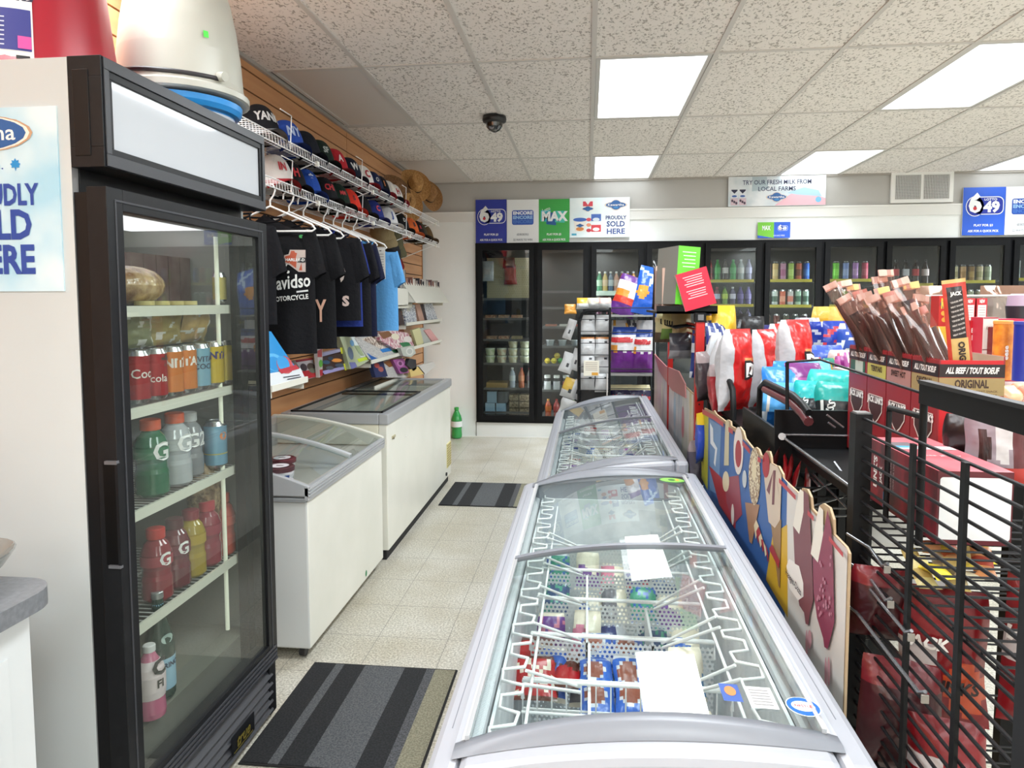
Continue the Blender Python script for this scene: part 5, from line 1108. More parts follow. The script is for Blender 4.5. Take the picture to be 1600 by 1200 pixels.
# white boxes with cases in front
boxw = mat('e2e0d6', .5)
def display_box(y0, y1, z0, z1, xb0, xf0, lab, lean):
    t_ = thing('card_box', lab, 'box', 'white display boxes on the slatwall'); mb = MB()
    v = [(xf0, y0, z0), (xf0, y1, z0), (xf0+lean, y1, z1), (xf0+lean, y0, z1)]; th = .004
    mb.add(v+[(a-th, b_, c) for a, b_, c in v], [(0, 1, 2, 3), (7, 6, 5, 4), (0, 3, 7, 4), (1, 5, 6, 2), (3, 2, 6, 7), (0, 4, 5, 1)], boxw)
    mb.box(xb0, xf0, y0, y1, z0, z0+th, boxw)
    for y in (y0, y1-th): mb.add([(xb0, y, z0), (xf0, y, z0), (xf0+lean, y, z1), (xb0, y, z1)], [(0, 1, 2, 3)], boxw)
    mb.build('box_shell', t_); return t_
display_box(4.77, 5.50, 1.42, 1.555, -1.64, -1.45, 'plain white open box on the slatwall right of the light blue shirt', .0)
display_box(5.55, 6.95, 1.44, 1.62, -1.60, -1.40, 'long slanted white box of disc cases near the room corner', -.12)
cc = ['3a2c2c', 'c8c4c0', '8a5a4c', '2c3440', 'd8d4d0', '6a4c50', 'a8a4a0', '242428', 'b88c7c', 'e0dcd8']
for i in range(20):
    y = 5.36+i*.082; z0 = 1.47 if i > 3 else 1.52; c = cc[(i*7) % 10]
    tag(MB().box(-1.60, -1.50, y, y+.016, z0, z0+.19-.012*(i % 3), mat(c, .4), faces={'+x': mat(cc[(i*3+1) % 10], .4)}).build('disc_case'), 'upright disc case behind the slanted white box, %s from left' % ORD[i], 'disc case', 'disc cases in the slanted box')
for i in range(8):
    y = 4.80+i*.085; tag(MB().box(-1.62, -1.50, y, y+.05, 1.43, 1.60+.01*(i % 3), mat(cc[(i*3+2) % 10], .4)).build('booklet'), 'booklet standing in the plain white box, %s from the shirts' % ORD[i], 'booklet', 'booklets in the plain white box')
# tubs of ice cream in the small freezer
def tub(x, y, z, lidc, lab, txt=None):
    t_ = thing('ice_cream_tub', lab, 'tub', 'ice cream tubs in the small chest freezer', (x, y, z))
    MB().lathe([(.044, 0), (.055, .095)], mat('dcd8dc', .4), n=22).build('tub_body', t_); MB().lathe([(.058, .088), (.059, .104), (.052, .107), (.050, .1045)], mat(lidc, .4), n=22).build('tub_lid', t_)
    pm = MB(); pm.disc(0, 0, .036, .036, mat('d0ccd0', .4), None, .1075); pm.rect(0, 0, .03, .012, mat('6c5c60', .4), None, .108)
    for a0, a1, z0_, z1_, c in ((-1.3, -.1, .0, .03, 'c8848c'), (-.9, -.4, .04, .075, '2c4c8c')): pm.grid(lambda u, v: ((.0452+.011*(z0_+(z1_-z0_)*v)/.095)*cos(a0+(a1-a0)*u), (.0452+.011*(z0_+(z1_-z0_)*v)/.095)*sin(a0+(a1-a0)*u), z0_+(z1_-z0_)*v), 8, 1, mat(c, .4))
    V, Fc, tw = text_mesh('ANN', .04, 0); pm.add([(.055*cos(-.6+p_[0]*.018/.05), .055*sin(-.6+p_[0]*.018/.05), .03+p_[1]*.018) for p_ in V], Fc, mat('3a1c20', .4)); pm.build('tub_print', t_)
tub(-1.245, 2.66, .678, '4a2c30', 'ice cream tub with dark brown lid nearest the aisle in the small freezer'); tub(-1.36, 2.68, .678, '3a2628', 'ice cream tub with dark rimmed lid left of the nearest one'); tub(-1.30, 2.80, .655+.023, '5a2a30', 'ice cream tub with maroon lid behind the nearest ones'); tub(-1.42, 2.82, .678, '2f6a44', 'ice cream tub with green lid in the small freezer')
for i, (x, y, z, sx, sy, sz, c, lab) in enumerate(((-1.25, 4.0, .60, .10, .16, .05, 'd4d0cc', 'white flat packet in the long freezer near its front'), (-1.40, 4.05, .60, .12, .14, .06, 'a8a49c', 'grey bag of frozen food in the long freezer'), (-1.28, 4.25, .6, .09, .2, .05, '9c94c0', 'lilac packet in the long freezer'), (-1.45, 4.3, .6, .14, .16, .06, 'b8a898', 'beige packet at the wall side of the long freezer'), (-1.22, 4.50, .6, .10, .2, .05, '8ca08c', 'green-grey bag of peas in the long freezer'), (-1.4, 4.55, .60, .12, .16, .05, '6c6460', 'brown packet in the middle of the long freezer'))):
    m_ = foil(c); o = bag(sx*2, sy*1.6, sz*1.5, lambda u, v, f: m_, 200+i).build('frozen_packet'); tag(o, lab, 'frozen food', 'packets in the long chest freezer'); o.location = (x, y-sy*.7, z); o.rotation_euler = (-pi/2+.08, 0, .3*(i % 3-1))
# soda bottle on the floor by the back wall
t_ = thing('soda_bottle', 'large green soda bottle standing on the floor by the back wall', 'bottle', None, (at(716, 682, Z=0).x, at(716, 683, Z=0).y-.05, 0)); t_.scale = (1, 1, 1)
bottle('b', .33, .058, pet('2c9a4c'), mat('e8ecec', .4), mat('3aa84c', .4), t_, 'soda', (.38, .56))
# ================================================================== SIGNS ON THE BACK WALL
YS = YB-.03; UP = .01
def wall_sign(x0, x1, z0, z1, name, lab, face, th=.012, cat='sign', grp=None, y=YS):
    mb = MB(); mb.box(x0, x1, y, y+th, z0, z1, mat('e4e4e4', .5), faces={'-y': face}); return mb, F3(((x0+x1)/2, y-.0008, (z0+z1)/2), (1, 0, 0), (0, 0, 1))
LB = mat('2536a0', .4); LB2 = mat('2f5fd0', .4); LG = mat('3aa84a', .4); LW = mat('eef0f2', .4)
def s649(mb, M, k=1.0, cx=0, cy=.06, blue=LB):
    mb.rrect(cx+.03*k, cy-.005*k, .25*k, .15*k, .045*k, LW, M, .0008); mb.disc(cx-.07*k, cy-.01*k, .075*k, .085*k, LW, M, .0008)
    mb.rrect(cx+.03*k, cy-.005*k, .236*k, .136*k, .04*k, blue, M, .0014); mb.disc(cx-.07*k, cy-.01*k, .069*k, .079*k, blue, M, .0014)
    mb.text('6', cx-.072*k, cy+.008*k, .20*k, LW, M, .002, bold=.06, w=.105*k); mb.disc(cx-.072*k, cy-.028*k, .015*k, .015*k, mat('c8303c', .4), M, .0026)
    mb.text('49', cx+.06*k, cy-.02*k, .12*k, LW, M, .002, bold=.05, w=.13*k); mb.text('LOTTO', cx+.05*k, cy+.045*k, .026*k, LW, M, .002, bold=.03, w=.1*k)
def small_lines(mb, M, l1, l2, m, cy=-.135, w=.24):
    mb.text(l1, 0, cy, .03, m, M, .001, bold=.03, w=w*.62); mb.text(l2, 0, cy-.055, .03, m, M, .001, bold=.03, w=w)
mb, M = wall_sign(-1.171, -.845, 2.054, 2.51, '', '', LB); s649(mb, M); small_lines(mb, M, 'PLAY FOR $3', 'ASK FOR A QUICK PICK', LW)
tag(mb.build('lottery_sign'), 'navy lottery sign at the left end of the cooler', 'sign', 'lottery signs over the cooler')
def encore(x0, x1, z0, z1, lab):
    mb, M = wall_sign(x0, x1, z0, z1, '', '', LW); mb.rrect(0, .04, .225, .15, .02, mat('2a56b8', .4), M, .0006)
    for i, c in enumerate(('f0f4f8', '9cc4ec', '4a78cc')): mb.text('ENCORE', 0, .085-.045*i, .045, mat(c, .4), M, .001, bold=.05, w=.205)
    small_lines(mb, M, 'ADD ENCORE FOR $1', '22 WAYS TO WIN', mat('8a8e98', .4), w=.2); tag(mb.build('lottery_sign'), lab, 'sign', 'lottery signs over the cooler')
encore(-.842, -.51, 2.055, 2.504, 'white sign with blue lettered panel between the navy and green signs')
mb, M = wall_sign(-.509, -.193, 2.051, 2.503, '', '', LG)
for i, (a, b_, r_) in enumerate(((-.09, .06, .2), (-.03, .03, -.1), (.06, .05, .1))): mb.flat([(a-.05, b_-.06), (a+.05, b_-.07+.03*r_), (a+.055, b_+.055), (a-.045, b_+.06-.04*r_)], mat(['3fb8c8', '1f5a9c', '48c0b0'][i], .4), M, .0006+.0003*i)
mb.text('MAX', 0, .045, .13, LW, M, .002, bold=.05, w=.27); mb.text('Lotto', -.08, .12, .05, LW, M, .002, w=.08, rot=.35); small_lines(mb, M, 'PLAY FOR $5', 'ASK FOR A QUICK PICK', LW)
tag(mb.build('lottery_sign'), 'bright green lottery sign over the second cooler door', 'sign', 'lottery signs over the cooler')
pale = noisy('poster_pale', 'e2f2f6', 'f4fafa', 4, .4)
mb, M = wall_sign(-.19, .421, 2.106, 2.51, '', '', pale)
kaw_logo(mb, .165, .125, .21, M, z=.0008); 
for s_, yy, h_, w_ in (('PROUDLY', -.005, .052, .21), ('SOLD', -.07, .075, .185), ('HERE', -.145, .075, .185)): mb.text(s_, .165, yy, h_, mat('3a4a88', .4), M, .001, bold=.03, w=w_)
mb.rect(-.12, .14, .10, .05, mat('d84858', .4), M, .0006); mb.flat([(-.145, .165), (-.12, .13), (-.095, .165)], LW, M, .0009); kaw_logo(mb, -.12, .09, .11, M, '', .0012)
for (cx, cy, w_, h_, c) in ((-.20, -.02, .14, .02, '3f6ac0'),): mb.disc(cx, cy, w_/2, h_, mat(c, .4), M, .0008)
mb.flat([(-.265, -.03), (-.135, -.03), (-.15, -.14), (-.25, -.14)], mat('f0ece4', .4), M, .0007); kaw_logo(mb, -.2, -.08, .08, M, '', .0012); mb.disc(-.2, -.115, .04, .02, mat('d88a48', .4), M, .0010)
for i in range(2): mb.rect(-.035, -.0+.0-.11*i, .10, .07, mat(['4a70c0', 'd8404c'][i], .4), M, .0008); mb.disc(-.035, -.02-.1*i, .035, .018, mat(['dce8f4', 'f0f0f0'][i], .4), M, .0012)
for i, c in enumerate(('d8505c', 'e89878', 'c83a48')): mb.disc(-.11, -.02-.055*i, .025, .018, mat(c, .4), M, .0014)
mb.rect(-.26, -.17, .05, .02, mat('48a8c8', .4), M, .0010)
tag(mb.build('dairy_poster'), 'pale dairy poster reading PROUDLY SOLD HERE beside the green lottery sign', 'poster')
# fresh milk banner
mb, M = wall_sign(1.397, 2.336, 2.395, 2.69, '', '', noisy('banner_ground', 'c8d4dc', 'eef0f4', 5, .4)); nv = mat('30345c', .4)
mb.flat([(-.02, -.143), (.14, -.03), (.30, -.02), (.469, -.08), (.469, -.143)], mat('e8b8c4', .5), M, .0004); mb.flat([(.10, -.02), (.26, .03), (.40, .0), (.43, -.06), (.2, -.04)], mat('a8cce4', .5), M, .0006); mb.flat([(-.24, .143), (-.10, .143), (-.08, .02), (-.24, .0)], mat('b4c4cc', .5), M, .0003)
mb.text('TRY OUR FRESH MILK FROM', .0, .085, .062, nv, M, .001, w=.66, bold=.01); mb.text('LOCAL FARMS', .0, .02, .06, nv, M, .001, w=.36, bold=.01); kaw_logo(mb, .0, -.06, .19, M, z=.001)
for i in range(2):
    x = -.41+.08*i; mb.rect(x, -.02, .07, .08, mat('e0e4ec', .4), M, .0005); mb.flat([(x-.03, .01), (x, -.02), (x+.03, .01), (x+.03, .02), (x-.03, .02)], mat('2c2c48', .4), M, .0008); mb.disc(x, -.045, .025, .01, mat('3a60a8', .4), M, .0009); mb.rect(x, -.10, .07, .07, mat('d8c0cc', .4), M, .0005)
    for q in range(3): mb.disc(x-.02+.02*q, -.09-.012*q, .011, .014, mat('4a3c50', .4), M, .0008, 8)
mb.disc(.40, -.09, .028, .028, mat('7cc0e4', .4), M, .0009)
tag(mb.build('banner'), 'pale banner reading TRY OUR FRESH MILK FROM LOCAL FARMS', 'banner')
# small twin sign
mb, M = wall_sign(1.69, 2.007, 2.078, 2.235, '', '', LW, y=YS+.004); mb.rect(-.079, 0, .158, .157, mat('78c83c', .4), M, .0004); mb.rect(.079, 0, .158, .157, LB2, M, .0004); mb.text('MAX', -.075, .02, .06, LW, M, .0012, w=.08, bold=.04); s649(mb, M, .33, .082, .02, LB2); mb.flat([(-.158, -.05), (-.158, -.078), (.0, -.078)], LB2, M, .0010); mb.text('ON SALE HERE', .05, -.055, .02, LW, M, .0012, w=.11)
tag(mb.build('lottery_sign'), 'small green and blue lottery sign low over the sixth cooler door', 'sign', 'lottery signs over the cooler')
mb, M = wall_sign(3.615, 4.0, 2.08, 2.54, '', '', LB2); s649(mb, M, 1.15); small_lines(mb, M, 'PLAY FOR $3', 'ASK FOR A QUICK PICK', LW, w=.28); tag(mb.build('lottery_sign'), 'bright blue lottery sign right of the air vent', 'sign', 'lottery signs over the cooler')
encore(4.003, 4.34, 2.082, 2.54, 'white and blue sign right of the bright blue lottery sign')
# air vent
t = thing('air_vent', 'white double air return grille high on the back wall', 'vent', None, (3.237, YB-.02, 2.556)); mb = MB(); M0 = None
for q in ((-.288, .288, .118, .148), (-.288, .288, -.152, -.118), (-.288, -.25, -.118, .118), (.25, .288, -.118, .118), (-.012, .012, -.118, .118)): mb.box(q[0], q[1], -.008, .015, q[2], q[3], mat('eeeeec', .4))
mb.build('frame', t); mb = MB()
for i in range(17): z = -.112+.014*i; mb.box(-.25, .25, -.004, .004, z-.0022, z+.0022, mat('e6e6e4', .4))
for i in range(34): x = -.243+.0147*i; mb.box(x-.002, x+.002, -.003, .005, -.118, .118, mat('d8d8d6', .4))
mb.build('grille', t); MB().box(-.26, .26, .006, .016, -.12, .12, mat('1c1c1e', .8)).build('duct_backing', t)
# dome camera under the ceiling
t = thing('dome_camera', 'black dome security camera under the ceiling', 'camera', None, (-.632, 4.713, H-.004)); MB().lathe([(.078, 0), (.082, -.02), (.078, -.036), (.058, -.046), (.0, -.046)], mat('1a1a1c', .4), n=24).build('housing', t)
MB().lathe([(.058, -.046), (.054, -.07), (.036, -.092), (.014, -.102), (0, -.104)], mat('0a0a0c', .06, 0, .8, .6), n=24).build('dome', t); m = MB(); m.cyl((-.01, -.02, -.07), (-.014, -.045, -.078), .016, mat('8a8a90', .3), 12); m.build('lens', t)

# ================================================================== COOLER SHELVES AND WARES
cooler = bpy.data.objects['walk_in_cooler']
def zrow(py, Y=7.52): return at(1000, py, Y=Y).z
YF = YB+.10    # front edge of the shelves
def cshelf(d, z, lipc='d8dcd8', lip=.02, y1=YB+.62):
    x0, x1 = DX[d]+.05, DX[d+1]-.05; mb = MB(); mb.box(x0, x1, YF, y1, z-.012, z-.004, mat('9a9c9e', .4)); mb.box(x0, x1, YF-.006, YF, z-.018, z+lip, mat(lipc, .4)); mb.build('cooler_shelf', cooler)
def item_row(d, z, n, make, x0=None, x1=None):
    a, b_ = (DX[d]+.075 if x0 is None else x0), (DX[d+1]-.075 if x1 is None else x1)
    for i in range(n): make(a+(b_-a)*(i+.5)/n, z, i)
DOOR = ['first', 'second', 'third', 'fourth', 'fifth', 'sixth', 'seventh', 'eighth', 'ninth', 'tenth', 'eleventh']
GB = 'drinks in the wall cooler'
yc_ = YF+.06
def cbottle(d, row, x, z, i, liq, lab, capc, shape='soda', h=.22, r=.034, nm='', y=None):
    t_ = thing('drink_bottle', '%s bottle, %s cooler door, %s shelf, %s from left' % (nm, DOOR[d], row, ORD[i]), 'bottle', GB, (x, yc_ if y is None else y, z))
    bottle('b', h, r, pet(liq), mat(lab, .4), mat(capc, .4), t_, shape)
def ccan(d, row, x, z, i, col, nm, h=.16, r=.03, col2=None):
    t_ = thing('drink_can', '%s can, %s cooler door, %s shelf, %s from left' % (nm, DOOR[d], row, ORD[i]), 'can', GB, (x, yc_, z))
    can_mb(h, r, mat(col, .3, .2), bands=((.25, mat(col2 or col, .3, .2)), (.6, mat(col, .3, .2)))).build('can_body', t_)
# door 1: pegboard, tubs, boxes
z1 = [zrow(p_) for p_ in (432, 466, 497, 530, 567, 606, 643)]
MB().box(DX[0]+.05, DX[1]-.05, YF+.28, YF+.30, zrow(466), zrow(400), holes('pegboard', 'b8ac88', 40, .25)).build('pegboard', cooler)
for z in z1[1:]: cshelf(0, z, '5a5a5c', .006)
for i, (x, z, c, nm) in enumerate(((-1.04, z1[2], '7c3c28', 'brown'), (-.90, z1[2], '8a5a40', 'tan'), (-.76, z1[2], 'a8705a', 'pink'), (-1.03, z1[3], '6a3c2c', 'dark brown'), (-.90, z1[3], '8a4c34', 'reddish'), (-.76, z1[3], '8c8c5c', 'greenish'))):
    tag(MB().box(x-.055, x+.055, YF+.02, YF+.16, z, z+.035, noisy('tray_'+c, c, 'b89c80', 60, .5)).build('food_tray'), '%s food tray, first cooler door, %s shelf' % (nm, 'upper' if i < 3 else 'lower'), 'food tray', 'flat trays in the first cooler door')
for i in range(4):
    x = -1.05+i*.125
    for q in range(3 if i > 1 else 2):
        t_ = thing('deli_tub', 'clear lidded deli tub, first cooler door, %s column, %s from bottom' % (ORD[i], ORD[q]), 'tub', 'deli tubs in the first cooler door', (x, yc_, z1[4]+q*.082))
        MB().lathe([(.043, 0), (.053, .068)], noisy('deli_%d' % i, ['a8bc8c', 'c4a488', 'b4ac80', 'a8b08c'][i], 'd8d8c0', 30, .3), n=14).build('tub_body', t_); MB().lathe([(.056, .066), (.056, .078)], mat('ccd4c4', .25), n=14).build('tub_lid', t_)
tag(MB().box(-1.09, -.86, YF+.02, YF+.25, z1[5], z1[5]+.055, mat('9a7c48', .6)).build('cardboard_tray'), 'flat brown cardboard tray, first cooler door', 'tray')
cbottle(0, 'fifth', -.81, z1[5], 0, 'a8b4c0', 'c4ccd4', 'e8e8e8', nm='clear'); cbottle(0, 'fifth', -.71, z1[5], 1, 'c4683c', 'd88c60', 'b03440', nm='orange'); cbottle(0, 'fifth', -.62, z1[5], 2, 'b8c4c8', 'a89cb0', 'a83c50', nm='pale')
for i, (x, z) in enumerate(((-1.05, 0), (-.93, 0), (-1.03, .125), (-.91, .125))): tag(MB().box(x-.052, x+.052, YF+.02, YF+.14, z1[6]-.03+z, z1[6]+.09+z, mat(['a8c4dc', '9cbcd8', '98b4cc', '5c6068'][i], .5)).build('carton'), ['pale blue carton lower left', 'pale blue carton lower right', 'pale blue carton on top', 'dull grey blue carton on top'][i]+' of the stack, first cooler door', 'carton', 'cartons in the first cooler door')
for i in range(6):
    x = -.79+(i % 2)*.11; z = z1[6]-.03+(i//2)*.075; tag(MB().box(x-.05, x+.05, YF+.02, YF+.14, z, z+.066, noisy('egg_carton', '6a5c48', 'b0a084', 50, .7)).build('egg_carton'), 'brown and white carton, first cooler door, %s column, %s from bottom' % (ORD[i % 2], ORD[i//2]), 'carton', 'egg cartons in the first cooler door')
for i, (px_, py_, m_, nm) in enumerate(((762, 425, 'c0c4c8', 'silver'), (797, 430, '9c3c34', 'red'), (795, 405, '5c2c2c', 'dark red'))):
    p_ = at(px_, py_, Y=YF+.2); mm = foil(m_, .2); o = bag(.14, .22 if i < 2 else .12, .05, lambda u, v, f: mm, 300+i).build('hanging_packet'); tag(o, '%s packet hanging on the pegboard of the first cooler door' % nm, 'packet', 'packets hanging on the pegboard'); o.location = (p_.x, YF+.22, p_.z-.1)
# door 2
z2 = [zrow(p_) for p_ in (455, 480, 510, 540, 568, 608, 650)]
for z in z2: cshelf(1, z, '5a5a5c', .006)
x0 = DX[1]+.09
for i in range(3):
    tag(MB().box(x0+i*.15, x0+.12+i*.15, YF+.02, YF+.15, z2[2]-.005, z2[2]+.025, mat(['a86858', 'c8c4c0', 'b85048'][i], .5)).build('food_tray'), '%s tray, second cooler door, third shelf' % ['salmon', 'pale', 'red'][i], 'food tray', 'trays in the second cooler door')
    t_ = thing('plastic_cup', 'clear cup, second cooler door, %s from left' % ORD[i], 'cup', 'clear cups in the second cooler door', (x0+.05+i*.13, yc_, z2[3])); MB().lathe([(.035, 0), (.045, .06)], mat('8c9498', .2), n=12).build('cup_body', t_); MB().lathe([(.048, .058), (.048, .066)], mat('b8c0c4', .2), n=12).build('cup_lid', t_)
for i, (dx, dz, c, nm) in enumerate(((0, 0, 'd8c030', 'yellow'), (.07, 0, 'd8c83c', 'yellow'), (.14, 0, '2c9048', 'green'), (.21, 0, 'd8a038', 'orange-yellow'), (.105, .055, 'b8a43c', 'olive'), (.245, .055, 'd89c3c', 'orange'))):
    tag(MB().lathe([(.0, 0), (.022, .008), (.034, .034), (.022, .058), (0, .066)], mat(c, .45), n=12, capb=False, capt=False).build('citrus_fruit', None), '%s citrus fruit, second cooler door, %s in the heap' % (nm, ORD[i]), 'fruit', 'citrus fruit in the second cooler door').location = (x0+.02+dx, yc_, z2[4]+dz)
for i in range(3): 
    t_ = thing('white_jar', 'small jar with white lid, second cooler door, %s from left' % ORD[i], 'jar', 'jars in the second cooler door', (x0+.02+i*.1, yc_, z2[5])); MB().lathe([(.038, 0), (.038, .09)], mat(['d0d0d0', 'b8b8bc', 'b85058'][i], .4), n=12).build('jar_body', t_); MB().lathe([(.034, .125), (.034, .155)], mat('dcdcd8', .4), n=12).build('jar_lid', t_); MB().lathe([(.03, .09), (.03, .125)], mat('3a3a3c', .3), n=12).build('jar_neck', t_)
for i in range(4): cbottle(1, 'bottom', x0+.03+i*.09, z2[6]-.01, i, ['b84c28', 'a03030', 'a82c34', '4a8c3c'][i], ['c86c30', 'b84040', 'b03c40', '60a04c'][i], ['d89c40', 'b83c38', 'a83038', '4c9040'][i], nm=['orange', 'dark red', 'red', 'green'][i], h=.2)
# door 3 juices
z3 = zrow(459); cshelf(2, z3, 'dce8dc', .03); 
jc = [('2c8a5a', 'a8c8a8', 'e8e8e0', 'green'), ('d0b060', 'd8b890', 'ece8e0', 'peach labelled'), ('506880', 'a8b4b8', 'ece8e0', 'blue-grey'), ('c89078', 'c8a898', 'ece8e0', 'pinkish'), ('b83844', 'c85058', 'c8ccd4', 'red'), ('d89830', 'e0a848', 'c8ccd8', 'amber'), ('d8902c', 'd8a040', 'c8ccd8', 'orange')]
item_row(2, z3, 7, lambda x, z, i: cbottle(2, 'top', x, z, i, jc[i][0], jc[i][1], jc[i][2], nm=jc[i][3], h=.235, r=.03))
z3b = zrow(492); cshelf(2, z3b, '4a4a4c', .01)
for i, c in enumerate(('6a3c50', 'b87c80', 'd8b040', '8a6c70')): cbottle(2, 'second', DX[2]+.1+i*.11, z3b, i, c, c, 'c8c8c8', nm=['plum', 'rose', 'yellow', 'mauve'][i], h=.19)
cshelf(3, zrow(470), '8a8a8c', .01)
for i in range(5): ccan(3, 'second', DX[3]+.1+i*.09, zrow(470), i, ['2c6ab0', '6a8cb0', '4c88c0', '5c4c90', '7c3c80'][i], ['blue', 'grey-blue', 'light blue', 'violet', 'purple'][i])
# doors 5.. : rows of bottles and cans behind yellow price rails
YEL = 'b8a83c'
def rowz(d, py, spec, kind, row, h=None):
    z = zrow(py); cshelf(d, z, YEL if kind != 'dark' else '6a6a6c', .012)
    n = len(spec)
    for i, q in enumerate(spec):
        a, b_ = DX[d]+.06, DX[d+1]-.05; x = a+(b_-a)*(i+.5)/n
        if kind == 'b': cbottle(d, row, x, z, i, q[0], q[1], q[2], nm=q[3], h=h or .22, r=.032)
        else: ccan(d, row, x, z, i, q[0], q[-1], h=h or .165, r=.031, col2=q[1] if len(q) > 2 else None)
rowz(4, 440, [('a83038', '8a4c4c', '8a2c30', 'dark red'), ('1f8a3c', '2ca048', '2c9040', 'green'), ('2a1c20', 'd8d0d0', '2a2a2c', 'black with white label'), ('30a04c', '48b060', '58b868', 'bright green'), ('a8b0b0', 'c4c4c4', 'd0d4d8', 'clear'), ('7c7c98', '9c9cb8', '5c5c80', 'lavender')], 'b', 'upper')
rowz(4, 477, [('6c2c30', 'b8a8a8', 'c8c8c8', 'maroon'), ('5a2430', 'a8b0c8', '8a2c3c', 'dark plum'), ('6a8c2c', 'a8c040', '3c6030', 'lime'), ('4a4468', 'c8c4d8', 'e0e0e4', 'indigo with white label'), ('4a3c80', '6a5c9c', '5a4c88', 'violet'), ('5c5490', '7c74a8', '4c4480', 'pale violet')], 'b', 'lower', .19)
rowz(5, 440, [('d08890', 'c86870', 'pink'), ('d8b878', 'e0c890', 'cream'), ('c890b0', 'b87098', 'rose'), ('a8c860', 'c4e080', 'lime'), ('c86850', '80483c', 'terracotta'), ('2c60b8', '4c80d0', 'blue')], 'c', 'upper', .19)
rowz(5, 478, [('b0b4a8', '708058', 'silver-green'), ('c4ccc8', '50685c', 'silver'), ('d06c54', 'e8a088', 'coral'), ('c8c4c4', 'd88070', 'white'), ('a8c4b0', '48705c', 'patterned green'), ('a8bcb0', '507060', 'patterned grey')], 'c', 'middle')
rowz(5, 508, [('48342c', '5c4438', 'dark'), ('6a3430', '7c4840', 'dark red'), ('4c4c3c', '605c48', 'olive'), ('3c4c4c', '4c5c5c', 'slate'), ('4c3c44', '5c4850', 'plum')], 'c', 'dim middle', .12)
rowz(5, 536, [('9cc0d8', 'd0e0e8', 'ice blue'), ('4890c8', 'a0d0e8', 'sky blue'), ('c87860', 'a8ac98', 'rust'), ('4c7868', '88a088', 'teal'), ('a8b050', '8c9448', 'olive lime'), ('a06868', 'c0a0a0', 'dusty red')], 'c', 'bottom')
rowz(6, 440, [('2ca0c8', '40b8e0', 'cyan'), ('70c838', '8ce050', 'bright lime'), ('7c90c8', '9cacd8', 'periwinkle'), ('a878b8', 'c098c8', 'mauve'), ('b84860', 'c86878', 'raspberry')], 'c', 'upper', .19)
rowz(6, 478, [('88a060', '607840', 'leaf green'), ('303830', '485048', 'black'), ('6a9c3c', '88b858', 'green'), ('48785c', '608870', 'sea green'), ('506048', '687860', 'moss')], 'c', 'lower')
rowz(7, 447, [('3c5c48', '2c4838', '485c50', 'dark green'), ('301c1c', 'b03038', '1c1c1e', 'cola with red label'), ('281818', 'c0c0c8', '1c1c1e', 'cola with silver label'), ('301c1c', 'b03038', '1c1c1e', 'second cola with red label'), ('2c1c1c', 'c8b8b8', '1c1c1e', 'cola with pink label')], 'b', 'upper', .25)
rowz(8, 443, [('c4a860', 'b09048', 'gold'), ('cfc4a0', 'a89870', 'pale gold'), ('b89060', 'a07848', 'bronze'), ('8c6c40', 'a88850', 'brown gold'), ('c8b898', 'a8a078', 'champagne'), ('b0b8a0', '98a088', 'grey gold')], 'c', 'upper')
rowz(9, 440, [('b8c0c0', '98a8a8', 'silver'), ('b0bcc0', 'a0b0b4', 'grey')], 'c', 'upper', .2)
for d, pys in ((7, (485, 520)), (8, (480, 515)), (9, (480,)), (6, (515,)), (4, (515,)), (3, (440, 510))):
    for py in pys: cshelf(d, zrow(py), 'a89c48' if d > 4 else '6a6a6c', .02)

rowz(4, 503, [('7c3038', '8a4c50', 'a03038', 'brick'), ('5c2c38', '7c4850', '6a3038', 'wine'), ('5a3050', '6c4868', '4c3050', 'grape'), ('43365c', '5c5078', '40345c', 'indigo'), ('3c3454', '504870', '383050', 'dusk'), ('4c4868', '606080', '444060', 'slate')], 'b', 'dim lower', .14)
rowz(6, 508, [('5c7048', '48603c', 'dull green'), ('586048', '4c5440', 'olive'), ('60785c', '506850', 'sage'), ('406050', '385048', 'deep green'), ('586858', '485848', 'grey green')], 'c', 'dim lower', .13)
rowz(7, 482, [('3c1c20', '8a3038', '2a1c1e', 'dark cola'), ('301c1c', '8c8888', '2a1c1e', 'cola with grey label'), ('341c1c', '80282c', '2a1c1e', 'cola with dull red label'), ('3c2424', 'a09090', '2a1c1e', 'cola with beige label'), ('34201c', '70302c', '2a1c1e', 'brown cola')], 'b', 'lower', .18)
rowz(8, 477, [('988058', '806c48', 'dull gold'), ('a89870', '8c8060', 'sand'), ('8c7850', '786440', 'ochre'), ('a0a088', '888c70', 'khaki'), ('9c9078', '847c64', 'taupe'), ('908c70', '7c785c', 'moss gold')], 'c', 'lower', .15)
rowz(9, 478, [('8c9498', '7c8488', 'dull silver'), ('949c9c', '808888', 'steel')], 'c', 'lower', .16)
# ================================================================== RACKS AND SNACKS ON THE RIGHT
bm = mat('0c0d0f', .5, 0, .25); bmw = mat('1c1c1e', .45, .2, .3); chrome = mat('9a9ca0', .25, .8)
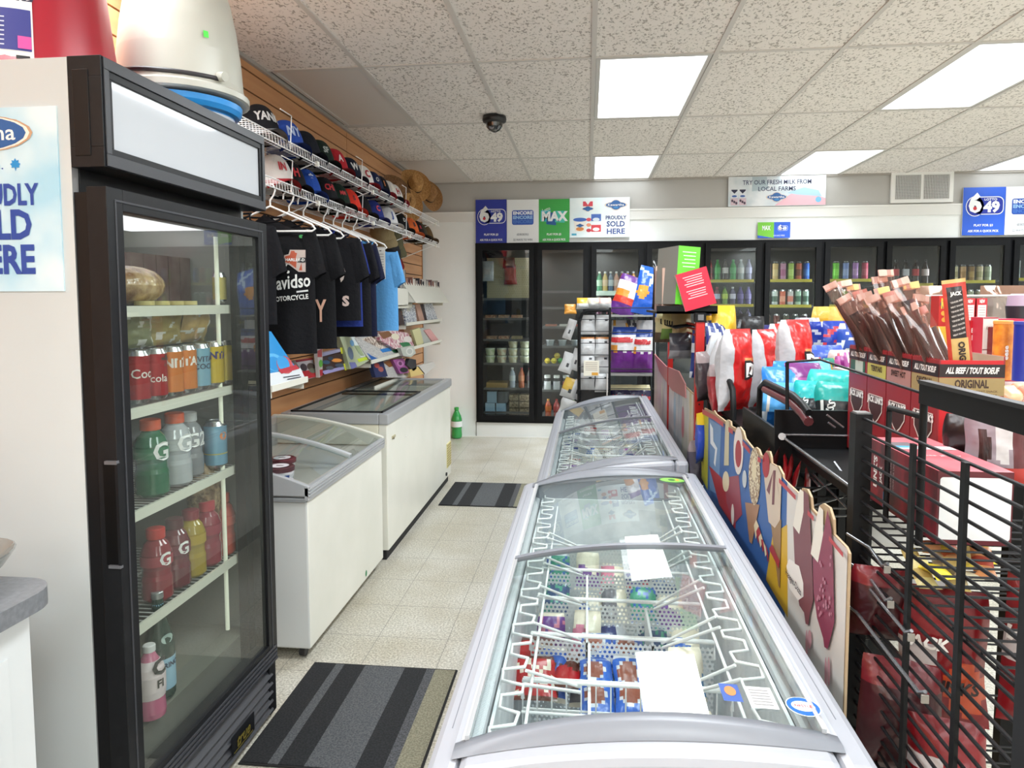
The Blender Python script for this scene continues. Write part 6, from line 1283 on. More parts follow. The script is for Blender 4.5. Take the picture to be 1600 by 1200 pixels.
# ---- near mesh sided rack
t = thing('wire_rack', 'black wire mesh rack at the lower right, nearest the camera', 'rack'); RX = .50
yn, yf = .84, 1.375; zt_r = 1.238
for (x, y) in ((RX, yf-.03), (RX, yn-.028), (.93, yf-.03), (.93, yn-.028)):
    MB().box(x, x+.03, y, y+.03, 0, zt_r, mat('111214', .5, 0, .3)).box(x+.003, x+.027, y+.003, y+.027, zt_r, zt_r+.003, mat('7c7c7c', .5)).build('post', t)
z = zt_r-.008; m = MB()
while z > .1: m.bar((RX+.015, yn, z), (RX+.015, yf-.03, z), .0028, bmw, 6); z -= .0262
for y in (1.134, .984): m.box(RX+.006, RX+.012, y-.006, y+.006, .08, zt_r-.012 if y > 1 else zt_r-.006, bm)
m.build('side_mesh', t)
m = MB(); z = zt_r-.008
for k in range(12): zz = .10+.1*k; m.bar((RX+.03, yf-.015, zz), (.93, yf-.015, zz), .002, bmw, 5) if zz < 1.0 else None
m.build('end_mesh', t)
for zz in (1.045, .985, .60, .36):
    m = MB(); n = 14
    for k in range(n+1): y = yn+(yf-.03-yn)*k/n; m.bar((RX+.02, y, zz), (.93, y, zz), .002, bmw, 5)
    for x in (RX+.02, .64, .78, .93): m.bar((x, yn, zz-.004), (x, yf-.03, zz-.004), .003, bmw, 5)
    m.build('wire_shelf', t)
# upper bin with its thick rail
t = thing('bin_frame', 'thick black header rail and loop frame above the near rack', 'rack frame')
m = MB(); m.box(.535, .547, .83, 1.18, 1.284, 1.318, bm); m.box(.533, .549, .83, 1.18, 1.316, 1.322, mat('1c1d20', .35)); m.bar((.541, 1.175, 1.30), (.541, 1.175, 1.05), .006, bm, 6); m.build('header_rail', t)
m = MB(); q = [at(1345, 568, X=.62), at(1350, 574, X=.60), at(1440, 614, X=.545)]
m.tube([(.541, 1.175, 1.262), (.541, 1.30, 1.258), (.541, 1.302, 1.25), (.541, 1.302, 1.05)], .0055, bm, 6)
m.tube([at(1230, 566, X=.50), at(1282, 562, X=.50), at(1440, 614, X=.54)], .0028, bmw, 6); m.tube([at(1230, 566, X=.50), at(1230, 640, X=.50)], .0045, bm, 6); m.build('loop_frame', t)
# ---- jerky boxes
jr = mat('8c2228', .4); jrb = mat('c01820', .4); jbk = mat('241416', .4); jgd = mat('c0a468', .4); jw = mat('e8e4e0', .4)
ysj = [1.942, 1.818, 1.706, 1.580, 1.461]; XJ, XJ1, ZJ0, ZJ1 = .70, .823, 1.052, at(1465, 563, Y=1.461).z
bandc = ['2c5a3c', 'b8b050', 'a87870', '9c8658']; btxt = ['', 'TERIYAKI', 'SWEET HOT', 'ORIGINAL']; bn = ['green', 'yellow', 'pinkish', 'tan']
for i in range(4):
    y1, y0 = ysj[i]-.002, ysj[i+1]+.002
    t_ = thing('jerky_box', 'open red jerky box with a %s flavour band, %s from the near rack' % (bn[i], ORD[3-i]), 'box', 'red jerky boxes in a row')
    mb = MB(); th = .003; fx = {'-y': jrb if i == 3 else jr}
    mb.box(XJ, XJ+th, y0, y1, ZJ0, ZJ1, jr); mb.box(XJ1-th, XJ1, y0, y1, ZJ0, ZJ1+.008, jr, faces={'-x': mat('b8a088', .6)}); mb.box(XJ+th, XJ1-th, y0, y0+th, ZJ0, ZJ1, jrb, faces={'+y': mat('b8a088', .6)}); mb.box(XJ+th, XJ1-th, y1-th, y1, ZJ0, ZJ1, jr, faces={'-y': mat('b8a088', .6)}); mb.box(XJ, XJ1, y0, y1, ZJ0, ZJ0+th, jr)
    n = 12   # serrated tear edge
    for k in range(n): ya_ = y0+(y1-y0)*k/n; yb2 = y0+(y1-y0)*(k+1)/n; mb.add([(XJ+.0015, ya_, ZJ1), (XJ+.0015, yb2, ZJ1), (XJ+.0015, (ya_+yb2)/2, ZJ1+.004)], [(0, 1, 2)], jr)
    ML = F3((XJ-.0006, (y0+y1)/2, 0), (0, -1, 0), (0, 0, 1)); MF = F3(((XJ+XJ1)/2, y0-.0006, 0), (1, 0, 0), (0, 0, 1))
    for (Mq, w_, fr) in ((ML, y1-y0, False), (MF, XJ1-XJ, True)):
        if fr and i < 3: continue
        mb.rect(0, ZJ1-.021, w_, .026, jbk, Mq, .0002); mb.rect(0, ZJ1-.053, w_*(.8 if i == 0 else 1), .036, mat(bandc[i], .4), Mq, .0002)
        mb.text('ALL BEEF / TOUT BOEUF' if fr else 'ALL / TOUT BOEUF', 0, ZJ1-.021, .017, jw, Mq, .0006, bold=.04, shear=.3, w=w_*.82)
        if i == 0: mb.rect(.01, ZJ1-.053, .05, .034, mat('b8c4b8', .5), Mq, .0004)
        if btxt[i]: mb.text(btxt[i], 0, ZJ1-.047 if not fr else ZJ1-.048, .018 if not fr else .022, mat('3a2418', .5), Mq, .0006, bold=.04, w=w_*(.6 if not fr else .52))
        if fr:
            for r_ in range(2): mb.text('SEASONED MEAT SNACK', .012, ZJ1-.062-.007*r_, .006, mat('5a4028', .5), Mq, .0006, w=w_*.6)
        # crest with the name
        cz = ZJ1-.135; s_ = .5
        for (k_, c_) in ((1.1, mat('d8c8c0', .5)), (1.0, mat('40201f' if True else '0', .5))): mb.flat([(-.038*k_, cz+.022*k_), (.038*k_, cz+.022*k_), (.036*k_, cz-.012*k_), (.016*k_, cz-.032*k_), (0, cz-.042*k_), (-.016*k_, cz-.032*k_), (-.036*k_, cz-.012*k_)], c_, Mq, .0003+.0003*(2-k_))
        mb.text("JACK LINK'S", 0, cz+.012, .02, jw, Mq, .0012, bold=.05, w=.092)
        if not fr:
            for r_ in range(3): mb.rect(0, cz-.075-.014*r_, .035, .004, mat('6c1a20', .5), Mq, .0004)
            if i == 0: mb.rect(.0, ZJ0+.055, .085, .08, mat('ccc4be', .5), Mq, .0004)
        else:
            mb.rect(-.01, ZJ0+.055, .085, .06, mat('ddd6cc', .5), Mq, .0004)
            for r_ in range(5): mb.rect(-.012, ZJ0+.074-.009*r_, .068, .003, mat('6a6460', .5), Mq, .0007)
    mb.build('box_shell', t_)
# ---- jerky sticks in clear sleeves
meat = noisy('dried_meat', '1c0a0a', '4a1a18', 45, .45, bump=.6, stretch=(1, 1, .25)); clr = glass('clear_sleeve', 'f6e6e0', 1.4, .06, .0, .035, 'e8c8bc'); pinkp = mat('b08474', .35); 
jd = [(1328, 545, 1300, 450), (1345, 548, 1322, 446), (1352, 552, 1335, 452), (1368, 560, 1322, 470), (1382, 562, 1345, 462), (1392, 568, 1352, 466), (1402, 565, 1375, 440), (1412, 570, 1380, 458), (1420, 575, 1366, 470), (1436, 575, 1394, 464), (1442, 580, 1398, 470), (1462, 580, 1408, 445), (1452, 580, 1424, 450), (1478, 585, 1424, 485), (1492, 585, 1440, 490), (1436, 572, 1440, 470), (1400, 560, 1385, 430)]
for i, (bx, by, tx, ty) in enumerate(jd):
    k = 3-(0 if bx > 1455 else 1 if bx > 1405 else 2 if bx > 1365 else 3); yb_ = (ysj[k]+ysj[k+1])/2+((i*37) % 5-2)*.014; b0 = at(bx, by, Y=yb_); b1 = at(tx, ty, Y=yb_+.03)
    b0.x = max(b0.x, XJ+.012)
    t_ = thing('jerky_stick', 'jerky stick in clear sleeve leaning from the red boxes, %s from far end' % ORD[i], 'jerky stick', 'jerky sticks in the red boxes'); d = (b1-b0); L_ = d.length; d.normalize(); side = Vector((1, .25, 0)); side = (side-d*side.dot(d)).normalized(); nn = d.cross(side).normalized()
    b0 = b0-d*.06; L_ += .06; wv, tv = .0165, .0055
    def P_(a, b_, c): return b0+side*a+d*b_+nn*c
    mb = MB(); top = L_-.035
    mb.grid(lambda u, v: P_(wv*(1+.12*noise.noise(Vector((v*9, i, 0))))*cos(2*pi*u), .01+(top-.01)*v, tv*sin(2*pi*u)), 10, 10, meat); mb.add([P_(wv*cos(2*pi*q_/10), top, tv*sin(2*pi*q_/10)) for q_ in range(10)], [tuple(range(10))], meat); mb.build('meat_strip', t_)
    mb = MB(); W2 = .0205
    mb.grid(lambda u, v: P_((u-.5)*2*W2, L_*v+.0, .0062*(1-(2*u-1)**2)*(1-v**6)+.0012), 6, 8, clr); mb.grid(lambda u, v: P_((u-.5)*2*W2, L_*v, -.0062*(1-(2*u-1)**2)*(1-v**6)-.0012), 6, 8, clr); mb.build('clear_sleeve', t_)
    mb = MB(); mb.grid(lambda u, v: P_((u-.5)*2*W2, L_-.002+.016*v, .003*sin(6*u+i)), 5, 2, [pinkp, mat('d8b8a8', .35), mat('d8c078', .4), pinkp, mat('b46c5e', .4)][i % 5]); mb.add([P_(-W2, L_-.004, .002), P_(W2, L_-.004, .002), P_(W2, L_+.014, .002), P_(-W2, L_+.014, .002)], [(0, 1, 2, 3)], mat('b88c80', .35)); mb.build('sealed_end', t_)
# standing ORIGINAL pouch
t_ = thing('jerky_pouch', 'tall red and gold jerky pouch lettered ORIGINAL standing up from the nearest box', 'pouch'); yq = 1.50
c4 = [at(1488, 585, Y=yq), at(1518, 585, Y=yq), at(1505, 435, Y=yq), at(1474, 438, Y=yq)]
ex = (c4[1]-c4[0]); ey = ((c4[3]+c4[2])/2-(c4[0]+c4[1])/2); Hh_ = ey.length; Wd = ex.length; nq = ex.cross(ey); Mp = F3((c4[0]+c4[1])/2-ey.normalized()*.03, ey.cross(nq), ey); Wd *= 1.25; Hh_ += .03
rp = foil('b8382c'); gp = foil('c8a868'); kp = foil('241a1a')
mb = MB(); 
def pp(u, v, s=1, e=0): return Mp @ Vector(((u-.5)*Wd, v*Hh_, s*(.007*(1-(2*u-1)**2)*min(1, 8*v)*min(1, 8*(1-v)))+e))
def pcol(u, v): return gp if v > .955 else gp if (.14 < u < .86 and v < .47) else kp if (.14 < u < .82 and .47 < v < .92) else rp
mb.grid(lambda u, v: pp(u, v), 14, 30, pcol); mb.grid(lambda u, v: pp(1-u, v, -1), 8, 14, rp)
def ptxt(s_, u0, v0, sz, m, bold, rot, w=None):
    V, Fc, tw = text_mesh(s_, bold, 0); kx = w/tw if w else sz; mb.add([pp(min(max(u0+(p_[0]*kx*cos(rot)-p_[1]*sz*sin(rot))/Wd, .02), .98), v0+(p_[0]*kx*sin(rot)+p_[1]*sz*cos(rot))/Hh_, 1, .0014) for p_ in V], Fc, m)
ptxt('ORIGINAL', .5, .27, .017, mat('2c1a14', .5), .05, -pi/2, .075); ptxt("JACK", .48, .87, .010, jw, .05, 0, .022)
for i in range(8): ptxt('MEAT SNACKS' if i % 2 else 'TENDER BEEF', .48, .80-.042*i, .0045, mat('b8b0ac', .5), .05, .2, .024)
mb.build('pouch_body', t_)
# ---- white faced carton on the near rack
t_ = thing('snack_carton', 'pink topped carton with a white front on the top shelf of the near rack', 'box'); pk = noisy('pink_top', 'b85860', 'c8747c', 12, .35); dr = noisy('dark_red_side', '3c1820', '8a2030', 9, .4, stretch=(1, 3, 1))
mb = MB(); x0, x1, y0, y1, z0, z1 = .572, .688, 1.185, 1.47, 1.05, 1.172
mb.box(x0, x1, y0, y1, z0, z1, mat('5a1c24', .4), faces={'+z': pk, '-x': dr}); MF = F3(((x0+x1)/2, y0-.0006, (z0+z1)/2), (1, 0, 0), (0, 0, 1)); mb.rrect(0, -.001, .110, .104, .005, mat('dedfe0', .4), MF, .0004)
MT = F3(((x0+x1)/2, (y0+y1)/2, z1+.0004), (1, 0, 0), (0, 1, 0)); mb.rect(0, .04, .11, .03, mat('d8c8cc', .4), MT, .0003); mb.rect(-.03, .07, .05, .04, mat('6a6468', .4), MT, .0005); mb.rect(-.035, .045, .04, .015, mat('4a9cc8', .4), MT, .0007); mb.text('BEEF JERKY', 0, -.03, .012, mat('e8d8d8', .4), MT, .0006, w=.07)
ML = F3((x0-.0006, (y0+y1)/2, (z0+z1)/2), (0, -1, 0), (0, 0, 1)); mb.text("LINK'S", -.10, .0, .022, jw, ML, .0004, bold=.04, rot=pi/2); mb.text('JACK', -.075, 0, .014, jw, ML, .0004, bold=.04, rot=pi/2)
for i in range(4): mb.text('COUNTER UNIT', -.055+.012*i, .01, .008, mat('c8b0b0', .4), ML, .0004, rot=pi/2)
mb.rect(-.05, -.045, .022, .03, mat('3a9cc8', .4), ML, .0006); mb.build('carton_shell', t_)
def bagthing(name, label, cat, grp, loc, rz, w, h, d, paint, seed, prints=(), tilt=0, ry=0, nu=14, nv=18):
    o = bag(w, h, d, paint, seed, nu, nv, prints=prints).build(name); tag(o, label, cat, grp); o.location = loc; o.rotation_euler = (tilt, ry, rz); return o
# jerky bag with pictures hanging right of the carton
def jp(u, v, f):
    if (u-.3)**2/.012+(v-.5)**2/.09 < 1: return meat
    if (u-.62)**2/.02+(v-.62)**2/.12 < 1: return foil('c8c4c4')
    if v < .2: return foil('a83028')
    return foil('8f8088') if u < .8 else foil('5a2428')
p_ = at(1543, 742, Y=1.33); bagthing('jerky_bag', 'open jerky bag with meat strips pictured, hanging right of the pink carton', 'snack bag', None, (p_.x+.01, 1.33, p_.z-.01), -.35, .10, .12, .035, jp, 61)
bagthing('jerky_bag', 'black jerky bag edge left of the pictured one', 'snack bag', None, (at(1512, 740, Y=1.36).x, 1.38, 1.12), -1.0, .07, .115, .02, lambda u, v, f: foil('201416'), 62)
# ---- goods inside the near rack, seen through the mesh
def redbag(u, v, f):
    if v > .9: return foil('6c1018')
    if .42 < v < .6 and u < .4: return foil('b8b0b0')
    if (u-.75)**2/.05+(v-.3)**2/.05 < 1: return foil('b84a28')
    return foil('78121a')
for i, (px_, py_, Yp, w_, h_, lab) in enumerate(((1468, 1130, 1.25, .145, .25, 'large red jerky bag hanging in the middle of the near rack'), (1612, 1130, 1.16, .10, .25, 'red jerky bag behind the right post of the near rack'), (1400, 1200, 1.25, .14, .2, 'dark red bag at the bottom of the near rack'), (1370, 1000, 1.28, .10, .14, 'maroon bag beside the left post of the near rack'), (1475, 1260, 1.12, .12, .14, 'red bag low in the near rack behind the right vertical bar'))):
    p_ = at(px_, py_, Y=Yp); c_ = foil('380c12') if i in (2, 3) else None
    bagthing('snack_bag', lab, 'snack bag', 'red bags in the near rack', (p_.x, Yp, p_.z), -.3, w_, h_, .05, (lambda u, v, f: c_ if v < .8 else foil('6c1620')) if c_ else redbag, 70+i, (("JACK", .3, .62, .03, jw, .04, .2), ('LINKS', .62, .32, .03, mat('1c1012', .4), .04, .2)) if i < 2 else ())
for i, (px_, py_, Yp) in enumerate(((1395, 860, 1.30), (1400, 910, 1.28), (1430, 955, 1.2), (1450, 1040, 1.12))):
    p_ = at(px_, py_, Y=Yp); m = MB(); m.tube([(p_.x-.06, yf-.02, p_.z+.01), (p_.x-.05, yf-.1, p_.z+.012), (p_.x-.05, Yp-.08, p_.z), (p_.x-.05, Yp-.1, p_.z+.012)], .003, chrome, 6); m.box(p_.x-.056, p_.x-.046, Yp-.103, Yp-.1, p_.z-.004, p_.z+.008, mat('8a867e', .4)); tag(m.build('display_hook'), 'silver display hook with price tag inside the near rack, %s from top' % ORD[i], 'hook', 'hooks in the near rack')
cnd = [('d8a070', 'c86840'), ('e0c850', 'b89030'), ('c88858', 'a84838'), ('d8cc90', 'b8a060'), ('e0d040', 'c8b030'), ('b8a060', '6a5c3c'), ('d8d0b0', 'b8a888')]
for i in range(14):
    px_ = 1478+(i % 5)*22; py_ = 848+(i//5)*15; Yp = 1.34-(i//5)*.06; p_ = at(px_, py_, Y=Yp-.1); a, b_ = cnd[i % 7]; fa, fb = foil(a), foil(b_)
    o = bag(.035, .06, .012, lambda u, v, f: fb if .35 < v < .6 else fa, 90+i, 8, 8).build('candy_bar'); tag(o, 'small yellow-orange candy pack, second shelf of near rack, %s by rows' % ORD[i], 'candy', 'candy packs in the near rack'); o.location = (p_.x, Yp-.06, .992); o.rotation_euler = (-1.3, 0, .3*(i % 3-1))
tag(MB().box(.56, .66, 1.30, 1.335, .80+.035, .93, mat('e0dedc', .5)).build('white_card'), 'blank white card behind the left bars of the near rack', 'card')
# ---- middle black rack with teal bags
t = thing('wire_basket_rack', 'black basket rack holding teal and blue chip bags', 'rack'); 
m = MB(); m.box(.512, .76, 1.945, 1.955, .98, 1.152, bm); m.box(.512, .76, 1.95, 2.32, .98, .985, bm); m.box(.512, .52, 1.955, 2.34, .98, 1.10, bm); m.build('front_panel', t)
m = MB(); pa = [at(1190, 770, X=.53), at(1186, 640, X=.53), at(1188, 606, X=.53), at(1196, 597, X=.53), at(1240, 618, X=.53), at(1255, 632, X=.53), at(1264, 645, X=.53)]
m.tube(pa, .009, bm, 8); m.tube([p_+Vector((0, 0, -.022)) for p_ in pa[3:]], .012, mat('5a2c30', .35), 8); m.build('side_arch', t)
m = MB(); m.tube([at(1222, 682, X=.53), at(1342, 770, X=.53)], .004, chrome, 6); m.cyl(at(1222, 682, X=.522), at(1222, 682, X=.538), .010, chrome, 10); m.bar((.53, 1.94, 1.085-.0), (.76, 1.94, 1.085), .0035, chrome, 6)
for (a, b_) in (((1268, 738), (1330, 800)), ((1268, 745), (1280, 760)), ((1284, 728), (1296, 744)), ((1304, 722), (1320, 744))): m.bar(at(*a, X=.60), at(*b_, X=.60), .003, chrome, 5)
for (a, b_) in (((1270, 768), (1330, 740)), ((1272, 790), (1330, 772)), ((1292, 648), (1318, 668)), ((1294, 660), (1305, 668)), ((1210, 762), (1335, 762)), ((1230, 776), (1335, 776)), ((1268, 794), (1335, 794)), ((1275, 808), (1335, 805))): m.bar(at(*a, Y=1.80), at(*b_, Y=1.80), .0028, chrome if a[0] > 1265 and a[1] > 760 or a[1] < 700 else bmw, 5)
m.build('rods', t)
for (x, y) in ((.53, 1.97), (.76, 1.97), (.53, 2.33), (.76, 2.33)): MB().box(x-.01, x+.01, y-.01, y+.01, 0, 1.0, bm).build('leg', t)
tc = [('1fa0a0', '40c8b8', 'teal'), ('2c78c8', '58a8e8', 'sky blue'), ('30b0a8', '203038', 'turquoise and black'), ('58a8d8', '3c4c60', 'pale blue'), ('6a2c6c', '9c4c8c', 'plum'), ('1f9890', '1c2428', 'dark teal')]
tb = [(1240, 600, 2.25, 1, .0), (1262, 602, 2.22, 4, .1), (1222, 608, 2.20, 1, -.2), (1290, 618, 2.12, 2, -.5), (1262, 634, 2.08, 0, -.6), (1306, 640, 2.02, 5, -.4), (1330, 635, 2.08, 0, -.5), (1284, 596, 2.3, 3, .2), (1340, 622, 2.12, 5, -.4)]
for i, (px_, py_, Yp, c, rz) in enumerate(tb):
    a, b_, nm = tc[c]; fa, fb, fw = foil(a), foil(b_), foil('d8dcd8'); p_ = at(px_, py_+22, Y=Yp)
    def pt_(u, v, f, fa=fa, fb=fb, c=c): return fa if v > .62 else (fw if .12 < u < .2 else (foil('1c2428') if c in (0, 2, 5) else fb))
    bagthing('chip_bag', '%s chip bag in the black basket rack, %s in the heap' % (nm, ORD[i]), 'chip bag', 'chip bags in the basket rack', (p_.x, Yp, p_.z-.03), rz, .13, .15, .06, pt_, 110+i, (('MISS', .35, .4, .03, mat('d8dcd8', .4), .03, .2, 1.2),) if c in (0, 5) else (), tilt=-.35)
bagthing('chip_bag', 'bright blue bag under the curved arm of the basket rack', 'chip bag', 'chip bags in the basket rack', (at(1212, 645, Y=2.3).x, 2.3, 1.04), 0, .11, .16, .05, lambda u, v, f: foil('2068b8') if u > .2 else foil('c8d4dc'), 120)
# ---- red corn chip bags, tall
redf, sil, blk_ = foil('c01c1c', .3), foil('b8b8bc', .3), foil('1a1214', .3)
def dpaint(u, v, f):
    if not f: return sil
    if u < .17: return sil
    if v > .94: return redf
    if .60 < v < .66 and u > .5: return foil('d88a50')
    return redf
db = [(1148, 641, 2.60, .62, 'nearest the red post'), (1190, 634, 2.78, .62, 'second from the red post'), (1216, 622, 2.86, .5, 'mostly hidden behind the right one'), (1242, 628, 2.60, .5, 'at the right end of its row')]
for i, (px_, py_, Yp, rz, nm) in enumerate(db):
    p_ = at(px_, py_, Y=Yp)
    bagthing('chip_bag', 'tall red corn chip bag, %s' % nm, 'chip bag', 'tall red chip bags', (p_.x, Yp, p_.z), rz, .155, .30, .11, dpaint, 130+i, (('D', .60, .50, .080, blk_, .10, 0), ('D', .60, .50, .068, jw, .05, 0)), nu=22, nv=26)
for i, (px_, py_, Yp, c, nm) in enumerate(((1108, 612, 2.97, 'c8ccd0', 'silver'), (1118, 620, 2.88, 'd0d4d8', 'white silver'), (1130, 628, 2.80, '9c3430', 'dark red'))):
    p_ = at(px_, py_, Y=Yp); fc = foil(c); bagthing('chip_bag', '%s bag edge standing left of the red chip bags' % nm, 'chip bag', 'bags standing in the curved arm rack', (p_.x+.02, Yp, p_.z), 1.0, .12, .25, .06, lambda u, v, f: fc, 140+i)
# curved arm rack holding them
t = thing('snack_rack', 'black wire rack with curved arm holding the tall red chip bags', 'rack')
m = MB(); pa = [at(1085, 565, X=.51), at(1125, 585, X=.51), at(1140, 596, X=.51), at(1145, 610, X=.51), at(1146, 640, X=.51), at(1145, 700, X=.51)]
m.tube(pa, .011, bm, 8); m.tube([at(1085, 559, X=.51), at(1122, 579, X=.51)], .006, mat('6a6a6c', .3), 6); m.build('curved_arm', t)
m = MB(); m.box(.505, .80, 2.30, 2.99, 1.025, 1.035, bm); m.box(.53, .80, 2.38, 2.39, .90, 1.035, bm); m.box(.51, .80, 2.98, 3.0, .1, 1.1, bm)
m.box(.505, .515, 2.45, 2.55, .9, 1.03, bm); m.build('shelf_tray', t)
m = MB()
for k in range(22): y = 2.45+.025*k; m.bar((.512, y, .88), (.512, y, .97), .0018, bmw, 4)
for z in (.88, .925, .97, .8, .72): m.bar((.512, 2.42, z), (.512, 3.0, z), .0025, bmw, 5)
m.build('wire_fence', t)
for (x, y) in ((.515, 2.40), (.515, 2.97), (.79, 2.40), (.79, 2.97)): MB().box(x-.01, x+.01, y-.01, y+.01, 0, 1.03, bm).build('leg', t)
fb_ = foil('1c3ca0')
for i, (px_, py_, Yp, c, w_, nm) in enumerate(((1098, 720, 2.85, '1c3ca0', .13, 'bright blue'), (1098, 625, 2.9, '3a3034', .12, 'dark'), (1122, 650, 2.7, '8c2028', .12, 'dark red'), (1090, 760, 2.95, '5a5460', .12, 'grey'))):
    p_ = at(px_, py_, Y=Yp); fc = foil(c); bagthing('snack_bag', '%s bag under the curved arm rack beside the red post' % nm, 'snack bag', 'bags below the curved arm', (p_.x, Yp, p_.z), .9, w_, .2, .06, lambda u, v, f: fc if v < .8 else foil('c8a830') if c == '1c3ca0' else foil('9c8c8c'), 150+i)
# dark gondola body behind everything
t = thing('shelf_gondola', 'long black double shelf unit carrying the snacks right of the freezers', 'shelf unit')
MB().box(.985, .995, 2.5, 4.6, .05, 1.12, bm).build('back_panel', t); MB().box(.82, 1.18, 2.5, 4.6, 0, .12, bm).build('base_deck', t)
for z in (.45, .75, 1.03):
    MB().box(.83, .985, 2.5, 4.6, z, z+.015, bm).build('shelf', t)
    MB().box(.995, 1.5, 2.9, 4.6, z, z+.015, mat('b8b4ac', .5)).build('shelf', t)
MB().box(1.09, 1.105, 2.6, 4.2, 1.185, 1.205, mat('c8c4b0', .4)).box(1.10, 1.5, 2.6, 4.2, 1.185, 1.195, mat('c8c4b0', .4)).box(1.3, 1.31, 2.6, 4.2, 1.04, 1.185, bm).build('raised_shelf', t)
# hanging red packs seen over the header board
for i in range(7):
    p_ = at(1192+(i % 2)*8+(i//2)*16, 712+(i//2)*10, Y=1.98); fc = foil(['8a1c22', '3c1418', 'a02028'][i % 3])
    o = bag(.05, .13, .015, lambda u, v, f: fc, 160+i, 8, 8).build('candy_pack'); tag(o, 'thin dark red pack hanging over the header board, %s from left' % ORD[i], 'candy pack', 'thin red hanging packs'); o.location = (p_.x, 1.90-.0*i, p_.z-.09); o.rotation_euler = (0, 0, 1.2)
# ---- red post and its hooks
t = thing('red_post', 'tall red steel post with round holes between the two freezers and the racks', 'post'); redm = mat('b8201c', .35)
m = MB(); m.box(.462, .498, 3.03, 3.065, 0, 1.372, redm); m.build('upright', t)
m = MB(); m.box(.457, .503, 3.025, 3.07, 1.36, 1.40, bm); m.box(.468, .492, 3.022, 3.026, 1.368, 1.392, mat('6a6a6c', .4)); m.build('post_cap', t); m = MB()
for k in range(17): m.disc(0, 0, .0042, .0042, mat('4a0c0c', .6), F3((.480, 3.0294, 1.06-.055*k), (1, 0, 0), (0, 0, 1)), .0, 8)
m.build('punched_holes', t)
m = MB(); m.box(.458, .486, 4.02, 4.05, 0, 1.36, redm); m.build('upright', t)
m = MB()
for z in (1.345, 1.325, 1.30): m.bar((.475, 3.05, z), (.475, 4.05, z), .006, redm, 6)
m.build('rail', t)
for i in range(9):
    y = 3.15+.095*i; m = MB(); m.tube([(.475, y, 1.34), (.475-.05, y, 1.335), (.475-.085, y, 1.33), (.475-.10, y, 1.335), (.475-.10, y, 1.36)], .0035, mat('d8b8a0', .35) if i > 5 else bm, 6); tag(m.build('peg_hook'), 'empty peg hook on the red rail, %s from the red post' % ORD[i], 'hook', 'peg hooks on the red rail')
# slanting pink strip above the far header board
m = MB(); a = [at(1022, 553, X=.46), at(1040, 572, X=.46), at(1060, 580, X=.46), at(1070, 600, X=.46), at(1071, 622, X=.46), at(1050, 610, X=.46), at(1030, 580, X=.46)]
m.add(a+[p_+Vector((.006, 0, 0)) for p_ in a], [tuple(range(7)), tuple(range(13, 6, -1))]+[(k, (k+1) % 7, 7+(k+1) % 7, 7+k) for k in range(7)], mat('b06c6c', .4)); tag(m.build('shelf_sign'), 'dull pink curved sign strip left of the red post', 'sign')
# bags left and right of the post
for i, (px_, py_, Yp, c, c2_, w_, h_, rz, nm) in enumerate(((1052, 530, 3.5, 'd8cc90', '6c8c40', .13, .16, .3, 'cream and green'), (1040, 535, 3.7, 'd8d0a0', '5a4838', .12, .16, .2, 'pale yellow'), (1065, 540, 3.4, 'a89870', '8a7a5c', .11, .18, .3, 'brown patterned'), (1062, 560, 3.3, '4c4c54', '8c8c90', .13, .12, .4, 'grey clear'), (1104, 560, 3.3, 'e0a828', 'e8c048', .13, .20, .1, 'yellow orange'), (1128, 560, 3.15, 'e8b830', 'e0c860', .13, .235, .3, 'bright yellow'), (1100, 590, 3.2, '24387c', 'd0d4dc', .14, .26, .4, 'navy striped'), (1122, 590, 3.1, '24387c', 'd0d4dc', .15, .24, .5, 'navy and white'), (1150, 580, 3.2, '18181a', '38383c', .12, .26, .2, 'black'), (1174, 580, 3.1, '1c1c20', '9c9ca0', .12, .24, .3, 'black and silver'), (1205, 575, 3.3, '24246c', '3c3c8c', .15, .2, .2, 'indigo'), (1235, 575, 3.4, 'b8b8bc', '8c2c2c', .16, .22, .2, 'silver red'))):
    p_ = at(px_, py_, Y=Yp); fa, fb = foil(c), foil(c2_)
    bagthing('snack_bag', '%s snack bag around the red post, %s from left' % (nm, ORD[i]), 'snack bag', 'bags behind the red post', (p_.x, Yp, p_.z), rz, w_, h_, .06, lambda u, v, f, fa=fa, fb=fb, i=i: fb if ((abs((u*4+v*2) % 1) < .35) if 'stripe' in nm or 'navy' in nm else v < .35 or (i == 0 and abs(u-.5) < .15 and v < .6)) else fa, 170+i)
# ---- boxes and cards on top of the red post rack
t = thing('top_tray', 'black tray on top of the red post rack holding the green and pink boxes', 'tray'); MB().box(.30, .56, 3.08, 3.62, 1.395, 1.405, bm).box(.30, .56, 3.08, 3.09, 1.395, 1.43, bm).build('tray_body', t)
def tbox(cx, cy, Y, w_, h_, d_, col, sidecol, roll, rz, lab, nm):
    c0 = at(cx, cy, Y=Y); M_ = Matrix.Translation(c0) @ Matrix.Rotation(rz, 4, 'Z') @ Matrix.Rotation(roll, 4, 'Y'); mb = MB(M_); mb.box(-w_/2, w_/2, -d_/2, d_/2, -h_/2, h_/2, mat(sidecol, .5), faces={'-y': mat(col, .45), '+z': mat(nm, .5)}); F_ = F3((0, -d_/2-.0008, 0), (1, 0, 0), (0, 0, 1))
    for i in range(13 if h_ > .2 else 10):
        if i == 5: continue
        mb.rect((i % 3)*.002, h_*(.36-.062*i) if h_ < .2 else h_*(.40-.062*i), w_*(.62-.06*(i % 3)), .0035, mat('e8f0e0' if col[0] == '6' else 'e8c0c4', .5), F_)
    o = mb.build('display_box'); tag(o, lab, 'box', 'boxes on top of the red post rack'); return o
tbox(1058, 432, 3.2, .105, .255, .20, '68c838', '8a8a84', .06, .35, 'bright green box with white text standing on the rack top', '2a2a2c')
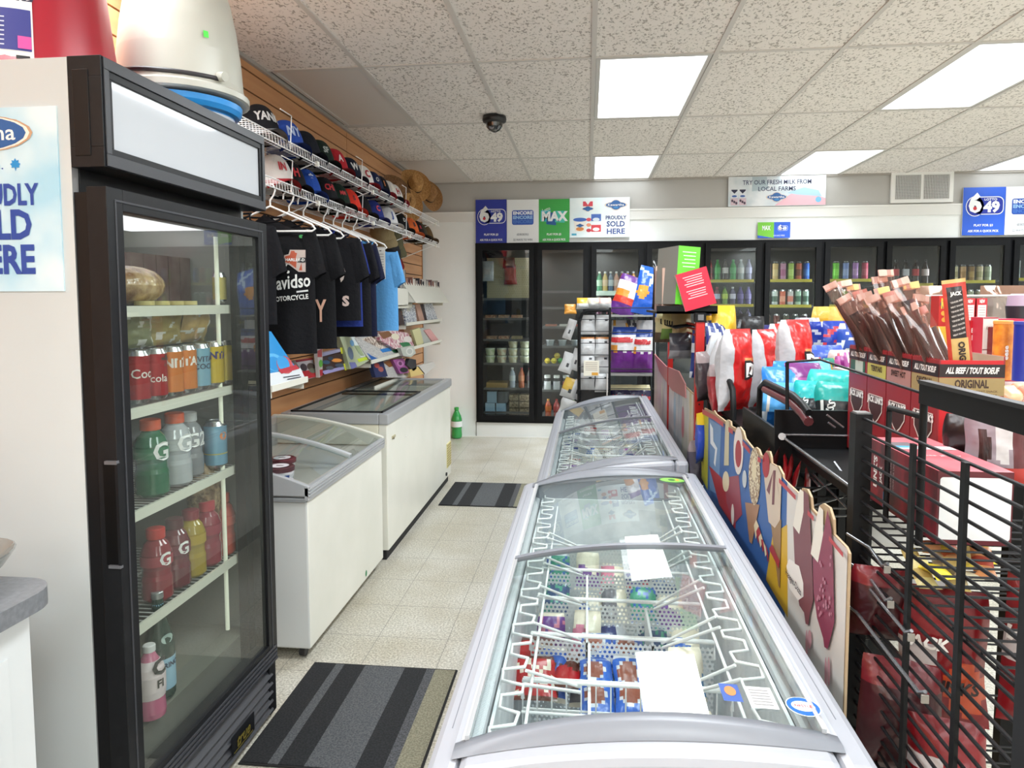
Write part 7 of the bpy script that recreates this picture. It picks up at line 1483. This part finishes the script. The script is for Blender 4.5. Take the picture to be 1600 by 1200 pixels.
tbox(1084, 452, 3.12, .135, .165, .12, 'd0203c', 'd8c8bc', -.28, 0, 'crimson box with pale text tilted against the green box', '8a1c28')
for i in range(9):
    y = 3.2+.045*i; tag(MB().box(.335, .415, y, y+.022, 1.406, 1.60+.012*((i*5) % 3), mat(['c8a898', 'a88c84', 'd8c0b4', '8c6c6c', 'b89c94'][i % 5], .5)).build('greeting_card'), 'pinkish card packet standing left of the green box, %s from the front' % ORD[i], 'card', 'card packets on the rack top')
for i in range(3): bagthing('plastic_bag', 'dark plastic bag %s the cards on the rack top' % ['behind', 'right behind', 'above'][i], 'bag', None, (.37+.03*i, 3.60+.03*i, 1.41), .3, .10, .25, .04, lambda u, v, f: mat('2a2c2e', .15), 190+i)
# ---- far chip stand
t = thing('chip_stand', 'black wire stand of purple and blue chip bags in front of the cooler', 'rack'); YC = 4.95
xa, xb, zc0, zc1 = at(953, 500, Y=YC).x, at(1022, 500, Y=YC).x, 0, 1.415
for (x, y) in ((xa, YC), (xb, YC), (xa, YC+.3), (xb, YC+.3)): MB().box(x-.008, x+.008, y-.008, y+.008, 0, zc1-.01, bm).build('post', t)
m = MB()
for z in (zc1-.012, 1.23, 1.10, .97, .83, .70, .56): m.bar((xa, YC-.012, z), (xb, YC-.012, z), .0035, bm, 5)
m.build('wire_rails', t)
for z in (1.35, .93, .60): MB().box(xa, xb, YC, YC+.3, z-.01, z, mat('8c8c88', .4)).build('stand_shelf', t)
MB().box(xa-.02, xa-.012, YC-.01, YC+.25, .60, .93, mat('c8c4c0', .4)).build('side_label', t)
pu, or2, wh = foil('6c2c84'), foil('d89038'), foil('dcdce0')
def rpaint(u, v, f):
    if v < .45+.12*abs(((u*3) % 1)-.5): return pu
    if v > .86: return foil('24408c')
    if .62 < v < .78 and u < .7: return foil('c83038') if v > .68 else wh
    if u < .25 and v < .62: return or2
    return wh
for i, (px_, py_, w_, h_, pn, nm) in enumerate(((975, 575, .20, .33, rpaint, 'large white and purple'), (1004, 573, .16, .31, rpaint, 'second white and purple'))):
    p_ = at(px_, py_, Y=YC+.08); bagthing('chip_bag', '%s chip bag on the middle shelf of the far stand' % nm, 'chip bag', 'chip bags on the far wire stand', (p_.x, YC+.1, .935), .1*(1-2*i), w_, h_, .10, pn, 200+i, (('Ruffles', .45, .72, .05, mat('b82c34', .4), .05, .2),))
for i, (px_, w_, rz, pal, nm) in enumerate(((968, .19, -.1, ('5c2c7c', 'c84030', 'd88c38', 'dcdce0'), 'purple, red and orange'), (1002, .20, .2, ('2458b8', '2458b8', 'd89030', 'b8d0e8'), 'blue with a white star burst'))):
    f4 = [foil(c) for c in pal]
    def tp(u, v, f, f4=f4, i=i):
        if i == 0: return f4[0] if v < .3 else f4[1] if v < .42 else f4[2] if (v < .62 and u < .6) else f4[3] if v < .85 else f4[0]
        if (u-.25)**2/.05+(v-.42)**2/.02 < 1: return f4[2]
        if abs(u-.55-.5*(v-.75)) < .06 and v > .55 or abs(v-.78+.3*(u-.5)) < .035: return f4[3]
        return f4[0]
    p_ = at(px_+(4 if i else 0), 505, Y=YC+.1); bagthing('chip_bag', '%s chip bag on top of the far stand' % nm, 'chip bag', 'chip bags on the far wire stand', (p_.x, YC+.12, 1.352), rz, w_, .30 if i == 0 else .36, .09, tp, 210+i, tilt=-.2, ry=.35 if i == 0 else .22)
def fp(u, v, f): return foil('201c44') if v > .35 and .0 < u < 1 and v < .85 else foil('d8d0a8')
for i, px_ in enumerate((973, 1000)):
    p_ = at(px_, 630, Y=YC+.08); bagthing('chip_bag', 'navy and cream corn snack bag low on the far stand, %s' % ['left one', 'right one'][i], 'chip bag', 'chip bags on the far wire stand', (p_.x, YC+.1, .605), .1, .19, .24, .08, fp, 220+i, (('Hawkins', .5, .6, .05, mat('c83038', .4), .05, .2),), tilt=-.2)
for i, px_ in enumerate((970, 988, 1010)):
    p_ = at(px_, 548, Y=YC+.2); bagthing('chip_bag', 'silver bag tops behind the purple bags, %s from left' % ORD[i], 'chip bag', 'chip bags on the far wire stand', (p_.x, YC+.22, .95), .1, .16, .36, .06, lambda u, v, f: foil('c8c8cc') if noise.noise(Vector((u*5, v*5, i))) < .1 else foil(['d0983c', '4a4a54', 'b8bcc4'][i]), 230+i)
bag_s, bag_g = foil('c4c6c8'), foil('3a3c40')
t = thing('nut_rack', 'black wire rack of white pouches left of the far chip stand', 'rack'); YR = 5.0; x0, x1 = at(905, 520, Y=YR).x, at(952, 520, Y=YR).x
m = MB(); m.tube([(x0, YR, 0), (x0, YR, 1.30), (x0+.02, YR, 1.36), (x0+.06, YR, 1.385), (x1, YR, 1.385)], .012, bm, 8); m.tube([(x0, YR+.25, 0), (x0, YR+.25, 1.30), (x0+.06, YR+.25, 1.385), (x1, YR+.25, 1.385)], .010, bm, 8)
for z in [.3+.085*k for k in range(13)]: m.bar((x0, YR-.01, z), (x1, YR-.01, z), .003, bmw, 5)
m.build('rack_frame', t)
for k, z in enumerate((1.28, 1.12, 1.0, .86)):
    for j in range(2):
        x = x0+.06+j*.11; pb = lambda u, v, f: bag_g if (u-.7)**2+(v-.75)**2 < .01 else (foil('b8783c') if (v > .86 and k == 1) else bag_s)
        bagthing('nut_pouch', 'white pouch in nut rack left of the chip stand, %s row, %s' % (ORD[k], ['left', 'right'][j]), 'pouch', 'white pouches in the nut rack', (x, YR+.05, z-.07), .1*j, .115, .14, .04, pb, 240+k*2+j, nu=10, nv=10)
for k, (px_, py_, c) in enumerate(((912, 483, 'd8a838'), (928, 487, 'd0c8b0'), (944, 487, 'c8a8a0'))):
    p_ = at(px_, py_, Y=YR); bagthing('nut_pouch', 'pouch with yellow strip lying on top of the nut rack, %s from left' % ORD[k], 'pouch', 'pouches on top of the nut rack', (p_.x, YR+.02, 1.395), .1, .11, .08, .05, lambda u, v, f: foil(c) if v > .5 else bag_s, 260+k, nu=10, nv=10)
bagthing('nut_pouch', 'orange pouch poking out left of the nut rack top', 'pouch', None, (at(900, 490, Y=YR).x-.04, YR, 1.36), .2, .09, .07, .04, lambda u, v, f: foil('c88c38'), 264)
m = MB(); p_ = at(924, 585, Y=YR-.03); m.box(p_.x-.055, p_.x+.055, YR-.04, YR-.037, p_.z-.01, p_.z+.10, mat('dcd8c8', .5)); F_ = F3((p_.x, YR-.0405, p_.z+.05), (1, 0, 0), (0, 0, 1))
for i in range(5): m.rect(0, .035-.013*i, .085, .004, mat('a89c94', .5), F_, .0003)
m.rect(.025, -.045, .045, .02, mat('d09838', .5), F_, .0006); tag(m.build('price_card'), 'cream price card hanging on the nut rack', 'card')
for k, (px_, py_, w_, h_) in enumerate(((888, 518, .07, .15), (884, 570, .10, .15), (897, 565, .08, .16), (888, 610, .12, .15), (885, 640, .13, .13), (899, 612, .07, .15))):
    p_ = at(px_, py_, Y=5.1); bagthing('nut_pouch', 'white pouch hanging outside the left of the nut rack, %s counted downwards' % ORD[k], 'pouch', 'pouches hanging left of the nut rack', (p_.x-.01, 5.1, p_.z-h_/2+.02), -.2, w_, h_, .04, lambda u, v, f: bag_g if (u-.6)**2+(v-.4)**2 < .012 else (foil('c8a84c') if k == 3 and v > .4 and u < .7 else bag_s), 270+k, ry=.3, nu=10, nv=10)
MB2 = MB(); MB2.box(at(905, 640, Y=5.05).x, at(950, 640, Y=5.05).x, 5.05, 5.25, .56, .80, mat('1c1c1e', .5)); tag(MB2.build('black_bin'), 'dark slatted bin under the white pouches of the nut rack', 'bin')
# ---- shelf goods at the right behind the jerky
for i, (px_, py_, Yp, c, c2_, w_, h_, nm) in enumerate(((1288, 505, 3.9, 'e0c060', 'd8b048', .16, .10, 'yellow topped'), (1316, 507, 3.8, 'e0c060', 'd8b048', .16, .10, 'pale yellow topped'), (1285, 540, 3.6, '2440a8', 'd0d8e8', .16, .13, 'royal blue'), (1308, 540, 3.5, '2440a8', 'c83848', .15, .13, 'blue with red'), (1330, 545, 3.4, '2c50b0', 'd8e0e8', .15, .13, 'blue and white'), (1262, 530, 3.7, 'd0d0d8', 'a8a8b0', .14, .12, 'silver'),
    (1285, 570, 3.3, '3c58b8', '5c78c8', .2, .10, 'periwinkle'), (1280, 600, 3.1, 'b88c34', 'd8d0c0', .10, .10, 'gold'), (1302, 600, 3.05, 'c8a838', '30806c', .10, .12, 'gold and teal'), (1322, 605, 3.0, '8c2c7c', 'c86cac', .10, .14, 'magenta'), (1266, 598, 3.1, 'c8c4c8', 'b85058', .11, .12, 'pink and white'), (1312, 585, 3.2, 'd8c8c8', 'c84858', .12, .12, 'red and white'), (1335, 600, 2.95, 'a85098', 'd8c0d4', .10, .14, 'pink purple'))):
    p_ = at(px_, py_, Y=Yp); fa, fb = foil(c), foil(c2_)
    bagthing('cookie_pack', '%s pack on the shelf left of the jerky, %s counted from the top' % (nm, ORD[i]), 'snack pack', 'packs on the shelf behind the basket rack', (p_.x, Yp, p_.z-.01-(.11 if i < 2 else 0)), .1, w_, h_+(.11 if i < 2 else 0), .05, lambda u, v, f, fa=fa, fb=fb: fb if noise.noise(Vector((u*4, v*4, i))) > .15 else fa, 290+i, nu=10, nv=10)
def upbox(px0, px1, py0, py1, Y, d, front, side, lab, prints=None, name='cracker_box'):
    a, b_ = at(px0, py1, Y=Y), at(px1, py0, Y=Y); mb = MB(); mb.box(a.x, b_.x, Y, Y+d, 1.226, b_.z, mat(side, .4), faces={'-y': mat(front, .4)}); F_ = F3(((a.x+b_.x)/2, Y-.0006, (a.z+b_.z)/2), (1, 0, 0), (0, 0, 1)); w_, h_ = b_.x-a.x, b_.z-a.z
    if prints: prints(mb, F_, w_, h_)
    tag(mb.build(name), lab, 'box', 'boxes behind the jerky')
def pR(mb, F, w, h):
    mb.disc(0, h*.24, w*.44, h*.16, mat('2a1c60', .4), F, .0003); mb.text('RITZ', 0, h*.24, .04, mat('e0c040', .4), F, .0006, bold=.05, w=w*.8)
    for a, b_ in ((-.2, -.05), (.2, .0), (0, -.15), (-.15, -.25), (.2, -.2)): mb.disc(w*a, h*b_, w*.17, w*.17, mat('d8a038', .4), F, .0004, 12)
upbox(1466, 1492, 462, 512, 2.17, .05, 'c02420', '9c1c1c', 'red cracker box with gold lettering behind the tall jerky pouch', pR)
upbox(1466, 1492, 511, 560, 2.1, .05, 'd8b040', 'b89030', 'yellow and white box under the red cracker box', lambda mb, F, w, h: mb.rect(-.0, -h*.3, w*.9, h*.4, mat('d8d0c8', .4), F, .0004))
def pN(mb, F, w, h): mb.rect(0, -h*.12, w*.8, h*.66, mat('e4dcd8', .4), F, .0003); mb.text('NEW', 0, h*.36, .014, jw, F, .0004, bold=.04, w=w*.5); [mb.rect(0, h*(.1-.11*i), w*.6, .0018, mat('b0a8a4', .4), F, .0006) for i in range(5)]
upbox(1507, 1524, 466, 502, 2.12, .05, 'c02430', '8a1c20', 'left of two red cartons with white panels behind the pouch', pN); upbox(1525, 1543, 466, 502, 2.12, .05, 'c02430', '8a1c20', 'right of two red cartons with white panels behind the pouch', pN)
upbox(1514, 1534, 501, 550, 2.0, .05, 'c02430', '8a1c20', 'red carton with white lettering PLUS below the two cartons', lambda mb, F, w, h: (mb.text('EFFUL', 0, h*.18, .016, jw, F, .0004, bold=.05, w=w*.8), mb.text('PLUS', 0, -h*.05, .018, jw, F, .0004, bold=.05, w=w*.7), mb.text('71', 0, -h*.3, .016, jw, F, .0004, bold=.05)))
def pK(mb, F, w, h): mb.text('KASHI', 0, h*.22, .014, mat('8a7a6c', .4), F, .0004, w=w*.55); mb.disc(w*.05, -h*.12, w*.2, h*.1, mat('c88c50', .4), F, .0004, 10); mb.rect(0, -h*.34, w, h*.02, mat('8a4048', .4), F, .0004); mb.rect(0, h*.485, w, h*.03, mat('a83040', .4), F, .0004)
upbox(1534, 1560, 496, 556, 1.95, .06, 'e2e0dc', 'b02838', 'white box with small nut picture right of the tall pouch', pK)
upbox(1560, 1600, 498, 514, 2.05, .06, 'c02850', '9c1c30', 'crimson long box top at the right edge', lambda mb, F, w, h: mb.rect(0, -h*.2, w*.8, h*.35, mat('e8d8d8', .4), F, .0004)); upbox(1559, 1574, 512, 562, 1.9, .05, '98181c', '6c1014', 'dark red packet left of the orange snack tube', lambda mb, F, w, h: mb.text('V', 0, .01, .02, mat('2a1010', .4), F, .0004, bold=.05))
p_ = at(1583, 590, Y=1.85); t_ = thing('snack_tube', 'orange snack tube standing at the right edge', 'tube', None, (p_.x, 1.9, p_.z-.01)); MB().lathe([(.022, 0), (.022, .145)], noisy('orange_print', 'b85c20', 'e08c30', 40, .35), n=20).build('tube_body', t_); MB().lathe([(.023, .143), (.023, .15), (.02, .152)], mat('d89048', .4), n=20).build('tube_cap', t_); m = MB(); V, Fc, tw = text_mesh('eese', .03, 0); m.add([(.0226*cos(-1.7-p_q[1]*.014/.022), .0226*sin(-1.7-p_q[1]*.014/.022), .07+p_q[0]*.02) for p_q in V], Fc, jw); m.build('tube_print', t_)
p_ = at(1600, 590, Y=1.8); t_ = thing('snack_tube', 'dark blue snack tube cut off by the right edge', 'tube', None, (p_.x+.008, 1.82, p_.z-.01)); MB().lathe([(.022, 0), (.022, .14)], mat('1c2c84', .35), n=20).build('tube_body', t_); MB().lathe([(.023, .138), (.023, .146)], mat('2c3c90', .4), n=20).build('tube_cap', t_)
# clear bag tray behind
m = MB(); a, b_ = at(1445, 500, Y=2.25), at(1590, 462, Y=2.25); m.box(a.x, b_.x, 2.25, 2.255, 1.226, b_.z, glass('tray_glass', 'e8e4e0', 1.45, .05, .06, .14)); m.bar((a.x, 2.25, b_.z), (b_.x, 2.25, b_.z), .003, mat('d8d8d4', .3), 6); tag(m.build('clear_screen'), 'clear plastic screen with pale rim behind the cracker boxes', 'screen')
for i, px_ in enumerate((1455, 1558, 1580)): p_ = at(px_, 505, Y=2.35); bagthing('clear_bag', 'shiny brown bag behind the clear screen, %s from left' % ORD[i], 'bag', 'shiny bags behind the clear screen', (p_.x, 2.36, 1.227), .1, .13, .27, .05, lambda u, v, f: mat('8a6c5c', .12, .3), 310+i)
p_ = at(1592, 505, Y=2.15); t_ = thing('lidded_cup', 'lilac cup with dark lid at the right edge', 'cup', None, (p_.x, 2.15, p_.z)); MB().lathe([(.03, 0), (.035, .05)], mat('2a2830', .4), n=16).build('cup_body', t_); MB().lathe([(.033, .05), (.03, .08), (.02, .085)], mat('a894a8', .3), n=16).build('cup_lid', t_)
m = MB(); a = at(1570, 612, Y=1.5); 
for i, (dx, dy, c) in enumerate(((.0, 0, 'e0b088'), (.035, .01, 'd89078'), (.06, .05, 'd8a888'), (.02, .06, 'e8c8a8'))): bagthing('snack_cup', 'peach coloured packet behind the header rail, %s from left' % ORD[i], 'packet', 'peach packets at the right edge', (a.x+.015+dx, 1.52+dy, a.z-.03), .4, .05, .04, .03, lambda u, v, f: foil(c), 320+i, nu=8, nv=8)
t = thing('side_shelf', 'pale shelf board behind the jerky boxes at the right edge', 'shelf'); MB().box(.83, 1.5, 1.46, 2.45, 1.215, 1.225, mat('b8b4ac', .5)).build('board', t)
for (x, y) in ((.86, 1.48), (1.46, 1.48), (.86, 2.42), (1.46, 2.42)): MB().box(x-.012, x+.012, y-.012, y+.012, 0, 1.215, bm).build('leg', t)
MB().box(.56, .83, 1.44, 1.943, 1.03, 1.048, bm).build('board', t)
